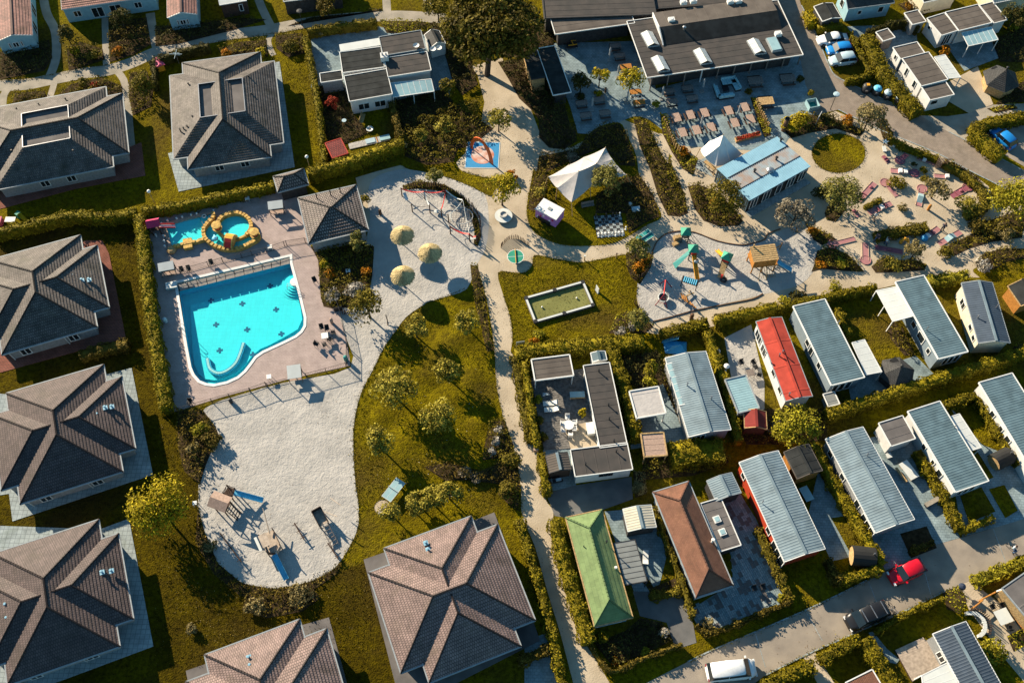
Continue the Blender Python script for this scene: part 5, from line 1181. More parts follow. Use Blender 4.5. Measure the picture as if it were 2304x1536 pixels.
# ---- lower sand play structures
def slide_part(t,p0,p1,w=.55,mt='skyblue',name='slide'):
 p0,p1=np.array(p0,float),np.array(p1,float);d=p1-p0;dh=np.array([d[0],d[1],0]);dh/=np.linalg.norm(dh);v=np.array([-dh[1],dh[0],0])
 P=[p0,p0+d*.12+[0,0,.05],p0+d*.5,p0+d*.85+[0,0,-.03],p1];m=MB()
 for a,b in zip(P,P[1:]):
  m.poly([a-v*w/2,a+v*w/2,b+v*w/2,b-v*w/2])
  for s in(-1,1):m.beam(a+v*s*w/2+[0,0,.08],b+v*s*w/2+[0,0,.08],.05,.18)
 return part(name,m,mt,t)
def q5(*a):return Q(430,1060,5.69,*a)
def tw_tower(t,cx,cy,s,z,roof=None,rz=0,mt='wood_dark',h=2.2):
 for x in(-s,s):
  for y in(-s,s):part('post',MB().beam((cx+x,cy+y,0),(cx+x,cy+y,h),.11),mt,t)
 part('platform',MB().box((cx,cy,z),(2*s+.1,2*s+.1,.08)),mt,t);m=MB()
 for x,y,dx,dy in((0,s,s,0),(0,-s,s,0),(s,0,0,s),(-s,0,0,s)):m.beam((cx+x-dx,cy+y-dy,z+.6),(cx+x+dx,cy+y+dy,z+.6),.06)
 part('railing',m,mt,t)
t=thingp('slide_tower','dark wooden play tower with brown sloping roof and light blue slide in the grey sand','play tower',q5(440,480),rad(-20))
tw_tower(t,0,0,.6,1.1,h=1.6);tw_tower(t,0,1.6,.45,1.2,h=1.9)
part('roof',MB().poly([(-1.2,-.9,2.1),(1.0,-.9,2.1),(1.0,.05,2.6),(-1.2,.05,2.6)]).poly([(1.0,.9,2.3),(-1.2,.9,2.3),(-1.2,.05,2.6),(1.0,.05,2.6)]),'wood_pink',t)
m=MB()
for i in range(6):m.beam((-.45+i*.18,1.2,1.3),(-.45+i*.18,2.05,1.9),.05)
part('slat_wall',m,'wood_dark',t);slide_part(t,(.5,1.7,1.25),(3.5,2.3,.2));m=MB()
for s in(-.4,.5):m.beam((.6,s,1.1),(1.9,s-.3,0),.09)
for i in range(5):m.beam((.75+i*.26,-.4-i*.06,1.0-i*.21),(.75+i*.26,.5-i*.06,1.0-i*.21),.08)
part('ladder',m,'wood_dark',t)
t=thingp('slide_ship','wooden play ship with bowsprit pole and a bright blue slide in the grey sand','play structure',q5(1050,960),rad(-60))
m=MB();pr=[(-1.35,-.8),(.8,-.8),(1.35,0),(.8,.8),(-1.35,.8)]
part('deck',MB().prism(pr,.95,1.05),'wood_ply',t)
for i in range(5):
 a,b=pr[i],pr[(i+1)%5]
 if i==4:continue
 part('hull_panel',MB().prism([a,b,(b[0]*.94,b[1]*.94),(a[0]*.94,a[1]*.94)],.55,1.35),'wood_dark' if i%2 else 'wood_ply',t)
for x,y in pr[:2]+pr[3:]:part('post',MB().beam((x*.95,y*.95,0),(x*.95,y*.95,1.7),.1),'wood_dark',t)
part('bowsprit',MB().cyl((-1.0,.3,1.3),(-3.8,.8,1.9),.07,.05,6),'wood_ply',t);slide_part(t,(1.3,-.2,1.05),(4.1,-.15,.15));part('cabin_roof',MB().box((-.4,-.45,1.75),(1.5,.9,.08)),'wood_ply',t);part('side_plank',MB().box((-.6,-1.25,1.1),(1.7,.3,.08)),'poly_white',t)
t=thingp('play_ship','dark wooden open play box with sloping ladder bridge at the sand edge','play structure',q5(1680,640),rad(-58))
for x in(-1.0,.6):
 for y in(-.5,.5):part('post',MB().beam((x,y,0),(x,y,1.7 if x<0 else 1.3),.1),'wood_dark',t)
part('deck',MB().box((-.2,0,.8),(1.8,1.1,.08)),'wood_ply',t)
for y in(-.55,.55):part('side_panel',MB().box((-.2,y,1.1),(1.8,.06,.6)),'wood_dark',t)
part('end_panel',MB().box((-1.1,0,1.15),(.06,1.1,.7)),'wood_dark',t)
m=MB()
for y in(-.4,.4):m.beam((.7,y,.8),(3.3,y,.15),.08)
for i in range(6):m.beam((1.0+i*.42,-.4,.72-i*.1),(1.0+i*.42,.4,.72-i*.1),.07)
part('ladder_bridge',m,'wood_grey',t)
m=MB().beam((-.4,.6,1.4),(1.0,1.6,1.7),.07).beam((.0,2.5,1.5),(-1.4,1.9,1.4),.08);part('mast',m,'wood_ply',t)
for lb,a,b in(('thin dark balance beam with cross pegs at the left of the round sand bay',q5(370,790),q5(645,1160)),('short forked climbing pole leaning in the grey sand',q5(1320,660),q5(1440,860)),('low curved rail at the lower right edge of the sand bay',q5(1750,915),q5(1880,1110))):
 A_,B_=W(a,.6),W(b,.6);t=thing('balance_beam',lb,'balance beam',A_*[1,1,0]);mk('beam',MB().cyl(A_,B_,.07,.07,6),'wood_dark',t)
 d=(B_-A_)/np.linalg.norm(B_-A_);v=np.array([-d[1],d[0],0])
 for f in(.08,.5,.92):c=A_+(B_-A_)*f;mk('post',MB().beam(c*[1,1,0],c,.09),'wood_dark',t);mk('peg',MB().beam(c-v*.35,c+v*.35,.05),'wood_dark',t)
t=thingp('wooden_post','leaning curved post at the edge of sand and tree lawn','post',k(1,1,1200,1350));part('pole',MB().tube([(0,0,0),(-.05,.5,.5),(-.25,1.0,.8)],.06),'log',t)
# ---- rope climbing course
q45=lambda*a:Q(840,400,4.48,*a)
tr_=thing('rope_course','rope climbing course of dark posts with red and white hammocks and nets','climbing course',W(q45(700,350)))
posts=[((290,185),(268,65)),((395,345),(378,270)),((520,215),(512,85)),((573,355),(550,275)),((690,395),(665,318)),((760,450),(752,378)),((778,565),(768,480)),((735,200),(728,100)),((907,300),(912,225)),((972,640),(996,360)),((1040,660),(1050,520))]
tops=[]
for b,tp2 in posts:
 B_=W(q45(*b));h=1.75;T2=B_+[0,0,h];tops.append(T2);mk('post',MB().cyl(B_,T2,.08,.07,8),'wood_dark',tr_)
def sag(a,b,s=.35,r=.035,mt='poly_white',n=6,name='rope',w=None):
 P=[a+(b-a)*i/n-np.array([0,0,s*4*(i/n)*(1-i/n)])for i in range(n+1)];m=MB()
 if w:
  for p,q in zip(P,P[1:]):m.beam(p,q,w,.04)
 else:m.tube(P,r,5)
 return mk(name,m,mt,tr_)
for i,j,mt,w in((0,2,'red',.16),(2,7,'red',.16),(7,8,'poly_white',.16),(8,9,'poly_white',None),(2,3,'poly_white',.14),(7,4,'red',.12),(4,5,'wood_dark',None),(5,6,'wood_dark',None),(6,9,'red',.2),(9,10,'red',.2),(8,5,'poly_white',None),(1,3,'wood_dark',None)):sag(tops[i]-[0,0,.15],tops[j]-[0,0,.15],.4,.03,mt,w=w,name='hammock' if w else 'rope')
m=MB();c=W(q45(890,380),.6);
for i in range(9):
 for j in range(2):a=-1.4+i*.35;m.beam(c+(([a,-1.3,0])if j==0 else([-1.4,a,0])),c+(([a,1.3,.25])if j==0 else([1.4,a,0])),.025)
mk('net',m,'wood_grey',tr_);mk('ring',MB().tube([c+[1.45*math.cos(a),1.3*math.sin(a),-.1]for a in np.linspace(0,6.2832,20)],.06,6),'poly_white',tr_)
mk('blue_board',MB().beam(W(q45(310,150),1.0),W(q45(340,225),.6),.4,.06),'silver_blue',tr_);mk('step_plate',MB().box(W(q45(1008,605),.4),(.8,.45,.06),.2),'poly_white',tr_)
mk('balance_disc',MB().lathe(W(q45(635,340),.3),[(.0,.1),(.3,.08),(.33,0)],12),'poly_white',tr_)
# palisade fences (close set stakes: joined)
def palisade(label,px,h=1.0,gap=.2,r=.07,mt='log',closed=False,jit=.12,lean=0.0,cat='palisade',grp=None,parts=False):
 P=smooth([W(p,0)for p in px],6,closed);t=thing('palisade_fence',label,cat,P[0]);m=MB();acc=0
 for a,b in zip(P,P[1:]):
  L=np.linalg.norm(b-a);d=(b-a)/max(L,1e-6);s=0
  while acc+(L-s)>=gap:
   s+=gap-acc;acc=0;c=a+d*s;hh=h*random.uniform(1-jit,1+jit)
   g=MB().cyl(c,c+[random.uniform(-.06,.06),random.uniform(-.06,.06),hh],r,r*.85,6)
   if parts:mk('stake',g,mt,t)
   else:m.add(g.v,g.f)
  acc+=L-s
 if m.v:mk('stakes',m,mt,t,kind='stuff')
 return t
palisade('palisade of dark stakes curving around the rope climbing course',q45(340,105,420,95,520,90,640,100,740,130,850,180,950,250,1030,340,1075,440,1080,560,1050,650),1.0,.3,.06,'wood_dark')
palisade('short curved palisade above the round green ping pong table',k(2,1,20,690,60,640,110,605,180,610,230,640,275,670),.8,.24,.06,'wood_dark')
palisade('row of yellowish stakes in the planted strip left of the dining terrace',Q(1480,160,3.733,40,400,70,480,100,560,140,640,190,700),1.1,.5,.1,'wood_tan',parts=True)
palisade('row of yellowish stakes between dining terrace and the long bench',Q(1480,160,3.733,815,260,840,330,880,400,930,500),1.1,.42,.1,'wood_tan',parts=True)
palisade('palisade of stakes behind the orange leaved bush left of the playground sand',k(2,1,1140,910,1200,960,1260,930,1310,850,1330,740),1.0,.3,.06,'wood_dark')
palisade('dark stake palisade along the road at the right end of the minigolf',Q(1840,300,3.36,960,250,1060,290,1140,340,1210,400),1.1,.16,.06,'wood_dark')
palisade('short stakes below the small tree by the playground corner',k(2,1,1170,1150,1230,1230,1300,1290),.9,.3,.06,'wood_dark')
palisade('short dark stakes beside the gate gap right of the pool fence',k(1,1,800,1260,900,1240),.8,.2,.06,'wood_dark')
palisade('arc of pale stakes around the tiny garden at the bottom right',k(3,3,1800,930,1880,905,1960,960,2000,1060,1990,1130),.9,.2,.06,'wood_dark')
t=thing('garden_bench','curved white bench inside the ring of stakes at the bottom right','bench',W(k(3,3,1950,1020)))
P=smooth([W(p,.45)for p in k(3,3,1820,930,1900,940,1960,1000,1965,1080,1925,1125)],4,False);m=MB()
for a,b in zip(P,P[1:]):m.beam(a,b,.4,.08)
mk('seat',m,'poly_white',t);m=MB()
for p in P[::4]:m.beam(p*[1,1,0],p,.3,.3)
mk('base',m,'poly_white',t)
# dark timber screen by road hedge
t=thing('timber_screen','square dark slatted screen in the minigolf roadside hedge','screen',W(Q(1840,300,3.36,930,240)))
a,b=W(Q(1840,300,3.36,885,262)),W(Q(1840,300,3.36,965,268))
for i in range(9):c=a+(b-a)*i/8;mk('slat',MB().beam(c,c+[.0,.35,1.7],.12,.05),'wood_dark',t)
# ---- arch and spray pad
pad=k(1,0,1890,1230,2165,1235,2150,1450,1870,1445)
t=thing('spray_pad','square blue water play mat with a pale round centre under the orange arch','play mat',W(pad[0]))
P=[W(p,.05)[:2]for p in pad];mk('border',MB().prism([tuple(p)for p in offset_poly(P,.12)],0,.045),'poly_white',t);mk('mat',MB().prism([tuple(p)for p in P],0,.055),'blue',t)
c=sum(P)/4;mk('disc',MB().prism([(c[0]+1.55*math.cos(a),c[1]+1.55*math.sin(a))for a in np.linspace(0,6.283,33)[:-1]],0,.065),'rug_print',t)
A_,B_=W(k(1,0,1925,1285)),W(k(1,0,2095,1415));t=thing('orange_arch','tall orange arch over the blue square play mat','arch',(A_+B_)/2);m=MB();d=(B_-A_);N_=18
P=[A_+d*(1-math.cos(a))/2+np.array([0,0,3.2*math.sin(a)])for a in np.linspace(0,math.pi,N_)]
for i in range(N_-1):m.beam(P[i],P[i+1],(.42+.28*i/N_),.14,up=(d/np.linalg.norm(d)).tolist()if 0 else(-d[1]/np.linalg.norm(d),d[0]/np.linalg.norm(d),0))
mk('arch_band',m,'orange',t)
# ---- tables: ping pong etc.
def pingpong(label,px4,mt,z=.76,line='poly_white'):
 F=frame(px4,z);c,u,v,lu,lv=F;t=thing('ping_pong_table',label,'table tennis table',p3(c,0),math.atan2(u[1],u[0]))
 part('top',MB().box((0,0,z-.03),(lu,lv,.06)),mt,t);m=MB()
 for s in(-1,1):m.box((0,s*(lv/2-.03),z+.003),(lu,.05,.006)).box((s*(lu/2-.03),0,z+.004),(.05,lv,.006))
 m.box((0,0,z+.002),(lu,.03,.006));part('lines',m,line,t);part('net',MB().box((0,0,z+.08),(.03,lv+.15,.16)),line,t)
 for s in(-1,1):part('leg',MB().box((s*lu*.3,0,z/2-.03),(.15,lv*.6,z-.06)),'gutter',t)
pingpong('green ping pong table on the path between chess board and playground',k(2,1,1180,590,1240,650,1362,578,1300,515),'teal');pingpong('blue grey ping pong table on the tree lawn above the large pink house',k(1,2,1145,1362,1272,1205,1355,1250,1225,1420),'poly_blue')
t=thingp('round_game_table','round green game table with yellow net inside the curved palisade','table',(1160,577),0,None,.76);t.location.z=0
part('top',MB().lathe((0,0,.7),[(0,0),(1.05,0),(1.05,.06),(0,.06)],28),'green',t);part('rim',MB().lathe((0,0,.7),[(1.0,.065),(1.06,.065),(1.06,.03)],28),'white',t);part('net',MB().box((0,0,.85),(.06,2.15,.16),rad(4)),'yellow',t);part('cross_line',MB().box((0,0,.765),(2.0,.04,.01),rad(4)),'white',t);part('pedestal',MB().cyl((0,0,0),(0,0,.7),.45,.55,12),'gutter',t)
# ---- giant pool table lawn
F=frame(k(2,1,240,1115,740,975,825,1180,320,1325),.25);c,u,v,lu,lv=F;t=thing('giant_billiard_table','giant billiard table with olive felt and pale rails on the lawn','game table',p3(c,0),math.atan2(u[1],u[0]))
part('felt',MB().box((0,0,.06),(lu,lv,.05)),'felt',t)
for s in(-1,1):
 for q in(-1,1):part('rail',MB().box((q*lu*.25,s*(lv/2-.05),.2),(lu/2-.45,.32,.34)),'bitumen_grey',t);part('rail_cap',MB().box((q*lu*.25,s*(lv/2-.05),.385),(lu/2-.45,.24,.03)),'poly_white',t)
 part('rail',MB().box((s*(lu/2-.05),0,.2),(.32,lv-.5,.34)),'bitumen_grey',t);part('rail_cap',MB().box((s*(lu/2-.05),0,.385),(.24,lv-.5,.03)),'poly_white',t)
 for x in(-1,0,1):part('pocket',MB().cyl((x*(lu/2-.08),s*(lv/2-.06),.05),(x*(lu/2-.08),s*(lv/2-.06),.42),.26,.26,12),'dark_metal',t)
for lb,p in(('white ball on the left half of the giant billiard table',k(2,1,383,1193)),('white ball near the right side of the giant billiard table',k(2,1,682,1115))):tag(mk('game_ball',MB().lathe((0,0,.12),[(0,-.12),(.1,-.06),(.12,0),(.1,.06),(0,.12)],12),'white',smooth_=True),lb,'ball').location=tuple(W(p,.2)*[1,1,0]+[0,0,.09])
t=thingp('sign_board','white leaning board standing on the lawn right of the giant billiard table','board',k(2,1,865,1070));part('panel',MB().box((-.1,.2,.55),(.7,.08,.95),rad(-65)),'poly_white',t);part('foot',MB().box((-.1,.2,.05),(.75,.3,.1),rad(-65)),'gutter',t)
# ---- chess
F=frame(k(2,1,830,408,1065,392,1098,580,860,598),.04);c,u,v,lu,lv=F;t=thing('chess_board','giant chess board of blue grey tiles beside the stretch tent','chess board',p3(c,0),math.atan2(u[1],u[0]))
part('base',MB().box((0,0,.015),(lu+.1,lv+.1,.03)),'dark_wall',t);cw,chh=lu/8,lv/8
tm={}
for a in(0,1):m=MB().box((0,0,0),(cw-.02,chh-.02,.03));me=bpy.data.meshes.new('tile');me.from_pydata(m.v,[],m.f);me.materials.append(M['slab_pale' if a else 'dark_trim']);tm[a]=me
def board(i,j):return((i-3.5)*cw,(j-3.5)*chh)
for i in range(8):
 for j in range(8):o=lnk(bpy.data.objects.new('tile',tm[(i+j)%2]));o.parent=t;o.location=(*board(i,j),.04)
prof_=dict(pawn=[(.13,0),(.12,.06),(.05,.1),(.045,.28),(.09,.3),(.0,.46)],king=[(.15,0),(.14,.08),(.06,.14),(.05,.5),(.12,.55),(.1,.66),(0,.8)])
pieces={}
for kd in prof_:
 for mt in('white','black'):m=MB().lathe((0,0,0),prof_[kd],10);me=bpy.data.meshes.new('chess_piece');me.from_pydata(m.v,[],m.f);me.materials.append(M[mt]);pieces[kd,mt]=me
ang=math.atan2(u[1],u[0])
sgn=1 if(F[2]@np.array([-u[1],u[0]]))>0 else-1
def put(kd,mt,i,j,lb,g):
 lb=lb.replace('#','first second third fourth fifth sixth seventh eighth'.split()[i])
 x,y=board(i,j);w=c+u*x+np.array([-u[1],u[0]])*y;o=lnk(bpy.data.objects.new('chess_piece',pieces[kd,mt]));o.location=(w[0],w[1],.055);tag(o,lb,'chess piece',g)
for i in range(8):
 put('king','white',i,0,'tall white chess piece, # from the left in the bottom row','tall white chess pieces');
 if i!=4:put('pawn','white',i,1,'white chess pawn in the second row, # column from the left','white chess pawns')
for i,j in((0,7),(2,6),(3,6),(4,6),(5,7),(6,7),(1,5),(3,7),(2,5)):put('pawn' if j<7 else 'king','black',i,j,'black chess piece in the '+{5:'third row from the top',6:'second row from the top',7:'top row'}[j]+', # column from the left','black chess pieces')
put('king','white',7,7,'single white chess piece at the top right of the board','tall white chess pieces');o=lnk(bpy.data.objects.new('chess_piece',pieces['king','white']));o.location=tuple(W(k(2,1,1105,525)));tag(o,'white chess piece standing off the board on its right','chess piece')
# ---- tents
def tent(name,label,pts,faces,mt,poles=()):
 """pts: (px, z) survey points; membrane subdivided and sagging between peaks"""
 t=thing(name,label,'tent',W(pts[0][0])*[1,1,0]);V=[W(p,z)for p,z in pts];m=MB();n=6
 for f in faces:
  a,b,c_=(V[i]for i in f);idx={};vs=[]
  for i in range(n+1):
   for j in range(n+1-i):
    s,r=i/n,j/n;q=a+(b-a)*s+(c_-a)*r;bx=s*r*3+s*(1-s-r)*2.2+r*(1-s-r)*2.2;idx[i,j]=len(vs);vs.append(q-np.array([0,0,bx*.22]))
  fs=[]
  for i in range(n):
   for j in range(n-i):
    fs.append((idx[i,j],idx[i+1,j],idx[i,j+1]))
    if i+j<n-1:fs.append((idx[i+1,j],idx[i+1,j+1],idx[i,j+1]))
  m.add(vs,fs)
 mk('membrane',m,mt,t,smooth_=True)
 for i,off in poles:q=V[i];e=(q[0]+off[0],q[1]+off[1],0);mk('pole',MB().cyl(e,q+[0,0,.12],.05,.05,8),'wood_tan',t)
 return t,V
s37=3.733
tt=lambda*a:Q(1180,320,s37,*a)
pts=[(tt(200,290),2.0),(tt(370,190),2.1),(tt(500,125),2.2),(tt(680,45),2.3),(tt(740,145),2.2),(tt(858,275),1.9),(tt(780,290),2.2),(tt(552,378),2.0),(tt(395,505),1.8),(tt(275,385),2.1),(tt(455,245),3.4),(tt(605,178),3.6)]
tent('stretch_tent','large pale grey stretch tent with two peaks above the garden bar',pts,[(10,0,1),(10,1,2),(10,2,11),(11,2,3),(11,3,4),(11,4,5),(11,5,6),(11,6,7),(10,11,7),(10,7,8),(10,8,9),(10,9,0)],'canvas',[(0,(-.6,-.8)),(1,(0,.3)),(3,(.3,.5)),(5,(.9,-.2)),(7,(.2,-.4)),(8,(.2,-.9)),(9,(-.1,-.3)),(10,(0,0)),(11,(0,0))])
s2_=lambda*a:Q(1480,160,s37,*a)
pts=[(s2_(355,655),1.5),(s2_(432,590),1.9),(s2_(590,605),1.8),(s2_(710,695),1.5),(s2_(610,770),1.3),(s2_(490,800),1.4),(s2_(395,720),1.9),(s2_(550,535),4.6),(s2_(520,625),3.6)]
tent('star_tent','bright white pointed star tent beside the container bar',pts,[(7,1,0),(7,0,8),(8,0,6),(8,6,5),(8,5,4),(8,4,7),(7,4,3),(7,3,2),(7,2,1)],'canvas_bright',[(7,(0,0)),(0,(-.4,-.3)),(3,(.5,-.1)),(5,(-.2,-.5))])
m=MB().beam(W(s2_(395,755),1.0),W(s2_(480,825),1.0),.5,.1);t=thing('bar_counter','light wooden counter under the lower edge of the white star tent','counter',W(s2_(430,790)));mk('top',m,'wood_tan',t)
for f in(.1,.5,.9):q=W(s2_(395+85*f,755+70*f),1.0);mk('leg',MB().beam(q*[1,1,0],q,.1),'wood_dark',t)
# ---- pink trailer
F=frame(k(2,1,310,340,500,438,580,355,412,262),2.1);c,u,v,lu,lv=F;t=thing('food_trailer','pink and purple food trailer with a white roof on the grass','trailer',p3(c,0),math.atan2(u[1],u[0]))
sv=1 if v@np.array([-u[1],u[0]])>0 else-1
part('body',MB().box((0,0,1.25),(lu-.06,lv-.06,1.6)),'violet',t);part('roof',MB().box((0,0,2.1),(lu+.04,lv+.04,.14)),'white',t);part('roof_hatch',MB().box((.0,0,2.2),(.5,.4,.1)),'gutter',t)
for i in range(6):part('flower_print',MB().prism([(-1.2+i*.45+.2*math.cos(a)*random.uniform(.6,1),0+.2*math.sin(a))for a in np.linspace(0,6.28,9)[:-1]],0,.01),'magenta' if i%2 else 'white',t)
for i,o in enumerate([q for q in t.children if q.name.startswith('flower_print')]):o.rotation_euler=(math.pi/2,0,0);o.location=(0,-sv*(lv/2+.0),.9+(i%3)*.35)
part('serving_flap',MB().box((-.2,-sv*(lv/2),.75),(1.9,.05,.5)),'dark_metal',t)
for s in(-.4,.4):part('wheel',MB().cyl((s,-sv*(lv/2-.12),.3),(s,-sv*(lv/2+.02),.3),.3,.3,12),'black',t)
part('drawbar',MB().beam((-lu/2,0,.5),(-lu/2-.8,0,.45),.1),'gutter',t)
# ---- tree seat
t=thingp('round_planter','white round bench planter at the foot of the yellow tree','planter',(1133,489));part('seat',MB().lathe((0,0,0),[(.5,.0),(.5,.42),(1.15,.42),(1.15,.34),(.6,.34)],24),'poly_white',t);part('pot',MB().lathe((0,0,0),[(.45,0),(.5,.75),(.4,.75),(.38,.6),(0,.6)],16),'planter',t)
# ---- playground towers
q64=lambda*a:Q(1440,500,6.4,*a)
def pyr(t,x,y,z,s,h,mt):part('roof',MB().add([(x-s,y-s,z),(x+s,y-s,z),(x+s,y+s,z),(x-s,y+s,z),(x,y,z+h)],[(0,1,4),(1,2,4),(2,3,4),(3,0,4),(3,2,1,0)]),mt,t)
t=thingp('play_tower','double play tower with two green pyramid roofs and a yellow slide','play tower',q64(640,380),0)
tw_tower(t,0,1.3,.42,1.2,h=1.9,mt='dark_metal');tw_tower(t,.75,-1.3,.42,1.2,h=1.9,mt='dark_metal');pyr(t,0,1.3,1.9,.65,.8,'green');pyr(t,.75,-1.3,1.9,.65,.8,'green')
m=MB()
for s in(-.25,.25):m.beam((.1+s,.9,1.2),(.65+s,-.9,1.2),.06)
for i in range(7):f=i/6;m.beam((-.2+.55*f,.8-1.6*f,1.2),(.35+.55*f,.8-1.6*f,1.2),.08)
part('rope_bridge',m,'dark_metal',t);slide_part(t,(.85,-1.8,1.25),(1.25,-4.7,.1),.5,'yellow');part('slide_entry',MB().box((.85,-1.75,1.5),(.6,.15,.45)),'red',t)
part('climbing_panel',MB().add([(.3,-1.7,1.3),(.3,-1.1,1.35),(-1.7,-2.4,.2),(-1.4,-3.2,.15)],[(0,1,2,3)]),'teal',t);part('climbing_net',MB().beam((.4,1.3,1.7),(1.6,.6,0),.04).beam((.4,1.7,1.7),(1.9,1.1,0),.04),'dark_metal',t)
part('rock_step',MB().box((-.9,1.4,.35),(.9,.5,.7),.3),'wood_tan',t);part('rock_step',MB().box((-1.1,.6,.2),(.8,.5,.4),.5),'wood_tan',t)
t=thingp('play_tower','single play tower with one green pyramid roof, red panels and yellow side slide','play tower',q64(1200,640),rad(-25))
tw_tower(t,0,.4,.42,1.1,h=1.8,mt='wood_dark');pyr(t,0,.4,1.8,.65,.75,'green');slide_part(t,(-.4,.6,1.15),(-1.6,1.8,.3),.45,'yellow');part('panel',MB().box((0,-.05,1.4),(.85,.05,.5)),'red',t);part('panel',MB().box((.42,.4,1.4),(.05,.8,.5)),'yellow',t)
part('ramp',MB().beam((0,-.1,1.1),(.2,-2.0,.3),.7,.06),'wood_tan',t);part('pole_slide',MB().cyl((.35,-1.9,0),(.35,-1.9,1.0),.12,.12,8),'red',t);part('tyre',MB().lathe((0,0,0),[(.22,.0),(.45,.1),(.45,.2),(.22,.3)],16),'black',t).location=(.7,-2.0,.1)
t=thingp('wooden_playhouse','large orange brown wooden play fort on posts with a blue slide','play house',q64(1740,620),rad(9))
for x in(-1.6,-.3,1.3):
 for y in(-1.0,.9):part('post',MB().cyl((x,y,0),(x,y,1.5),.09,.09,8),'wood_orange',t)
part('platform',MB().box((-.1,0,1.4),(3.3,2.2,.12)),'wood_orange',t)
for i in range(8):part('wall_board',MB().box((-.25,-1.05,1.55+i*.16),(2.9,.05,.15)),'wood_orange',t)
for i in range(8):part('wall_board',MB().box((-1.68,-.05,1.55+i*.16),(.05,1.95,.15)),'wood_orange',t)
part('roof',MB().banded([(-1.9,-1.2,2.85),(1.35,-1.2,2.85),(1.35,1.0,3.1),(-1.9,1.0,3.1)],(0,1,0),.28,[(0,0),(0,.03),(1,0)]),'wood_tan',t)
part('ladder',MB().beam((-.6,-1.1,1.4),(-.9,-2.2,0),.08).beam((.2,-1.1,1.4),(.1,-2.2,0),.08),'wood_tan',t);part('chimney_pole',MB().cyl((-1.4,.9,2.8),(-1.4,.9,3.6),.1,.1,8),'wood_tan',t)
m=MB()
for i in range(6):m.beam((-.5+i*.3,-.9,1.35),(-.2+i*.3,-2.0,.1),.05)
part('rope_net',m,'wood_tan',t);slide_part(t,(1.5,-.4,1.2),(3.6,-1.4,.15),.5,'skyblue');part('side_frame',MB().beam((1.6,.6,0),(1.6,.6,2.3),.1).beam((1.6,-.6,0),(1.6,-.6,2.1),.1).beam((1.6,.6,2.2),(1.6,-.6,2.0),.08).beam((1.3,1.2,1.2),(3.0,2.0,1.0),.09).beam((3.0,2.0,0),(3.0,2.0,1.5),.09),'wood_orange',t)
# swing
a,b=W(q64(370,830),1.9),W(q64(345,1040),1.9);t=thing('nest_swing','red nest swing frame with round basket near the left of the playground sand','swing',(a+b)/2*[1,1,0])
mk('crossbar',MB().cyl(a,b,.08,.08,8),'red',t)
for q,l1,l2 in((a,(285,890),(455,935)),(b,(220,1195),(390,1235))):
 for l in(l1,l2):mk('leg',MB().cyl(q,W(q64(*l)),.06,.06,6),'maroon',t)
c=(a+b)/2*[1,1,0]+[0,-.6,.5];mk('basket',MB().tube([c+[.65*math.cos(x),.65*math.sin(x),0]for x in np.linspace(0,6.283,15)],.08,6),'poly_white',t);mk('basket_net',MB().lathe(c,[(.6,0),(.4,-.08),(0,-.1)],12),'black',t);mk('rope',MB().beam(c+[.6,0,0],(a+b)/2,.03).beam(c-[.6,0,0],(a+b)/2,.03),'dark_metal',t)
m=MB()
for f in(.35,.7):m.beam(b+(W(q64(220,1195))-b)*f,b+(W(q64(390,1235))-b)*f,.04)
mk('brace',m,'maroon',t)
t=thingp('climbing_frame','blue slatted roof climbing frame with crossed logs beside the nest swing','climbing frame',q64(690,950),rad(-20))
for x in(-.95,.95):part('post',MB().beam((x,0,0),(x,0,1.4),.09),'wood_dark',t)
fr=part('roof_frame',MB().box((0,.15,1.45),(2.1,.9,.08)),'dark_metal',t)
for i in range(7):part('slat',MB().box((-.75+i*.25,.15,1.52),(.13,.8,.05)),'skyblue',t,fr)
m=MB()
for i in range(7):m.beam((-.6+.35*i,-1.2-.22*i,.3+.1*(i%3)),(-.1+.3*i,-2.2-.1*i,.6-.1*(i%2)),.12)
part('crossed_logs',m,'wood_orange',t);part('log_stand',MB().beam((.3,-.2,0),(.3,-1.2,.9),.1).beam((.9,-.5,.2),(-.6,-2.2,.5),.12),'wood_tan',t)
# ---- minigolf
qm=lambda*a:Q(1840,300,3.36,*a)
gl='minigolf lanes'
def lane(label,a,b,w=.62,disc=None,mt='lane',r=.62,obs=(),dr=None):
 A_,B_=W(a),W(b);d=B_-A_;L=np.linalg.norm(d);t=thing('minigolf_lane',label,'minigolf lane',A_,math.atan2(d[1],d[0]),gl)
 part('bed',MB().box((L/2,0,.035),(L,w,.07)),mt,t)
 for s in(-1,1):part('kerb',MB().box((L/2,s*(w/2+.03),.06),(L,.06,.12)),'wood_pink',t)
 if disc is not None:x=0 if disc==0 else L;part('round_end',MB().lathe((x,0,0),[(r+.07,.0),(r+.07,.12),(r,.12),(r,.078),(0,.078)],24),mt if dr is None else dr,t)
 for kind,f in obs:
  x=L*f
  if kind=='block':part('obstacle',MB().box((x,0,.2),(.45,w*.9,.35)),'white',t)
  if kind=='hump':part('obstacle',MB().lathe((x,0,.06),[(.28,0),(.2,.18),(0,.24)],12),'lane_dark',t)
  if kind=='ramp':part('obstacle',MB().add([(x-.8,-w/2,.07),(x+.8,-w/2,.07),(x+.8,w/2,.07),(x-.8,w/2,.07),(x,-w/2,.5),(x,w/2,.5)],[(0,3,5,4),(1,4,5,2),(0,4,1),(3,2,5)]),'poly_blue',t)
  if kind=='bar':part('obstacle',MB().box((x,0,.14),(.12,w,.18)),'lane_dark',t)
  if kind=='shell':part('obstacle',MB().lathe((x,0,.06),[(.5,0),(.45,.3),(.2,.5),(0,.55)],10),'blue',t)
 return t
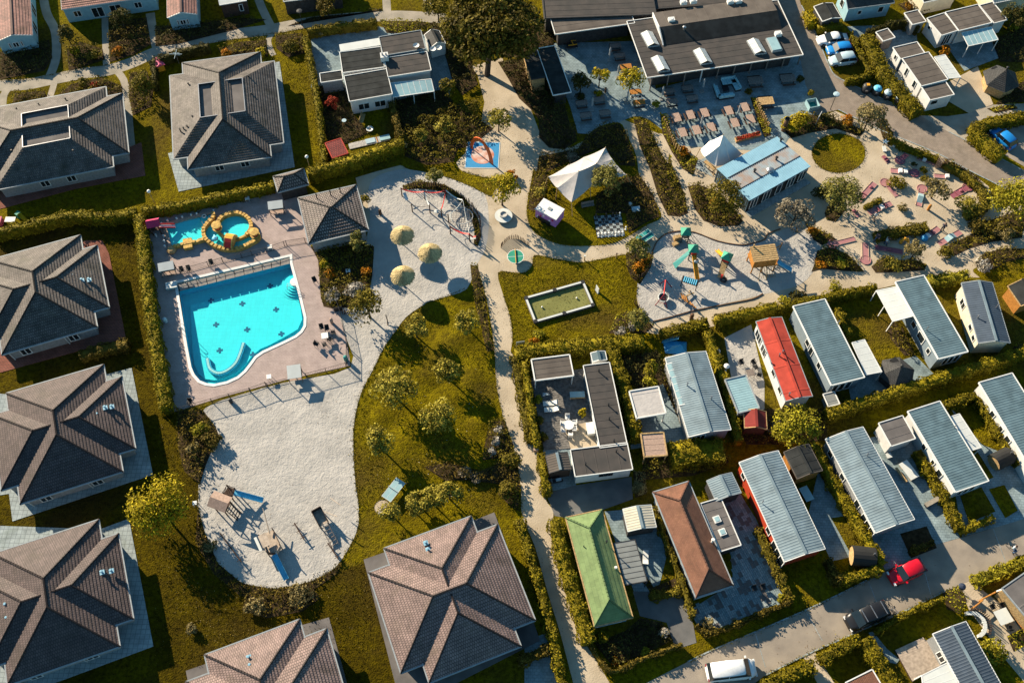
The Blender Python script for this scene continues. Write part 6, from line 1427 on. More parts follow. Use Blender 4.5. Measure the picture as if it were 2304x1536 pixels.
lane('pink minigolf lane with low humps, leftmost of the slanting lanes',qm(308,510),qm(430,378),.75,obs=[('bar',.35),('hump',.75)])
lane('plain pink lollipop lane with its disc at the top left',qm(508,375),qm(597,478),.6,disc=0)
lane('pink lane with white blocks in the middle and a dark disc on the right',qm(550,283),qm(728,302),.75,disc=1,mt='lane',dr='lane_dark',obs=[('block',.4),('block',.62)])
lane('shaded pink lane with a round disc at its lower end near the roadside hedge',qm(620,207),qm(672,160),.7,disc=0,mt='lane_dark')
lane('narrow pink lane with a white box beside the roadside hedge',qm(745,190),qm(888,238),.5,obs=[('block',.4)])
lane('short pink lane with a small white windmill base near the stake palisade',qm(880,322),qm(985,332),.6,obs=[('block',.9)])
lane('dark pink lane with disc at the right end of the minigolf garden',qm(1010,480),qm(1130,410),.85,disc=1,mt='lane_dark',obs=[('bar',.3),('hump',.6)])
lane('pink lane with a pale blue bridge ramp and a round end on top',qm(760,550),qm(787,420),.7,disc=1,obs=[('ramp',.45)])
lane('long pink lane with cross bars in the centre of the minigolf garden',qm(385,605),qm(555,530),.75,obs=[('bar',.4),('block',.55),('bar',.75)])
lane('short pink lane with a small red windmill under the large round tree',qm(265,580),qm(308,632),.6,obs=[('hump',.2)])
lane('pink lane with dark centred disc on its left end, beside the playground',qm(112,840),qm(280,798),.6,disc=0)
lane('pink lollipop lane pointing up with its disc at the bottom by the hedge',k(3,1,934,790),k(3,1,930,640),.75,disc=0)
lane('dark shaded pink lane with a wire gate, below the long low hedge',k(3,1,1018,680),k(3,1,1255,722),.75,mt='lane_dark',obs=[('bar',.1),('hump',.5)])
lane('pink lane behind the yellow tipped pipe figure',k(3,1,1280,655),k(3,1,1365,690),.65,obs=[])
lane('pink lane with a big blue shell at its lower end',k(3,1,1425,615),k(3,1,1568,512),.75,obs=[('shell',.1),('block',.3),('bar',.6)])
lane('pink lane with a white hump in the middle, rightmost of the lower lanes',k(3,1,1568,650),k(3,1,1755,545),.75,obs=[('block',.5),('ramp',.52)])
lane('small purple lane with bars in the shade beside the white star sign',qm(490,172),qm(535,225),.55,mt='lane_dark',obs=[('bar',.4),('bar',.7)])
t=thingp('pipe_figure','yellow curved pipe figure beside a minigolf lane','minigolf obstacle',k(3,1,1235,640));part('pipe',MB().tube([(0,0,0),(0,0,.5),(.2,.1,.8),(.6,.0,.8),(.9,-.1,.4)],.22,8),'yellow',t,smooth_=True);part('mouth',MB().lathe((.95,-.1,.1),[(.3,0),(.3,.2),(.2,.2)],10),'white',t)
t=thingp('star_sign','white star shaped sign on a short post in the minigolf shade','sign',qm(493,100));m=MB().prism([((.5 if i%2==0 else.22)*math.cos(i*math.pi/5),(.5 if i%2==0 else.22)*math.sin(i*math.pi/5))for i in range(10)],1.0,1.06);part('star',m,'silver_blue',t);part('post',MB().cyl((0,0,0),(0,0,1.0),.06,.06,6),'dark_metal',t)
t=thingp('info_board','slim white board lying in the shade under the white star sign','board',qm(497,130));part('panel',MB().box((0,0,.35),(.5,.95,.06)),'poly_white',t);part('stand',MB().box((0,0,.16),(.2,.6,.3)),'gutter',t)
for lb,p in(('white ball shaped stool in the shaded strip by the minigolf hedge',qm(572,103)),):tag(mk('stool',MB().lathe((0,0,.2),[(0,-.2),(.2,-.1),(.22,0),(.2,.1),(0,.2)],10),'white'),lb,'stool').location=tuple(W(p))
# ---- restaurant furniture
def picnic(mt,group,name='dining_table',w=1.25,l=1.9,backs=True):
 t=thing(name,'','table',(0,0,0),0,group);top=part('top',MB().box((0,0,.72),(w*.02+.1,.1,.04)),mt,t)
 for i in range(5):part('plank',MB().box((-w/2+(i+.5)*w/5,0,.75),(w/5-.02,l,.05)),mt,t)
 for x in(-1,1):
  part('bench',MB().box((x*(w/2+.28),0,.45),(.3,l*.9,.05)),'wood_dark',t)
  for y in(-1,1):part('leg',MB().beam((x*.35,y*l*.4,0),(x*.3,y*l*.4,.74),.09),'dark_metal',t)
 return t
T1=picnic('wood_pink','tables on the dining terrace');T2=picnic('wood_grey','tables in the shade of the restaurant',w=1.0,l=1.9)
lbs=['table at the upper left corner of the sunny dining terrace','second table from the left in the upper row of the dining terrace','third table of the upper row, above a folded parasol','fourth table of the upper row on the dining terrace','rightmost table of the upper row beside the yellow stakes','lower left table on the terrace nearest the planted stakes','second table of the lower terrace row','third table of the lower row below the folded parasol','fourth table of the lower row above the flower box','rightmost table of the lower terrace row']
for i,(p,lb)in enumerate(zip(s2_(160,390,275,368,395,350,597,332,733,303,210,515,327,495,450,472,648,434,780,402),lbs)):
 t=T1 if i==0 else dup(T1,(0,0,0));t.location=tuple(W(p,.75)*[1,1,0]+[0,0,.03]);t.rotation_euler=(0,0,rad(14));t['label']='pink brown '+lb;t.scale=(.8,.8,1)
lbs=['grey table under the restaurant eave at the terrace corner','grey table under the eave, right of the corner one','grey table in front of the eave near the corner post','grey table in front of the eave, left of the sofa group','darkest grey table in the courtyard corner by the wall','grey table in the middle of the courtyard','sunlit orange topped table behind the yellow courtyard tree','orange topped table beside the ornate game frame','orange topped table just below the ornate frame','grey table below the dark round tree on the left terrace','grey table below the small yellow tree on the left terrace','grey table at the lower right of the left terrace','grey table at the lower left of the left terrace']
pts_=s2_(95,165,250,140,120,255,290,225)+Q(1200,60,S8,1415,330,1490,500,1600,690,1765,1130,1830,1310,835,1320,1140,1260,1240,1490,910,1530)
T3=picnic('wood_orange','orange tables in the restaurant courtyard',w=1.0,l=1.9);used=False
for i,(p,lb)in enumerate(zip(pts_,lbs)):
 if 'orange' in lb:t=T3 if not used else dup(T3,(0,0,0));used=True
 else:t=T2 if i==0 else dup(T2,(0,0,0))
 t.location=tuple(W(p,.75)*[1,1,0]+[0,0,.03]);t.rotation_euler=(0,0,rad(100));t['label']=lb;t.scale=(.85,.85,1)
for lb,p,a,mt in(('long light wooden bench table right of the yellow stakes',(1724,227),97,'wood_tan'),('brown bench table on a paved square near the brick road',(1773,176),97,'wood_grey'),('dark bench table right of the pale blue sofas',(1700,181),97,'wood_grey')):
 t=picnic(mt,None);t['label']=lb;t.location=tuple(W(p,.75)*[1,1,0]);t.rotation_euler=(0,0,rad(a));t.scale=(1.1,1.1,1)
def parasol(label,base,grp='folded grey parasols'):
 t=thingp('folded_parasol',label,'parasol',base,0,grp);part('pole',MB().cyl((0,0,0),(0,0,2.6),.03,.03,6),'metal',t);part('cloth',MB().lathe((0,0,0),[(.05,.9),(.17,1.05),(.13,1.7),(.16,2.1),(.05,2.6)],8),'gutter',t);part('base',MB().box((0,0,.08),(.6,.6,.12),.2),'poly_grey',t)
for lb,p in(('folded grey parasol left of the sofa group',s2_(370,175)),('folded grey parasol between the third tables of both terrace rows',s2_(355,480)),('folded grey parasol between the two right terrace tables',s2_(665,390)),('folded grey parasol at the left restaurant corner post',s2_(30,240)),('folded grey parasol leaning in the courtyard by the dark table',Q(1200,60,S8,1310,590)),('folded dark parasol beside the courtyard tree',Q(1200,60,S8,1455,890)),('folded dark parasol left of the ornate frame',Q(1200,60,S8,1610,1320)),('folded dark parasol between the left terrace tables',Q(1200,60,S8,1005,1450))):parasol(lb,p)
def sofa(label,px4,z=.45,back='AB'):
 F=frame(px4,z);c,u,v,lu,lv=F;t=thing('lounge_sofa',label,'sofa',p3(c,0),math.atan2(u[1],u[0]));part('frame',MB().box((0,0,.15),(lu,lv,.3)),'dark_metal',t);n=max(1,round(lu/.8))
 for i in range(n):part('cushion',MB().box((-lu/2+(i+.5)*lu/n,0,.38),(lu/n-.04,lv-.04,.16)),'cushion',t)
 s=(1 if v@np.array([-u[1],u[0]])>0 else-1)*(-1 if back=='AB' else 1);part('backrest',MB().box((0,s*(lv/2-.08),.6),(lu,.16,.35)),'cushion',t);return t
sofa('pale blue sofa along the top of the sofa group',s2_(530,65,650,50,665,95,545,115));sofa('pale blue sofa on the right of the sofa group',s2_(655,60,698,145,660,162,612,80));sofa('pale blue sofa on the left side of the sofa group',s2_(465,122,500,222,535,210,500,118));sofa('pale blue sofa along the bottom of the sofa group',s2_(510,232,642,210,635,178,512,195))
stool('low black square table between the pale blue sofas',s2_(570,150),'black',.9,.35,'lounge_table')
t=thingp('ornate_frame','flat ornate white game frame between the two orange tables','table',Q(1200,60,S8,1780,1225),rad(8),None,.6);t.location.z=0;m=MB()
for s in(-1,1):m.beam((s*.75,-.4,.6),(s*.75,.4,.6),.06).beam((-.75,s*.4,.6),(.75,s*.4,.6),.06).beam((-.75,-.4*s,.6),(.75,.4*s,.6),.04)
part('frame',m,'poly_white',t);part('scroll',MB().tube([(.3*math.cos(a),.3*math.sin(a),.6)for a in np.linspace(0,6.28,12)],.03,5),'poly_white',t)
for x,y in((-.7,-.35),(.7,-.35),(.7,.35),(-.7,.35)):part('leg',MB().beam((x,y,0),(x,y,.6),.05),'poly_white',t)
t=thingp('rocking_seat','children rocking seat with orange frame by the courtyard doors','seat',Q(1200,60,S8,665,380),rad(8));part('bench',MB().box((0,.1,.5),(1.6,.9,.08)),'dark_metal',t);part('frame',MB().beam((-.6,-.2,.85),(.7,-.1,.85),.1).beam((.0,.6,.95),(.15,-.2,.8),.1).beam((-.1,.6,.95),(.6,.55,.95),.08),'yellow',t)
for x in(-.7,.7):part('runner',MB().tube([(x,-.7,.2),(x,-.3,.05),(x,.3,.05),(x,.7,.2)],.05),'gutter',t)
t=thingp('flower_box','long low timber planter of red flowers at the lower terrace edge','planter',s2_(755,560));P=[W(p,.4)for p in s2_(648,555,865,500,870,535,660,590)];mk('box',MB().prism([tuple(q[:2])for q in P],0,.35),'wood_tan',t);mk('soil',MB().prism([tuple(q)for q in offset_poly(P,-.1)],.3,.36),'soil',t)
C=np.array([W(s2_(random.uniform(670,850),0),.4)*0+(P[0]+(P[1]-P[0])*random.random())*(f:=random.random())+(P[3]+(P[2]-P[3])*random.random())*(1-f)for _ in range(500)]);C[:,2]=.42
leaves_obj('flowers',leaf_arrays(C,np.tile([0,0,1.],(500,1)),.09),'leaf_red',None,tuple(P[0]*[1,1,0])).parent=None
o=bpy.data.objects['flowers'];tag(o,'red flowers filling the long timber planter','flowers');o['kind']='stuff'
t=thingp('feature_wall','tall narrow brown stone figure column left of the bright yellow bush','column',s2_(1055,500));part('column',MB().lathe((0,0,0),[(.35,0),(.3,1.0),(.35,1.6),(.2,2.1),(0,2.3)],9),'log',t);part('top_shell',MB().lathe((0,0,2.1),[(.1,0),(.4,.2),(.35,.35)],9),'dark_metal',t)
F=frame(k(3,0,425,865,450,915,550,930,505,845),.8);t=thing('trough','pale blue open box trough between terrace and bright yellow bush','trough',p3(F[0],0),math.atan2(F[1][1],F[1][0]));lu,lv=F[3],F[4]
part('base',MB().box((0,0,.05),(lu,lv,.1)),'teal',t)
for s in(-1,1):part('side',MB().box((0,s*lv/2,.4),(lu,.08,.8)),'poly_blue',t);part('side',MB().box((s*lu/2,0,.4),(.08,lv,.8)),'poly_blue',t)
t=thingp('notice_board','white framed notice board standing beside the bright yellow bush','sign',k(3,0,515,1060),rad(60));part('panel',MB().box((0,0,1.2),(1.1,.06,.9)),'poly_blue',t);part('frame',MB().beam((-.58,0,0),(-.58,0,1.7),.06).beam((.58,0,0),(.58,0,1.7),.06).beam((-.58,0,1.68),(.58,0,1.68),.06),'white_paint',t)
# four grill kettles by the road
for lb,p,mt in(('black kettle container with a yellow lid centre, first in the row by the brick road',k(3,0,955,745),'yellow'),('black kettle container with a bright blue lid, second in the roadside row',k(3,0,1042,765),'skyblue'),('black kettle container with grey lid, third in the roadside row',k(3,0,1135,800),'silver_blue'),('black kettle container with grey lid, last in the roadside row',k(3,0,1230,840),'silver_blue')):
 t=thingp('waste_container',lb,'container',p,0,'underground waste containers by the road',1.0);t.location.z=0
 part('drum',MB().lathe((0,0,0),[(.62,0),(.66,.3),(.66,.95),(.5,1.05)],18),'dark_metal',t,smooth_=True);part('lid',MB().lathe((0,0,1.0),[(.6,0),(.5,.18),(.3,.26),(0,.28)],18),'dark_metal' if mt=='yellow' else mt,t,smooth_=True);part('opening',MB().box((0,0,1.3),(.4,.4,.1)),mt,t);part('handle',MB().box((-.2,-.7,.8),(.3,.1,.2)),'metal',t)
# ---- cars
def car_proto(name,L=4.2,Wd=1.75,Hh=1.5,paint='car_red',kind='hatch'):
 t=thing(name,'','car',(0,0,0));h=L/2;w=Wd/2
 if kind=='hatch':top=[(-h,.55),(-h+.12,.75),(-h+.9,.88),(-h+1.25,.93),(h-.75,.96),(h-.12,.94),(h,.78)];cab=(-h+1.0,-h+1.62,h-.55,h-.12)
 elif kind=='sedan':top=[(-h,.5),(-h+.15,.72),(-h+1.1,.88),(-h+1.4,.9),(h-1.1,.92),(h-.15,.86),(h,.55)];cab=(-h+1.15,-h+1.95,h-1.5,h-.75)
 else:top=[(-h,.6),(-h+.1,.95),(-h+.7,1.15),(-h+.95,1.2),(h-.4,1.2),(h-.1,1.15),(h,.6)];cab=(-h+.75,-h+1.45,h-.3,h-.06)
 m=MB();rows=[];top=[(top[0][0],top[0][1]),(-h+.05,top[0][1]+.1)]+top[1:-1]+[(h-.05,top[-1][1]+.05),top[-1]]
 for x,z in top:
  q=h-abs(x);e=1-.34*max(0,1-q/.75)**2.2;ww=w*e;rows.append([(x,-ww,.28),(x,-ww,z*.6),(x,-ww*.94,z-.04),(x,-ww*.62,z+.02),(x,ww*.62,z+.02),(x,ww*.94,z-.04),(x,ww,z*.6),(x,ww,.28)])
 vs=[p for r in rows for p in r];n=8;fs=[(i*n+j,i*n+j+1,(i+1)*n+j+1,(i+1)*n+j)for i in range(len(rows)-1)for j in range(n-1)]+[tuple(range(n))[::-1],tuple(range(len(vs)-n,len(vs)))]
 part('body',m.add(vs,fs),paint,t,smooth_=True)
 a,b,c_,d=cab;zb=top[4][1];r=w*.8;ro=[]
 for x,e,dz in((b-.06,.82,-.09),(b+.1,.95,-.01),((b+c_)/2,1,.03),(c_-.12,.95,0),(c_+.05,.84,-.09)):ro.append([(x,-r*e*1.03,Hh+dz-.07),(x,-r*e*.9,Hh+dz),(x,0,Hh+dz+.03),(x,r*e*.9,Hh+dz),(x,r*e*1.03,Hh+dz-.07)])
 part('roof',MB().add([p for q in ro for p in q],[(i*5+j,i*5+j+1,i*5+j+6,i*5+j+5)for i in range(4)for j in range(4)]),paint,t,smooth_=True)
 wb=w*.9
 part('windscreen',MB().poly([(a,-wb,zb),(a,wb,zb),(b-.05,r,Hh-.06),(b-.05,-r,Hh-.06)]),'glass',t);part('rear_window',MB().poly([(d,wb,zb),(d,-wb,zb),(c_+.05,-r,Hh-.06),(c_+.05,r,Hh-.06)]),'glass',t)
 for s in(-1,1):
  part('side_window',MB().poly([(a,s*wb,zb),(d,s*wb,zb),(c_+.05,s*r,Hh-.06),(b-.05,s*r,Hh-.06)]),'glass',t);mid=(b+c_)/2;part('door_pillar',MB().beam((mid,s*(wb+.01),zb),(mid,s*(r+.01),Hh-.06),.1,.03),paint,t)
  for x in(-h+.8,h-.8):wh=part('wheel',MB().cyl((x,s*(w-.2),.32),(x,s*(w+.01),.32),.32,.32,14),'black',t);part('rim',MB().cyl((x,s*(w+.012),.32),(x,s*(w+.02),.32),.19,.19,10),'metal',t,wh)
  part('headlight',MB().box((-h+.1,s*w*.72,.68),(.18,.34,.14)),'white_gloss',t);part('tail_light',MB().box((h-.05,s*w*.75,.8),(.1,.3,.16)),'maroon',t);part('mirror',MB().box((a+.25,s*(w+.1),zb+.08),(.15,.22,.14)),paint,t)
 return t
cr_=car_proto('parked_car',4.1,1.8,1.55,'car_red');cr_['label']='bright red hatchback driving on the road at the lower right'
def placecar(t,px,ang,sc=1):t.location=tuple(W(px,.8)*[1,1,0]+[0,0,.03]);t.rotation_euler=(0,0,rad(ang));t.scale=(sc,sc,sc)
placecar(cr_,(2041,1285),24)
c2_=car_proto('parked_car',4.6,1.8,1.4,'white_gloss','sedan');c2_['label']='white saloon car, uppermost of the three parked by the hedge';c2_['group']='cars parked beside the restaurant';placecar(c2_,k(3,0,655,332),8)
c3_=dup(cr_,(0,0,0),0,'bright blue hatchback parked between a white and a silver car',1,{'car_red':'car_blue'},'cars parked beside the restaurant');placecar(c3_,k(3,0,714,418),8,.92)
c4_=dup(cr_,(0,0,0),0,'silver blue hatchback, lowest of the three parked by the hedge',1,{'car_red':'silver_blue'},'cars parked beside the restaurant');placecar(c4_,k(3,0,742,508),10,.96)
c5_=dup(cr_,(0,0,0),0,'blue car parked inside the hedge corner near the right edge',1,{'car_red':'car_blue'});placecar(c5_,k(3,0,2130,1185),-58,.95)
vn=car_proto('parked_van',5.1,1.95,2.0,'white_gloss','van');vn['category']='van';vn['label']='white van on the road at the bottom edge';placecar(vn,(1646,1507),180+7)
vb=car_proto('parked_van',4.6,1.9,1.95,'black','van');vb['category']='van';vb['label']='black van with silver roof bars and bicycles behind it';placecar(vb,(1950,1385),22)
for x in(-.9,.2,1.3):part('roof_bar',MB().box((0,0,0),(.09,1.4,.06)),'metal',thing('tmp','',''))
for o in[q for q in bpy.data.objects if q.name.startswith('roof_bar')]:o.parent=vb
for o,x in zip([q for q in bpy.data.objects if q.name.startswith('roof_bar')],(-.7,.4,1.6)):o.location=(x,0,2.06)
for q in[q for q in bpy.data.objects if q.name.startswith('tmp')]:bpy.data.objects.remove(q)
# bicycles
def bike(label,px,rz,grp=None):
 t=thingp('bicycle',label,'bicycle',px,rz,grp)
 for x in(-.52,.52):w_=part('wheel',MB().tube([(x+.33*math.cos(a),0,.34+.33*math.sin(a))for a in np.linspace(0,6.283,15)],.025,5),'black',t)
 part('frame',MB().tube([(-.52,0,.34),(-.15,0,.85),(.35,0,.85),(.52,0,.34)],.025,5).tube([(-.15,0,.85),(0,0,.34),(.35,0,.85)],.025,5),'metal',t);part('handlebar',MB().beam((.38,-.28,1.0),(.38,.28,1.0),.035),'metal',t);part('saddle',MB().box((-.2,0,.95),(.26,.14,.06)),'black',t);return t
bike('bicycle on the rear rack of the black van, nearer the van',(1996,1368),rad(-60),'bicycles behind the black van');bike('bicycle on the rear rack of the black van, farther from the van',(2008,1374),rad(-68),'bicycles behind the black van')
# ---- people
def person(label,px,rz,shirt,trousers,walk=.25,sit=False,sc=1.0,hair='wood_dark'):
 t=thingp('person',label,'person',px,rz)
 J=dict(p=(0,0,.93),c=(0,.03,1.25),n=(0,.03,1.45),h=(0,.0,1.58),t=(0,.0,1.7));J.update(ls=(-.19,.02,1.4),rs=(.19,.02,1.4),le=(-.27,.05,1.13),re=(.27,-.05,1.13),lw=(-.27,-.1,.92),rw=(.27,-.2,.97),lh=(-.1,0,.9),rh=(.1,0,.9))
 if sit:J.update(lk=(-.14,-.42,.9),rk=(.14,-.4,.75),lf=(-.14,-.3,.45),rf=(.14,-.25,.35),lt=(-.14,-.45,.42),rt=(.14,-.4,.32))
 else:J.update(lk=(-.12,-walk*.6,.5),rk=(.12,walk*.3,.5),lf=(-.12,-walk,.08),rf=(.12,walk,.1),lt=(-.12,-walk-.18,.03),rt=(.12,walk-.16,.03))
 R_=dict(p=.15,c=.15,n=.065,h=.1,t=.07,ls=.075,rs=.075,le=.05,re=.05,lw=.035,rw=.035,lh=.1,rh=.1,lk=.065,rk=.065,lf=.045,rf=.045,lt=.035,rt=.035)
 E_=[('p','c'),('c','n'),('n','h'),('h','t'),('c','ls'),('c','rs'),('ls','le'),('rs','re'),('le','lw'),('re','rw'),('p','lh'),('p','rh'),('lh','lk'),('rh','rk'),('lk','lf'),('rk','rf'),('lf','lt'),('rf','rt')]
 ks=list(J);me=bpy.data.meshes.new('body');me.from_pydata([J[q]for q in ks],[(ks.index(a),ks.index(b))for a,b in E_],[])
 o=lnk(bpy.data.objects.new('body',me));o.parent=t;md=o.modifiers.new('skin','SKIN');o.modifiers.new('smooth','SUBSURF').levels=1;o.modifiers['smooth'].render_levels=1
 for i,q in enumerate(ks):me.skin_vertices[0].data[i].radius=(R_[q],R_[q])
 me.skin_vertices[0].data[0].use_root=True;me.materials.append(M['skin'])
 def shell(name,keys,mt,g=.02):
  m=MB()
  for a,b in E_:
   if(a+b)in keys:m.cyl(J[a],J[b],R_[a]+g,R_[b]+g,9)
  part(name,m,mt,t,smooth_=True)
 shell('shirt',('pc','cls','crs','lsle','rsre'),shirt);shell('trousers',('plh','prh','lhlk','rhrk','lklf','rkrf'),trousers);shell('shoes',('lflt','rfrt'),'black',.015)
 part('hair',MB().lathe((0,.02,1.62),[(.115,-.04),(.12,.05),(.08,.12),(0,.15)],10),hair,t);t.scale=(sc,sc,sc);return t
person('person in dark clothes playing at the right hand minigolf lanes',k(3,1,1590,535),rad(150),'navy','black',.12)
person('person in a white top bending along the long centre minigolf lane',k(3,1,1005,440),rad(30),'white','wood_pink',.2)
person('person in dark clothes at the end of the long low minigolf hedge',k(3,1,1020,625),rad(-40),'navy','denim',.15);person('person in a grey blue top standing by the shaded minigolf lane',k(3,1,1100,655),rad(80),'silver_blue','denim',.15,sc=.95)
person('child by the dark minigolf lane below the low hedge',k(3,1,1130,640),rad(10),'black','silver_blue',.1,sc=.65)
pc=person('cyclist in a pale top riding at the right edge of the road',k(3,3,2185,395),rad(28),'silver_blue','denim',sit=True);bike('bicycle ridden on the road near the right edge',k(3,3,2185,395),rad(-62))
person('person in blue standing next to the yellow slide in the playground sand',q64(790,640),rad(20),'silver_blue','navy',.2)
# ---- misc garden things
def kit(label,name,cat,px,parts,rz=0.0,z=0.0):
 t=thingp(name,label,cat,px,rz,None,z);t.location.z=0
 for nm,m,mt in parts:part(nm,m,mt,t)
 return t
kit('pink roofed toy playhouse in the dark corner behind the roof with wells','toy_playhouse','playhouse',(362,155),[('wall',MB().box((0,0,.55),(1.0,1.2,1.1)),'yellow'),('roof',MB().poly([(-.7,-.75,1.05),(.0,-.75,1.55),(0,.75,1.55),(-.7,.75,1.05)]).poly([(0,-.75,1.55),(.7,-.75,1.05),(.7,.75,1.05),(0,.75,1.55)]).poly([(-.65,-.7,1.05),(.65,-.7,1.05),(0,-.7,1.5)]),'pink')],rad(30))
kit('rotary clothes dryer in white beside the house with roof wells','clothes_dryer','clothes dryer',(403,143),[('pole',MB().cyl((0,0,0),(0,0,1.8),.04,.04,6),'metal'),('arms',MB().beam((-.9,0,1.8),(.9,0,1.8),.05).beam((0,-.9,1.8),(0,.9,1.8),.05),'silver_blue'),('cloth',MB().box((0,.3,1.5),(.9,.03,.5)),'silver_blue')])
kit('small green garden slide on the lawn at the left edge','toy_slide','slide',(52,492),[('ladder',MB().box((-.5,0,.45),(.5,.6,.9)),'green'),('chute',MB().beam((-.3,0,.9),(1.4,-.2,.1),.5,.06),'leaf_yellow')],rad(-30))
kit('white garden table on the lawn behind the left hedge','garden_table','table',(28,501),[('top',MB().box((0,0,.7),(1.3,.8,.06)),'poly_white'),('legs',MB().beam((-.5,0,0),(-.5,0,.7),.1).beam((.5,0,0),(.5,0,.7),.1),'poly_white')])
kit('magenta toy box at the left edge behind the hedge','toy_box','box',(1,503),[('box',MB().box((0,0,.4),(.8,1.0,.8)),'pink'),('lid',MB().box((0,0,.82),(.85,1.05,.06)),'magenta')])
def lounger(label,px,rz,mt='poly_white'):
 return kit(label,'sun_lounger','lounger',px,[('seat',MB().box((0,0,.32),(1.2,.6,.07)),mt),('backrest',MB().beam((-.55,0,.34),(-1.1,0,.7),.6,.06),mt),('frame',MB().beam((-.9,-.28,.25),(.6,-.28,.25),.05).beam((-.9,.28,.25),(.6,.28,.25),.05).beam((-.8,0,0),(-.8,0,.3),.08).beam((.5,0,0),(.5,0,.3),.08),'metal')],rz,.35)
lounger('upper of two white loungers on the deck of the L-shaped house',k(2,2,435,565),rad(184));lounger('lower of two white loungers on the deck of the L-shaped house',k(2,2,445,618),rad(184));lounger('white lounger on the little lawn right of the green roofed chalet',k(2,3,1278,430),rad(84))
kit('white framed grey table on the deck near the L-shaped house door','garden_table','table',k(2,2,687,488),[('top',MB().box((0,0,.72),(1.75,.75,.06)),'poly_blue'),('side_board',MB().box((0,-.42,.6),(1.75,.06,.2)),'wood_tan'),('legs',MB().beam((-.8,-.3,0),(-.8,-.3,.7),.06).beam((.8,-.3,0),(.8,-.3,.7),.06).beam((-.8,.3,0),(-.8,.3,.7),.06).beam((.8,.3,0),(.8,.3,.7),.06),'poly_white')],rad(3),.7)
kit('white oval dining table on the deck of the L-shaped house','garden_table','table',k(2,2,612,750),[('top',MB().lathe((0,0,.72),[(0,0),(.62,0),(.62,.05),(0,.05)],16),'white'),('pedestal',MB().cyl((0,0,0),(0,0,.72),.2,.1,8),'white')],0,.75)
wch=chair0('white');
for i,(x,y)in enumerate(((560,745),(565,800),(662,735),(660,790),(600,690),(628,840))):
 t=wch if i==0 else dup(wch,(0,0,0));t.location=tuple(W(k(2,2,x,y),.4)*[1,1,0]+[0,0,.09]);t.rotation_euler=(0,0,(1.57,1.57,-1.57,-1.57,0,3.14)[i]);t['group']='white chairs around the white oval table';t['label']=('upper left','lower left','upper right','lower right','topmost','bottom')[i]+' white chair at the white oval table'
kit('white storage chest against the inner wall of the L-shaped house','storage_chest','chest',k(2,2,800,785),[('box',MB().box((0,0,.35),(.8,1.4,.65)),'poly_white'),('lid',MB().box((0,0,.72),(.86,1.45,.07)),'white')],rad(8),.5)
kit('pot with a spiky yellow green palm on the deck','potted_palm','plant',k(2,2,735,645),[('pot',MB().lathe((0,0,0),[(.28,0),(.42,.45),(.36,.45),(.3,.35),(0,.35)],12),'poly_white')],0,.3)
kit('small toy tricycle in blue white on the deck','toy','toy',k(2,2,415,495),[('seat',MB().box((0,0,.3),(.5,.25,.15)),'silver_blue'),('wheels',MB().cyl((-.25,-.2,.15),(-.25,.2,.15),.15,.15,8).cyl((.3,-.03,.18),(.3,.03,.18),.18,.18,8),'white')],0)
kit('dark motor scooter parked on the L-shaped house drive','motor_scooter','scooter',k(2,2,500,1250),[('body',MB().box((0,0,.55),(1.1,.35,.4)),'black'),('wheel',MB().cyl((-.6,-.07,.28),(-.6,.07,.28),.28,.28,10),'black'),('rear_wheel',MB().cyl((.6,-.07,.28),(.6,.07,.28),.28,.28,10),'black'),('handlebar',MB().beam((-.5,-.3,1.0),(-.5,.3,1.0),.05).beam((-.6,0,.3),(-.45,0,1.0),.08),'metal'),('seat',MB().box((.3,0,.8),(.6,.3,.1)),'silver_blue')],rad(15))
kit('bright blue tarpaulin over a heap behind the grey corrugated chalet','tarpaulin','tarpaulin',k(2,2,1535,75),[('sheet',MB().add([(-1.3,-1.0,.1),(1.2,-1.2,.15),(1.4,.6,.1),(-1.5,.8,.1),(-.5,-.3,.75),(.6,-.1,.65),(0,.5,.5)],[(0,1,5,4),(1,2,6,5),(2,3,6),(3,0,4,6),(4,5,6)]),'blue')])
kit('wall of stacked poles leaning beside the tarpaulin','pole_stack','poles',k(2,2,1460,45),[('poles',MB().beam((-.6,0,.1),(1.3,.1,1.0),.1).beam((-.6,.2,.1),(1.4,.4,.9),.1).beam((-.7,.4,.1),(1.2,.6,.8),.1),'skyblue')])
for lb,p,a in(('dark rattan chair upper one left of the red roofed home',k(2,2,2105,215),.3),('dark rattan chair right of the others by the red roofed home',k(2,2,2210,215),.5),('dark rattan chair in the middle beside the red roofed home',k(2,2,2230,255),2.0),('dark rattan chair lowest beside the red roofed home',k(2,2,2260,320),1.2),('black chair left one on the blue paved terrace of the brown chalet',k(2,3,2215,720),.2),('black chair right one on the blue paved terrace of the brown chalet',k(2,3,2290,710),.2)):chair(lb,p,a,'dark garden chairs')
stool('white garden table between the dark rattan chairs',k(2,2,2185,300),'wood_grey',.9,.7)
kit('white slim statue or patio heater left of the red roofed home','patio_heater','heater',k(2,2,1955,300),[('pole',MB().cyl((0,0,0),(0,0,1.7),.05,.05,8),'metal'),('hood',MB().lathe((0,0,1.7),[(.35,0),(.1,.15),(0,.18)],12),'white'),('base',MB().cyl((0,0,0),(0,0,.5),.2,.2,10),'poly_white')])
kit('white bent garden ornament near the dark grey yard','garden_ornament','ornament',k(2,2,1905,130),[('figure',MB().tube([(0,0,0),(.1,0,.5),(-.2,.1,.8),(-.5,.3,.5)],.1),'white'),('base',MB().box((0,0,.05),(.4,.4,.1)),'white')])
kit('pale blue garden table in the yard of the red walled chalet','garden_table','table',k(3,2,425,1345),[('top',MB().box((0,0,.72),(1.0,1.7,.06)),'poly_blue'),('legs',MB().beam((0,-.6,0),(0,-.6,.7),.12).beam((0,.6,0),(0,.6,.7),.12),'gutter')],rad(23),.7)
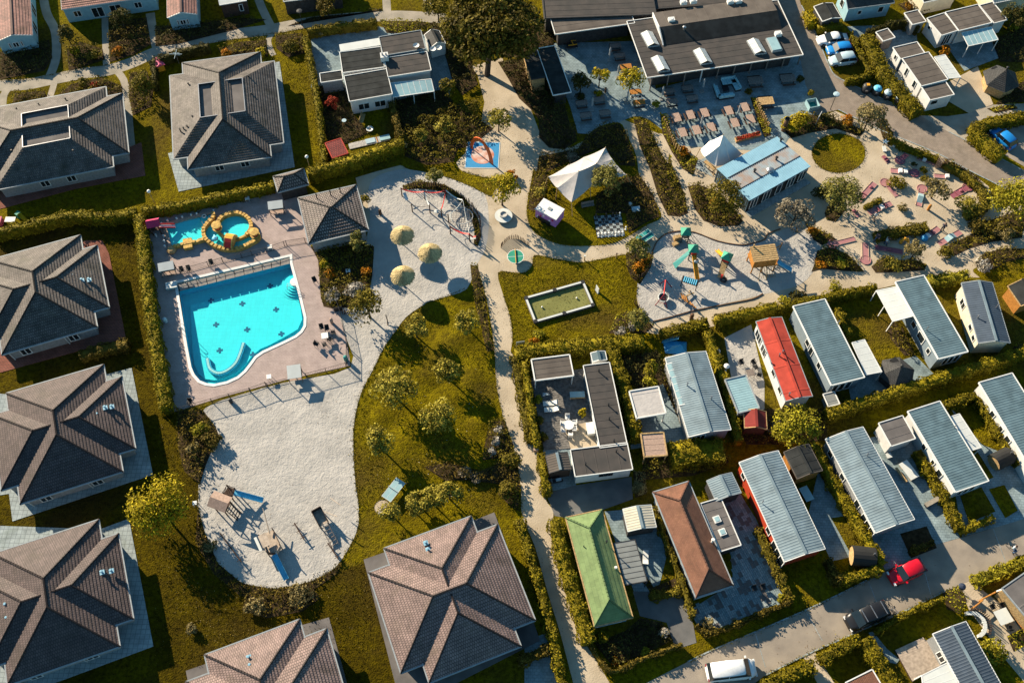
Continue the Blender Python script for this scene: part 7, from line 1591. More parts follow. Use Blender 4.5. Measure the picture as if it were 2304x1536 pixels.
kit('long pale rectangular table with benches on the yard between the ribbed chalets','garden_table','table',k(3,2,1310,1140),[('top',MB().box((0,0,.74),(1.15,2.2,.07)),'poly_white'),('legs',MB().beam((0,-.8,0),(0,-.8,.7),.5).beam((0,.8,0),(0,.8,.7),.5),'wood_tan'),('bench',MB().box((-.95,0,.42),(.3,1.9,.06)),'wood_tan')],rad(28),.74)
kit('small white square stool in the shade between two ribbed chalets','stool','stool',k(3,2,1128,1025),[('top',MB().box((0,0,.4),(.6,.6,.06)),'poly_white'),('legs',MB().box((0,0,.2),(.4,.4,.38)),'gutter')],.3)
kit('stone faced low wall end at the pale yard','stone_bench','bench',k(3,2,1510,1420),[('seat',MB().box((0,0,.55),(2.3,.5,.12)),'gravel_grey'),('base',MB().box((0,0,.25),(2.1,.35,.5)),'dark_wall')],rad(28))
kit('red brown wooden deck table corner at the bottom right terrace','wooden_deck','deck',k(3,3,2260,950),[('boards',MB().banded([(-.8,-1.8,.3),(.8,-1.8,.3),(.8,1.8,.3),(-.8,1.8,.3)],(0,1,0),.25,[(0,0),(0,.03),(1,0)]),'wood_orange'),('frame',MB().box((0,0,.14),(1.6,3.6,.28)),'wood_dark')],rad(28))
kit('white garden table with dark chairs on the sunlit bottom right terrace','garden_table','table',k(3,3,2125,960),[('top',MB().box((0,0,.74),(1.5,1.5,.06)),'poly_white'),('legs',MB().beam((-.5,-.5,0),(-.5,-.5,.7),.08).beam((.5,.5,0),(.5,.5,.7),.08).beam((-.5,.5,0),(-.5,.5,.7),.08).beam((.5,-.5,0),(.5,-.5,.7),.08),'metal')],rad(20),.7)
for lb,p,a in(('dark chair upper left of the white table at the bottom right terrace',k(3,3,2030,880),.4),('dark chair upper right of the white table at the bottom right terrace',k(3,3,2110,870),.2),('pale chair below the white table at the bottom right terrace',k(3,3,2180,1060),3.0)):chair(lb,p,a,'dark garden chairs')
kit('white folded parasol lying over the bottom right terrace','folded_parasol','parasol',k(3,3,2110,750),[('cloth',MB().cyl((-1.0,-.2,1.0),(.9,.3,1.2),.08,.22,8),'white'),('pole',MB().cyl((.9,.3,1.2),(1.5,.45,0),.04,.04,6),'metal')])
kit('dark blue kettle grill on the green bush by the road','kettle_grill','grill',(2156,1325),[('bowl',MB().lathe((0,0,1.0),[(0,-.3),(.3,-.15),(.4,.05),(.3,.3),(0,.4)],14),'navy'),('legs',MB().beam((-.3,0,0),(0,0,.8),.04).beam((.3,.2,0),(0,0,.8),.04).beam((.2,-.3,0),(0,0,.8),.04),'metal')])
for lb,a,b in(('brown timber rail across the bottom right garden, upper one',k(3,3,1945,810),k(3,3,2060,750)),('brown timber rail continuing left of the white table',k(3,3,1880,875),k(3,3,1950,820))):
 A_,B_=W(a,.9),W(b,.9);t=thing('timber_rail',lb,'fence',A_*[1,1,0]);mk('rail',MB().cyl(A_,B_,.08,.08,6),'wood_orange',t)
 for q in(A_,B_):mk('post',MB().beam(q*[1,1,0],q,.12),'wood_orange',t)
P=[W(p,.25)for p in k(3,3,1190,1250,1430,1140,1640,1350,1340,1520)]
t=thing('timber_deck','weathered slatted timber deck left of the bottom right chalet','deck',P[0]*[1,1,0]);mk('boards',MB().banded(P,P[3]-P[0],.22,[(0,0),(0,.02),(.9,.02),(.9,0),(1,0)]),'wood_ply',t,kind='stuff');mk('frame',MB().prism([tuple(q[:2])for q in P],0,.24),'wood_dark',t)
ground('stepping_slabs',k(3,3,960,1100,1000,1090,1120,1240,1230,1330,1200,1370,1120,1350,1050,1240),'slab_blue',.05)
chalet('flat grey roofed chalet with dark fascia cut off by the lower right edge',[(2262,1312),(2320,1420),(2420,1380),(2310,1290)],2.6,'mono',0,'bitumen_grey','wood_tan',over=.2,trim='gutter',prof=SEAM,per=2.5,z2=2.6)
chalet('dark brown roof corner at the bottom edge behind the thick hedge',[(1900,1536),(1960,1506),(2010,1580),(1950,1610)],2.4,'mono',0,'shingle_brown','dark_wall',over=.1,trim='white_paint',prof=FLAT1,per=.3,z2=2.4)
chalet('thatch coloured hut with white awning cut off by the right edge',[(2268,645),(2300,690),(2350,670),(2320,625)],2.3,'gable',.8,'bitumen_dark','wood_orange',over=.2,trim='wood_tan',prof=SEAM,per=3,cat='hut',name='timber_hut')
kit('garden furniture in white on the dark lawn of the hedged bungalow','garden_bench','bench',k(1,0,985,1040),[('seat',MB().box((0,0,.4),(.5,1.6,.06)),'wood_tan'),('backrest',MB().box((-.25,0,.7),(.05,1.6,.5)),'wood_tan'),('legs',MB().beam((0,-.7,0),(0,-.7,.4),.06).beam((0,.7,0),(0,.7,.4),.06),'wood_tan')],rad(-8))
kit('round white rimmed fire bowl on the bungalow lawn','fire_bowl','bowl',k(1,0,1047,1125),[('bowl',MB().lathe((0,0,0),[(.3,0),(.5,.3),(.42,.32),(0,.12)],16),'poly_white'),('ash',MB().lathe((0,0,.2),[(.4,0),(0,.03)],12),'dark_metal')])
kit('white round table with green top by the red maple','garden_table','table',k(1,0,828,1070),[('top',MB().lathe((0,0,.65),[(0,0),(.32,0),(.32,.05),(0,.05)],12),'silver_blue'),('pedestal',MB().cyl((0,0,0),(0,0,.65),.15,.08,8),'wood_tan')])
kit('low concrete sandpit strip with blue tarps along the bungalow hedge','sandpit','sandpit',k(1,0,1040,1230),[('base',MB().box((0,0,.06),(5.6,1.0,.12)),'sand'),('tarp',MB().box((.2,.1,.16),(1.3,.8,.08)),'silver_blue'),('tarp',MB().box((2.2,.0,.2),(1.4,.8,.15)),'poly_blue'),('plank',MB().box((1.1,0,.14),(.12,1.0,.06)),'wood_orange')],rad(18))
kit('white pennant shaped barrier gate beside the deck corner','fence_gate','gate',(762,700),[('panel',MB().box((0,0,.5),(1.0,.05,.9)),'dark_metal'),('post',MB().beam((-.5,0,0),(-.5,0,1.1),.06).beam((.5,0,0),(.5,0,1.1),.06),'dark_metal')],rad(10))
kit('pale stone ring pad beside the blue grey ping pong table','worn_patch','patch',k(1,2,1150,1462),[('pad',MB().lathe((0,0,0),[(.0,.04),(.75,.035),(.8,0)],18),'gravel'),('rim',MB().lathe((0,0,0),[(.8,.03),(.85,.05),(.85,0)],18),'gravel')])
kit('light signpost on the lawn near the billiard table path','sign_post','post',k(2,1,748,790),[('post',MB().cyl((0,0,0),(0,0,1.0),.07,.06,8),'wood_tan'),('cap',MB().box((0,0,1.02),(.2,.2,.06)),'poly_white')])
kit('short post at the lawn edge left of the ping pong table','sign_post','post',k(2,1,1022,770),[('post',MB().cyl((0,0,0),(0,0,.95),.07,.06,8),'wood_tan'),('cap',MB().box((0,0,.98),(.2,.2,.06)),'wood_dark')])
kit('dark rubbish post beside the path on the courtyard strip','post','bollard',Q(1200,60,S8,1243,1140),[('post',MB().cyl((0,0,0),(0,0,.9),.14,.12,8),'log'),('cap',MB().cyl((0,0,.9),(0,0,.98),.16,.1,8),'dark_metal')])
kit('small sign board on the bottom left edge of the top hedge of the L-shaped house','sign_board','sign',k(2,2,195,75),[('panel',MB().box((0,0,.9),(1.0,.08,.7)),'slab_pale'),('legs',MB().beam((-.4,0,0),(-.4,0,.8),.08).beam((.4,0,0),(.4,0,.8),.08),'wood_grey')],rad(10))
kit('brown letter box on the gravel path side of the L-shaped house hedge','letter_box','box',k(2,2,328,990),[('box',MB().box((0,0,.9),(.55,.45,.5)),'wood_pink'),('post',MB().beam((0,0,0),(0,0,.7),.1),'wood_dark')])
kit('wooden bench in the shade under the stretch tent','garden_bench','bench',Q(1180,320,s37,530,545),[('seat',MB().box((0,0,.42),(1.7,.45,.06)),'wood_grey'),('backrest',MB().box((0,.25,.7),(1.7,.05,.45)),'wood_grey'),('legs',MB().beam((-.7,0,0),(-.7,0,.4),.08).beam((.7,0,0),(.7,0,.4),.08),'wood_grey')],rad(14))
kit('pale blue square table in the dark bed right of the chess board','garden_table','table',Q(1180,320,s37,932,580),[('top',MB().box((0,0,.5),(1.1,.8,.06)),'silver_blue'),('legs',MB().box((0,0,.25),(.5,.4,.48)),'gutter')],rad(8))
kit('small white cube light beside the pale blue table in the dark bed','cube_light','lamp',Q(1180,320,s37,890,525),[('cube',MB().box((0,0,.2),(.4,.4,.4),.3),'white'),('base',MB().box((0,0,.02),(.5,.5,.04),.3),'gutter')])
# ================================================================= VEGETATION
# ---- hedges
HD=[
 ('long tall hedge between the tiled houses and the swimming pool, running downwards',[(312,479),(323,588),(338,718),(354,812),(371,915)],1.5,1.9,'leaf_hedge'),
 ('clipped hedge running from the left edge towards the pool corner',[(-20,522),(65,502),(156,481),(234,484),(305,474)],1.3,1.7,'leaf_hedge'),
 ('clipped hedge above the paddling pool with a brown patch',[(318,472),(417,455),(520,433),(614,413)],1.1,1.6,'leaf_hedge'),
 ('tall clipped hedge below the red pantiled shed',[(690,386),(795,355),(904,316)],1.5,2.0,'leaf_hedge'),
 ('narrow hedge right of the roof with wells, along the bungalow garden',[(686,78),(706,182),(716,247),(729,368)],.8,1.7,'leaf_hedge'),
 ('short brown hedge dividing the bungalow garden',[(880,228),(901,306)],.9,1.5,'leaf_brown'),
 ('dark hedge behind the bungalow along the upper gravel path',[(690,66),(760,55),(846,45)],.9,1.6,'leaf_olive'),
 ('bushy hedge above the L-shaped house from the path to the chalet gap',[(1160,793),(1245,779),(1330,772),(1385,768),(1450,766)],2.0,1.5,'leaf_hedge'),
 ('clipped hedge left part along the playground gravel strip',[(1487,747),(1594,722)],1.3,1.5,'leaf_hedge'),
 ('clipped hedge right part along the playground gravel strip',[(1612,716),(1720,692),(1750,686)],1.2,1.5,'leaf_hedge'),
 ('loose hedge running down between grey chalet and red roofed home',[(1592,745),(1612,800),(1640,890),(1664,990)],1.0,1.6,'leaf_hedge'),
 ('tall hedge on the right side of the L-shaped house',[(1374,778),(1406,864),(1434,985)],1.5,1.7,'leaf_hedge'),
 ('narrow hedge between gravel path and wooden deck',[(1180,812),(1198,942),(1209,1005)],.8,1.6,'leaf_hedge'),
 ('narrow hedge by the driveway of the L-shaped house',[(1217,1018),(1231,1108)],.9,1.5,'leaf_hedge'),
 ('low planted strip along the path outside the deck hedge',[(1160,800),(1170,850),(1178,905),(1195,990)],1.4,.8,'leaf_olive'),
 ('hedge between the large pink house and the gravel path',[(1169,1167),(1198,1266),(1235,1396),(1268,1550)],1.0,1.5,'leaf_hedge'),
 ('short hedge below the large pink house near the bottom edge',[(1168,1486),(1238,1455)],1.0,1.3,'leaf_brown'),
 ('tall thick hedge left of the green roofed chalet',[(1250,1168),(1266,1253),(1300,1362),(1326,1443)],1.5,1.7,'leaf_hedge'),
 ('low hedge along the upper edge of the blue park home plots',[(1757,687),(1865,664),(1973,643)],.9,1.5,'leaf_hedge'),
 ('leafy hedge right of the longest park home',[(2095,629),(2180,617)],1.6,1.2,'leaf_lime'),
 ('narrow hedge right of the first blue park home',[(1886,694),(1912,757)],.8,1.3,'leaf_hedge'),
 ('long hedge separating the two rows of park homes',[(1865,929),(1940,903),(2024,877),(2136,841),(2235,812),(2320,784)],1.3,1.9,'leaf_hedge'),
 ('hedge behind the lower row of park homes at the right',[(2123,910),(2199,886)],1.0,1.6,'leaf_hedge'),
 ('hedge between two blue roofed homes near the right edge',[(2206,892),(2250,965),(2302,1040)],1.1,1.5,'leaf_hedge'),
 ('long hedge between the two striped roofed chalets',[(1834,1000),(1880,1085),(1928,1165),(1988,1268)],1.1,1.6,'leaf_hedge'),
 ('hedge along the road in front of the barrel sauna',[(1894,1303),(1940,1290),(1988,1274)],1.0,1.4,'leaf_hedge'),
 ('short dark hedge left of the barrel sauna',[(1865,1256),(1889,1308)],.9,1.4,'leaf_brown'),
 ('hedge beside the long pale table yard',[(2066,1013),(2098,1066),(2131,1119),(2165,1188)],1.0,1.4,'leaf_hedge'),
 ('low hedge closing the dark grass plot by the road',[(2166,1192),(2205,1178),(2238,1160)],.6,1.2,'leaf_hedge'),
 ('bright roadside hedge at the right edge',[(2197,1306),(2250,1285),(2310,1262)],1.4,1.0,'leaf_lime'),
 ('thick clipped hedge above the black furniture at the bottom edge',[(1852,1484),(1895,1455),(1938,1435)],1.2,1.5,'leaf_hedge'),
 ('thick clipped hedge running down right of the brown roof corner',[(1948,1434),(1975,1480),(2015,1545)],1.7,1.5,'leaf_hedge'),
 ('clipped hedge at the bottom edge left of the small path',[(1720,1542),(1780,1515),(1832,1497)],1.3,1.4,'leaf_hedge'),
 ('thin hedge row behind the black van verge',[(1978,1418),(2050,1375),(2125,1345)],.5,1.3,'leaf_hedge'),
 ('low dark hedge on the small square plot behind the red car',[(2050,1240),(2102,1218)],.6,.9,'leaf_brown'),
 ('wide tall hedge left of the white flat caravan',[(1951,75),(1990,156),(2030,206),(2068,248)],2.2,1.7,'leaf_hedge'),
 ('hedge around the parked cars on their right',[(1914,70),(1935,115),(1960,158),(1940,172),(1905,178)],.8,1.2,'leaf_hedge'),
 ('hedge above the parked cars',[(1841,58),(1897,55)],1.2,1.3,'leaf_hedge'),
 ('yellow green clipped block hedge beside the dark pointed shed',[(1818,24),(1832,52)],1.6,1.2,'leaf_yellow'),
 ('tall lit hedge above the blue parked car, upper arm',[(2190,285),(2250,268),(2320,254)],1.5,1.6,'leaf_hedge'),
 ('tall lit hedge left of the blue parked car, lower arm',[(2194,292),(2225,320),(2258,347)],2.0,1.6,'leaf_hedge'),
 ('dark hedge behind the top right chalet courtyard',[(1952,70),(2030,45),(2070,60)],.7,1.7,'leaf_dark'),
 ('roadside hedge of the minigolf, upper stretch',[(2003,309),(2042,330),(2080,343),(2112,356)],1.0,.8,'leaf_hedge'),
 ('roadside hedge of the minigolf, stretch below the timber screen',[(2125,362),(2152,377),(2185,398),(2212,425),(2222,450),(2205,470),(2175,482)],1.4,.9,'leaf_olive'),
 ('low dark hedge between the minigolf centre and the lower lanes',[(1972,530),(2010,521),(2050,513),(2088,508)],1.5,.9,'leaf_olive'),
 ('small low hedge above the long centre minigolf lane',[(1948,464),(1965,455),(1985,446)],.7,.6,'leaf_olive'),
 ('bushy hedge below the grey corrugated chalet',[(1511,1022),(1560,1012),(1628,1010)],3.2,1.7,'leaf_hedge'),
 ('narrow hedge right of the brown chalet terrace',[(1708,1188),(1745,1270),(1781,1344)],.7,1.3,'leaf_olive'),
 ('low wall hedge along the lower edge of the brown chalet terrace',[(1567,1404),(1604,1421),(1720,1376),(1782,1350)],.45,1.0,'leaf_brown'),
 ('garden wall like hedge around the dark garden of the green roofed chalet',[(1330,1450),(1375,1507),(1450,1478),(1535,1448)],.35,1.1,'leaf_brown'),
 ('slim hedge left of the brown hipped chalet',[(1474,1140),(1500,1215),(1540,1320),(1560,1385)],.45,1.3,'leaf_olive'),
 ('short hedge dividing paved garden and green roofed chalet lawn',[(1462,1340),(1500,1335),(1540,1325)],.9,.7,'leaf_olive'),
 ('dark hedge strip behind the pool building shade',[(740,380),(820,362),(880,340)],.8,.8,'leaf_dark'),
 ('hedge row beside the third brick house garden',[(178,798),(215,786),(285,770)],1.4,1.2,'leaf_brown'),
 ('dark leafy hedge around the pink playhouse garden',[(335,140),(380,122),(430,108),(470,100)],.9,1.5,'leaf_dark'),
 ('clipped hedge right of the pavement of the pink house, dark stretch',[(345,145),(345,190)],.7,1.4,'leaf_dark'),
]
for lb,px,w,h,mt in HD:hedge(lb,px,w,h,mt)
# ---- planted beds (uncountable cover)
beds=[
 ([(1120,140),(1145,180),(1168,222),(1200,252),(1213,272),(1213,310),(1235,333),(1270,337),(1298,318),(1296,296),(1282,280),(1262,205),(1230,170),(1200,130)],1.6,'leaf_dark',20),
 ([(1120,60),(1250,60),(1245,115),(1200,125),(1130,130)],1.4,'leaf_dark',14),
 ([(1425,270),(1450,268),(1467,300),(1490,350),(1525,400),(1540,440),(1548,480),(1530,488),(1502,485),(1480,440),(1462,380),(1440,330)],1.1,'leaf_olive',22),
 ([(1547,419),(1563,471),(1583,497),(1620,510),(1662,508),(1672,497),(1656,476),(1610,430),(1570,415)],1.0,'leaf_olive',22),
 ([(1213,352),(1250,345),(1302,334),(1318,308),(1350,285),(1393,278),(1408,300),(1426,352),(1430,375),(1395,372),(1370,345),(1350,335),(1300,355),(1235,385),(1205,400)],1.1,'leaf_brown',22),
 ([(1205,392),(1230,385),(1232,420),(1222,450),(1200,475),(1188,470),(1194,425)],1.2,'leaf_olive',22),
 ([(1340,440),(1400,400),(1440,395),(1470,440),(1484,487),(1450,503),(1415,525),(1408,480),(1340,480)],.9,'leaf_brown',18),
 ([(716,586),(721,660),(728,690),(752,695),(800,690),(828,672),(838,620),(842,555),(800,545),(755,548),(700,556)],.9,'leaf_olive',22),
 ([(905,300),(930,275),(1000,250),(1040,230),(1080,270),(1110,290),(1060,330),(1030,335),(1020,365),(960,372),(905,350)],1.3,'leaf_olive',20),
 ([(930,60),(980,50),(1060,140),(1075,190),(1040,215),(1020,190),(1000,120),(960,75)],1.2,'leaf_dark',16),
 ([(400,925),(455,920),(485,960),(495,985),(478,1010),(462,1050),(450,1090),(415,1060),(400,1000)],1.4,'leaf_brown',22),
 ([(445,1140),(462,1200),(490,1266),(545,1312),(620,1325),(700,1308),(755,1278),(770,1262),(760,1290),(700,1330),(620,1350),(540,1340),(480,1290),(440,1220)],.6,'leaf_brown',18),
 ([(560,1330),(700,1315),(720,1345),(680,1375),(600,1390),(545,1370)],.9,'leaf_brown',14),
 ([(955,1050),(1010,1040),(1080,1060),(1150,1030),(1165,1045),(1170,1100),(1130,1090),(1060,1080),(1000,1080)],1.0,'leaf_brown',20),
 ([(1100,950),(1135,945),(1155,1000),(1160,1035),(1120,1030),(1085,1035)],.9,'leaf_olive',20),
 ([(1058,595),(1075,600),(1090,660),(1100,740),(1112,790),(1095,790),(1080,730),(1065,665)],1.0,'leaf_olive',22),
 ([(1130,1085),(1165,1080),(1170,1150),(1150,1140),(1120,1110)],1.1,'leaf_olive',20),
 ([(905,418),(940,408),(1000,415),(1045,445),(1075,490),(1083,530),(1075,555),(1066,550),(1068,520),(1055,475),(1025,445),(990,430),(940,425),(908,428)],.7,'leaf_olive',24),
 ([(1408,570),(1450,565),(1470,575),(1465,600),(1440,640),(1420,625),(1410,600)],1.0,'leaf_olive',22),
 ([(1370,750),(1385,715),(1410,700),(1440,700),(1470,735),(1450,750)],1.0,'leaf_lime',22),
 ([(1485,255),(1500,262),(1512,300),(1525,325),(1545,345),(1570,360),(1560,395),(1535,380),(1510,340),(1490,300)],.9,'leaf_lime',24),
 ([(1688,220),(1702,222),(1722,262),(1735,305),(1720,310),(1705,275)],.7,'leaf_lime',24),
 ([(1505,345),(1520,400),(1535,450),(1500,400)],.8,'leaf_lime',20),
 ([(1880,500),(1905,470),(1890,440),(1870,450),(1855,480),(1860,495)],.9,'leaf_dark',20),
 ([(1810,500),(1840,515),(1870,530),(1882,540),(1850,552),(1830,540)],.7,'leaf_olive',22),
 ([(1838,565),(1870,555),(1910,575),(1935,600),(1945,612),(1900,610),(1850,605),(1825,612),(1832,595)],1.0,'leaf_olive',24),
 ([(1960,600),(1985,580),(2020,585),(2060,585),(2085,595),(2080,608),(2030,612),(1970,614)],1.0,'leaf_olive',24),
 ([(2112,565),(2140,548),(2180,530),(2215,510),(2300,510),(2300,535),(2230,545),(2180,560),(2150,575),(2120,575)],1.1,'leaf_olive',22),
 ([(2178,500),(2230,495),(2304,470),(2304,520),(2200,530)],1.2,'leaf_olive',18),
 ([(2192,590),(2215,570),(2260,558),(2304,560),(2304,582),(2260,590),(2240,605),(2210,612)],1.0,'leaf_olive',22),
 ([(1975,280),(1985,270),(2010,300),(2000,330),(1990,320)],1.2,'leaf_olive',22),
 ([(1755,285),(1800,255),(1850,262),(1885,270),(1905,275),(1945,295),(1935,308),(1880,290),(1820,300),(1780,312)],1.1,'leaf_olive',22),
 ([(1740,30),(1745,20)]and[(1336,1445),(1405,1420),(1440,1390),(1490,1400),(1515,1440),(1450,1470),(1380,1500)],.7,'leaf_dark',20),
 ([(1385,1240),(1450,1290),(1470,1320),(1520,1300),(1545,1325),(1520,1335),(1470,1345),(1455,1320)],.5,'leaf_olive',12),
 ([(1400,800),(1480,790),(1500,860),(1450,880),(1410,860)],1.2,'leaf_dark',18),
 ([(1490,860),(1510,850),(1560,985),(1545,1000),(1525,940)],.8,'leaf_olive',22),
 ([(1450,1030),(1510,1025),(1630,1015),(1640,1040),(1560,1070),(1440,1080)],1.3,'leaf_olive',18),
 ([(1660,960),(1720,920),(1860,920),(1860,990),(1760,1000),(1680,1000)],1.0,'leaf_brown',16),
 ([(1424,1060),(1450,1065),(1455,1110),(1430,1120)],1.1,'leaf_pale',22),
 ([(0,118),(60,110),(110,90),(118,130),(100,160),(0,180)],.8,'leaf_dark',18),
 ([(150,110),(180,95),(230,110),(236,135),(190,150),(155,160)],1.2,'leaf_olive',20),
 ([(245,50),(330,40),(340,100),(300,125),(248,140)],1.1,'leaf_brown',18),
 ([(350,60),(440,55),(540,40),(600,45),(520,70),(400,100),(350,105)],.9,'leaf_dark',18),
 ([(490,110),(540,95),(600,90),(603,130),(585,118),(500,130)],.9,'leaf_olive',20),
 ([(620,80),(680,75),(690,120),(650,130),(622,110)],.9,'leaf_olive',20),
 ([(645,60),(860,20),(858,25),(700,40)],.6,'leaf_dark',14),
 ([(855,50),(940,48),(975,60),(960,78),(870,75)],.8,'leaf_lime',22),
 ([(25,240),(35,210),(100,205),(108,225),(80,235)],.7,'leaf_olive',20),
 ([(130,215),(160,190),(230,175),(275,195),(275,212),(240,215)],.9,'leaf_olive',20),
 ([(292,165),(330,160),(345,200),(340,240),(300,260),(290,220)],.8,'leaf_olive',18),
 ([(880,230),(1000,200),(1025,240),(990,300),(905,310),(890,270)],.6,'leaf_dark',14),
 ([(700,200),(770,180),(790,250),(830,300),(740,340),(715,280)],.5,'leaf_dark',12),
 ([(2020,10),(2060,0),(2110,20),(2060,45)],.9,'leaf_brown',16),
 ([(2230,90),(2310,60),(2310,140),(2250,140)],.8,'leaf_dark',14),
 ([(2290,190),(2310,180),(2310,230),(2240,235)],.6,'leaf_dark',14),
 ([(2220,245),(2280,235),(2290,245),(2240,255)],.6,'leaf_lime',16),
 ([(2120,1330),(2160,1318),(2175,1350),(2160,1380),(2130,1370)],1.3,'leaf_lime',22),
 ([(2265,1430),(2310,1410),(2310,1450),(2280,1465)],.8,'leaf_lime',20),
 ([(1860,730),(1885,700),(1905,760),(1880,780)],.5,'leaf_dark',10),
 ([(2002,760),(2030,735),(2060,800),(2035,800)],1.0,'leaf_olive',22),
 ([(1995,735),(2015,720),(2025,750),(2005,765)],1.1,'leaf_olive',22),
 ([(2280,780),(2310,770),(2310,800),(2285,800)],.9,'leaf_lime',16),
]
for i,(px,h,mt,dn)in enumerate(beds):thicket('ground_cover',px,h,mt,dn*2.3,.12,'soil',.034+.0002*i)
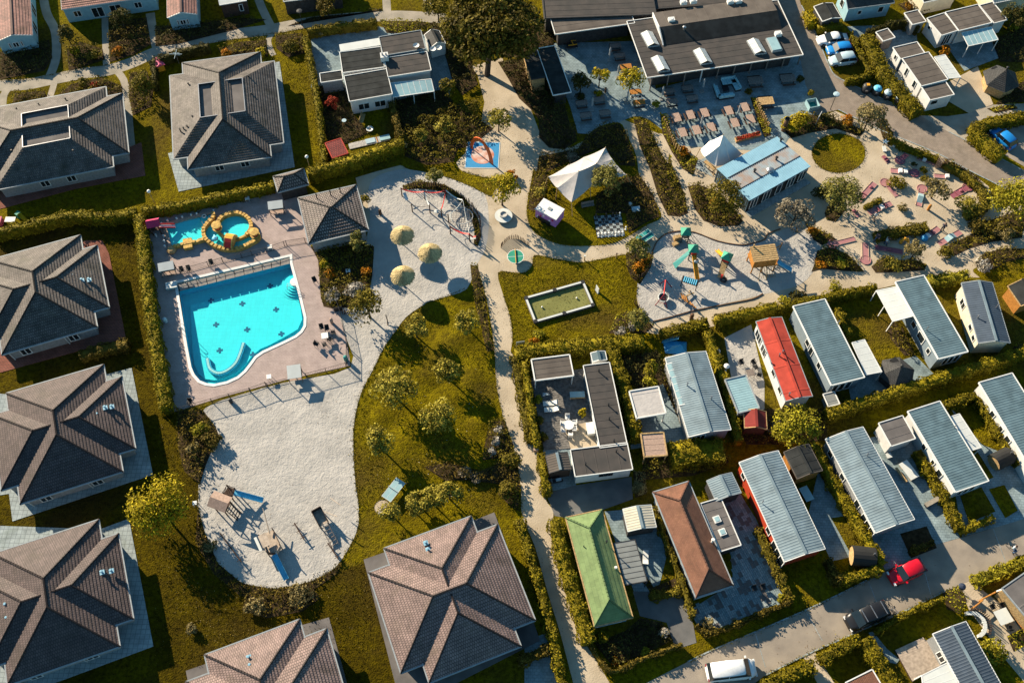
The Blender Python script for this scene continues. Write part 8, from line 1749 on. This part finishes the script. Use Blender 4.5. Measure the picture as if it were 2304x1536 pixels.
# ---- shrubs that stand out one by one
SH=[
 ('glowing orange shrub beside the upper left gravel fork',(262,112),.9,1.1,'leaf_orange'),('orange shrub behind the ridge of the house with wells',(507,117),.8,1.1,'leaf_orange'),('yellow green bush above the first gravel fork',(168,108),.9,1.0,'leaf_yellow'),
 ('olive bush with bright tips right of the narrow side path',(205,120),1.3,1.3,'leaf_olive'),('small red and brown bush behind the long tiled house',(212,190),.7,.8,'leaf_red'),('pointed olive bush on the island behind the long tiled house',(185,182),.8,1.3,'leaf_olive'),
 ('round yellow bush at the corner of the roof with wells',(585,112),.9,1.1,'leaf_yellow'),('brown olive bush filling the corner near the narrow garden path',(655,100),1.4,1.3,'leaf_olive'),('loose bush left of the hedged bungalow terrace',(715,70),.7,1.2,'leaf_pale'),
 ('red leaved maple bush in the bungalow garden',(745,228),1.0,1.6,'leaf_red'),('bushy conifer at the corner of the bungalow hedge',(903,325),.9,1.5,'leaf_pale'),('large loose bush below the bungalow garden, second along',(945,300),1.3,1.7,'leaf_crest'),('large loose bush nearest the path below the bungalow',(1000,278),1.5,1.8,'leaf_crest'),
 ('dark bush with an orange patch near the ash grey path',(1060,235),1.6,1.8,'leaf_olive'),('orange brown bush between yellow tree and spray mat',(1153,390),.9,1.1,'leaf_orange'),('bright lime ball bush beside the orange brown bush',(1120,400),.9,.9,'leaf_lime'),
 ('pale rosy shrub group in the bed right of the pool',(745,660),1.1,1.0,'leaf_white'),('pale grey shrub beside the rosy one in the pool bed',(795,650),1.4,1.1,'leaf_white'),('orange shrub low in the pool bed, left one',(743,612),.8,.9,'leaf_orange'),('orange shrub in the pool bed next to the sand',(824,608),.8,1.0,'leaf_orange'),('yellow green shrub at the top corner of the pool bed',(728,590),.7,.9,'leaf_yellow'),
 ('dark rounded bush against the right side of the pool building',(817,450),.9,1.3,'leaf_hedge'),('pale blue leaved shrub before the stretch tent',(1290,352),1.1,1.0,'leaf_grey'),('olive bush on the left tip of the tent island',(1212,430),1.1,1.4,'leaf_crest'),('pale flowering bush above the giant billiard table hedge',(1398,745),.8,.9,'leaf_white'),('second pale flowering bush beside the small conifer',(1420,733),.7,.9,'leaf_white'),
 ('orange bush on the left side of the playground sand',(1440,600),.9,1.2,'leaf_orange'),('orange bush top end by the playground palisade',(1455,585),.6,.9,'leaf_orange'),('row of orange flowers over the hedge corner by the path',(1202,770),.9,.8,'leaf_orange'),('spiky pale bush on the lawn above the hedge',(1213,750),.8,.8,'leaf_lime'),
 ('orange bush beside the container bar walkway',(1608,452),.7,1.0,'leaf_orange'),('orange flowering strip beside the terrace stakes',(1540,338),.9,.8,'leaf_orange'),('dark round shrub right of the container bar with a yellow tip',(1848,430),1.3,1.2,'leaf_dark'),('yellow topped shrub behind the dark round one',(1866,417),.7,.9,'leaf_yellow'),
 ('bright yellow orange shrub near the road lamp',(1908,268),1.1,1.1,'leaf_orange'),('large bright yellow bush with white blossom beside the terrace',(1797,272),2.3,2.2,'leaf_yellow'),('dark conifer bush under the road lamp',(1865,262),1.2,1.5,'leaf_dark'),('orange shrub under the silver leaved playground tree',(1830,520),.8,1.0,'leaf_orange'),('orange shrub at the tip of the lower minigolf hedge',(1848,590),.9,.9,'leaf_orange'),
 ('yellow green mound in the upper minigolf garden',(2022,412),1.4,.9,'leaf_hedge'),('grey green tuft in the middle of the minigolf garden',(2034,466),.8,.7,'leaf_pale'),('dark small ball shrub near the shaded minigolf disc',(2057,369),.4,.5,'leaf_dark'),('second dark ball shrub near the shaded minigolf disc',(2079,381),.5,.7,'leaf_hedge'),('mid green shrub left of the tallest minigolf tree',(2085,402),.9,.9,'leaf_olive'),
 ('round yellow green bush bottom right of the minigolf',(2177,455),1.7,1.4,'leaf_crest'),('pale speckled bush in the lower minigolf border',(2010,593),1.2,1.1,'leaf_crest'),('brown dark ball bush at the right minigolf corner',(2200,505),1.3,1.2,'leaf_brown'),('pale flowering bush near the right edge path',(2265,520),1.5,1.2,'leaf_pale'),('whitish bush at the path fork near the right edge',(2215,592),1.2,1.0,'leaf_white'),('small olive ball bush at the minigolf exit',(2133,568),1.1,1.0,'leaf_olive'),
 ('whitish flowering shrub column on the tree lawn beside the path, upper',(1122,965),.6,.9,'leaf_white'),('whitish flowering shrub column beside the path, middle',(1115,990),.6,.9,'leaf_white'),('whitish flowering shrub column beside the path, lower',(1105,1015),.6,.8,'leaf_white'),('pale blue flowering shrub in the shaded bed',(1045,1062),.8,.9,'leaf_grey'),('second pale blue flowering shrub in the shaded bed',(1070,1072),.7,.8,'leaf_grey'),
 ('round olive shrub at the path above the large pink house',(1150,1030),1.3,1.4,'leaf_olive'),('bushy shrub left of the gravel path at its widest',(1140,1100),1.2,1.5,'leaf_olive'),('brown yellow shrub at the corner of the lower fence',(448,960),1.1,1.4,'leaf_lime'),('tall brown shrub on the left edge of the grey sand',(470,990),1.3,1.6,'leaf_brown'),('pale yellow shrub on the left shore of the grey sand',(432,1010),1.0,1.3,'leaf_pale'),
 ('bare brown twiggy shrub below the grey sand, left',(575,1365),1.3,1.1,'leaf_pale'),('bare brown twiggy shrub below the grey sand, right',(672,1335),1.4,1.2,'leaf_pale'),('small spiky bush on the dark lawn at the bottom left',(432,1412),.7,.8,'leaf_pale'),('tan grass clump on the lower left sand edge',(470,1225),.9,.7,'leaf_pale'),
 ('hydrangea with pale pink heads at the chalet corner',(1503,812),.9,1.0,'leaf_pale'),('round pale yellow hydrangea beside the white gazebo',(1466,855),1.1,1.2,'leaf_lime'),('speckled pale bush in front of the brown chalet',(1437,1095),.9,1.2,'leaf_pale'),('tan spiky grass below the brown chalet terrace',(1594,1403),.8,.8,'leaf_pale'),('orange flowering dwarf bush in the dark front garden',(1382,1484),.45,.5,'leaf_orange'),('yellow ball bush in the dark front garden',(1453,1467),.6,.7,'leaf_lime'),('pale grass tuft in the dark front garden',(1494,1422),.6,.6,'leaf_white'),
 ('dark ball shrub in the front garden, left',(1358,1433),.7,.8,'leaf_hedge'),('yellow green shrub at the corner of the brown chalet terrace',(1760,1345),.6,.7,'leaf_lime'),('dry grey twiggy bush left of the big yellow shrub',(1748,965),1.4,1.3,'leaf_grey'),('fluffy yellow green grass bush at the bottom right',(2237,1458),1.7,1.5,'leaf_lime'),('orange brown bush at the white chalet wall top right',(2128,110),.9,1.2,'leaf_orange'),('orange leaved bush between the two top chalets',(2045,12),.6,.8,'leaf_orange'),
 ('yellow bush near the upper right edge',(2285,55),1.0,1.2,'leaf_lime'),('small round potted bush at the left end of the long bench',(1826,208),.5,.9,'leaf_hedge'),('bush of tall dry reeds beside the sofas',(1685,205),.6,1.0,'leaf_brown'),('dark bush in a tub under the left terrace tree',(1305,214),.7,.8,'leaf_dark'),('yellow bush under the left terrace yellow tree',(1347,209),.7,.6,'leaf_yellow'),('flowering bush at the restaurant corner post',(1476,232),.6,.9,'leaf_lime'),('dark shrub strip beside the brick road table',(1802,175),.6,1.3,'leaf_dark'),
 ('palm leaves in the white pot on the deck',(1311,925),.55,.9,'leaf_yellow'),('pale shrub by the deck hedge',(1210,897),.6,.8,'leaf_lime'),('climbing shrub along the sunny left wall of the deck, upper',(1215,945),.6,.7,'leaf_olive'),('climbing shrub along the sunny left wall of the deck, lower',(1222,980),.6,.7,'leaf_olive'),('twiggy tuft on the square plot behind the red car',(2192,1175),.5,.6,'leaf_lime'),
 ('bright bush by the hedge gap right of the minigolf tree line',(1895,590),.9,.9,'leaf_lime'),('dark conifer at the hedge corner above the first park homes',(1795,665),1.2,1.2,'leaf_dark'),('olive bush right of that dark conifer',(1880,645),1.3,1.2,'leaf_lime'),('olive bush at the near left of the hedge above park homes',(1765,675),.9,1.0,'leaf_lime'),('green shrub beside the corner kiosk',(615,415),.6,1.0,'leaf_lime'),
]
for lb,p,r,h,mt in SH:shrub(lb,p,r,h,mt)
# ---- trees
tree('huge dense broadleaf tree at the top, its trunk in the gravel path',(1108,62),6.5,7.6,'leaf_big',4.6,trunk=.45,nc=120,leaf=.24,base=(1096,170),cr=.2,nl=16000)
TR=[
 ('bright yellow green tree standing in the white round planter',(1130,432),2.8,2.1,'leaf_yellow',2.6,14),('small olive tree at the hedge tip above the spray mat',(1122,272),2.2,1.5,'leaf_crest',1.6,14),('small pointed tree behind the rope course',(978,400),1.6,1.1,'leaf_pine',1.5,10),
 ('bushy tree standing alone at the fence corner between pool and sand',(828,692),2.3,1.9,'leaf_olive',2.0,20),('small light tree at the lower corner of the pool building',(808,545),2.0,1.25,'leaf_pine',1.5,12),
 ('young tree at the upper left of the tree lawn',(935,737),2.2,1.45,'leaf_crest',1.2,14),('young tree at the upper right of the tree lawn',(1053,724),2.2,1.4,'leaf_crest',1.3,14),('largest round topped young tree on the left of the tree lawn',(887,872),2.8,2.25,'leaf_crest',1.7,26),
 ('round young tree in the middle of the tree lawn',(985,937),2.6,1.85,'leaf_crest',1.7,20),('young tree right of centre on the tree lawn',(1008,835),2.2,1.4,'leaf_crest',1.2,14),('young tree at the sand edge low on the tree lawn',(853,992),2.2,1.6,'leaf_crest',1.4,16),
 ('bright yellow round tree between the left brick houses and the sand bay',(352,1138),3.0,2.9,'leaf_yellow',2.3,40),('small yellow tree on the left terrace',(1350,172),2.2,1.1,'leaf_yellow',1.2,10),('dark round tree on the left terrace',(1308,182),2.2,1.3,'leaf_dark',1.2,14),('yellow tree at the courtyard entrance',(1420,178),2.3,1.6,'leaf_yellow',1.5,16),
 ('pale pine like tree in front of the stretch tent',(1367,405),2.8,1.9,'leaf_pine',2.0,16),('olive conical tree at the lower corner of the container bar',(1630,450),2.6,2.2,'leaf_olive',2.3,24),('silvery sparse tree at the playground corner',(1790,485),2.6,2.1,'leaf_grey',1.7,18),
 ('large round olive tree on the left side of the minigolf garden',(1893,445),2.8,2.5,'leaf_pine',2.4,26),('sparse pale tree by the brick road',(1958,262),2.8,2.0,'leaf_pale',2.0,16),('small tree with orange tints between the minigolf lanes',(2108,425),2.0,1.5,'leaf_pale',1.5,14),('pale airy small tree by the lower minigolf lanes',(2062,562),2.0,1.2,'leaf_pale',1.2,10),
 ('tall yellow tree at the right edge above the path',(2285,455),3.4,2.9,'leaf_lime',2.6,26),('small spiny tree at the corner of lawn and playground sand',(1432,562),2.0,1.4,'leaf_pine',1.4,14),('dark conifer at the lower left corner of the playground',(1435,720),1.8,1.2,'leaf_pine',1.4,12),('broad yellow green tree in front of the red roofed home',(1795,958),1.9,2.5,'leaf_lime',1.6,26),
 ('row tree left end above the large pink house',(925,1135),1.5,1.1,'leaf_crest',1.0,12),('row tree second from left above the large pink house',(945,1130),1.7,1.2,'leaf_crest',1.1,12),('row tree middle above the large pink house',(972,1120),1.9,1.2,'leaf_crest',1.1,12),('row tree right end above the large pink house',(1010,1108),2.0,1.3,'leaf_crest',1.1,12),('low tree left of the row above the large pink house',(880,1150),1.5,1.1,'leaf_crest',1.0,12),
 ('narrow tree behind the narrow side path at the top left',(150,80),2.0,1.2,'leaf_dark',1.5,14),('olive tree in the lawn behind the roof with wells',(325,190),2.0,1.5,'leaf_olive',1.6,16),('tall tree at the terrace box left of the bungalow',(1005,195),1.8,1.2,'leaf_olive',1.4,10),('bushy tree on the top edge left of the huge tree',(985,20),2.5,2.0,'leaf_olive',1.6,16),
 ('dark tree at the top edge among the chalets',(272,45),2.2,1.6,'leaf_dark',1.6,14),('dark tree by the top path behind the narrow chalet',(735,12),2.2,1.5,'leaf_brown',1.5,12),('tree with yellow tips in the top path triangle',(1075,20),2.2,1.5,'leaf_olive',1.5,12),('dark tree at the hedge end behind the right chalets',(2282,40),2.2,1.8,'leaf_dark',1.6,14),('small conifer between the grey chalet and the gazebo',(1463,835),2.0,.8,'leaf_hedge',1.8,10),
]
for lb,p,zc,r,mt,rz,nc in TR:tree(lb,p,zc,r*1.22,mt,rz*1.15,nc=int(nc*1.3),trunk=.07+r*.03,leaf=.14)
# grass blades close set over the lawns: fine relief at the lawn edges and lit meadows
tufts('long_grass',pairs('920,720 1060,690 1095,760 1115,900 1150,1040 1100,1150 1060,1160 900,1160 810,1150 800,960 830,860'),14,.12,'leaf_hedge')
tufts('long_grass',pairs('1125,620 1195,605 1300,595 1405,582 1430,640 1430,700 1160,785 1140,690'),14,.12,'leaf_hedge',.03)
tufts('long_grass',pairs('350,930 450,1100 440,1250 560,1350 800,1250 850,1330 820,1500 350,1500 340,1170'),9,.13,'leaf_brown')
tufts('long_grass',pairs('640,140 690,100 728,370 665,375'),12,.12,'leaf_hedge');tufts('long_grass',pairs('240,540 310,490 375,900 300,820'),10,.12,'leaf_olive')
for px,mt in(('920,712 890,745 862,785 840,830 812,885 797,950 795,1010 799,1080 806,1130 806,1180 790,1222 755,1275 700,1306 620,1323 545,1310 490,1266 462,1200 446,1140 452,1050','leaf_olive'),('920,712 960,682 1000,668 1045,650','leaf_olive'),
    ('1080,627 1096,680 1112,780 1117,864 1133,942 1154,1015 1164,1040 1172,1098 1175,1162','leaf_olive'),('1133,666 1149,718 1154,780','leaf_olive'),('1720,1412 1845,1357 1960,1300','leaf_olive'),('1547,1488 1604,1461 1720,1412','leaf_hedge'),
    ('0,182 60,180 120,168 190,155 245,146','leaf_olive'),('345,128 430,106 520,89 600,78 680,64','leaf_olive'),('1720,1519 1808,1475 1920,1425 2016,1383 2126,1329','leaf_hedge')):edge_tufts('grass_fringe',pairs(px),mt,closed=False)
for px in('1120,614 1150,612 1178,614 1197,598 1203,574 1245,581 1302,590 1341,585 1380,577 1409,573 1440,590 1435,630 1432,666','1201,380 1193,419 1185,471 1193,510 1219,534 1266,551 1328,553 1380,547 1419,528 1458,505 1488,489','950,386 1000,397 1060,420 1103,441 1112,430 1125,408 1095,400 1040,385'):edge_tufts('grass_fringe',pairs(px),'leaf_hedge',closed=False)
edge_tufts('grass_fringe',[(1887+60*math.cos(a),345+44*math.sin(a))for a in np.linspace(0,6.2832,40)[:-1]],'leaf_olive')
litter('fallen_leaves',pairs('1062,150 1130,130 1190,235 1245,335 1200,400 1180,560 1090,560 1090,420'),5);litter('fallen_leaves',pairs('1080,627 1130,640 1160,900 1210,1010 1250,1240 1330,1456 1290,1536 1203,1227 1117,864'),5)
litter('fallen_leaves',pairs('445,940 700,880 800,900 800,1200 700,1300 500,1270 445,1140'),1.3,'bark_leaf',.05);litter('fallen_leaves',pairs('1480,560 1800,540 1840,600 1480,720'),2.0);litter('fallen_leaves',pairs('1850,300 2200,430 2200,600 1850,560'),2.5);litter('fallen_leaves',pairs('1604,1461 1960,1300 2070,1235 2310,1200 2157,1316 1720,1519'),2.0)
litter('daisies',pairs('830,860 1060,690 1115,900 1150,1140 820,1150'),1.2,'white',.035,.1);litter('fallen_leaves',pairs('350,930 450,1100 560,1350 830,1300 860,1500 350,1500'),3.0,'leaf_pale',.05,.08)
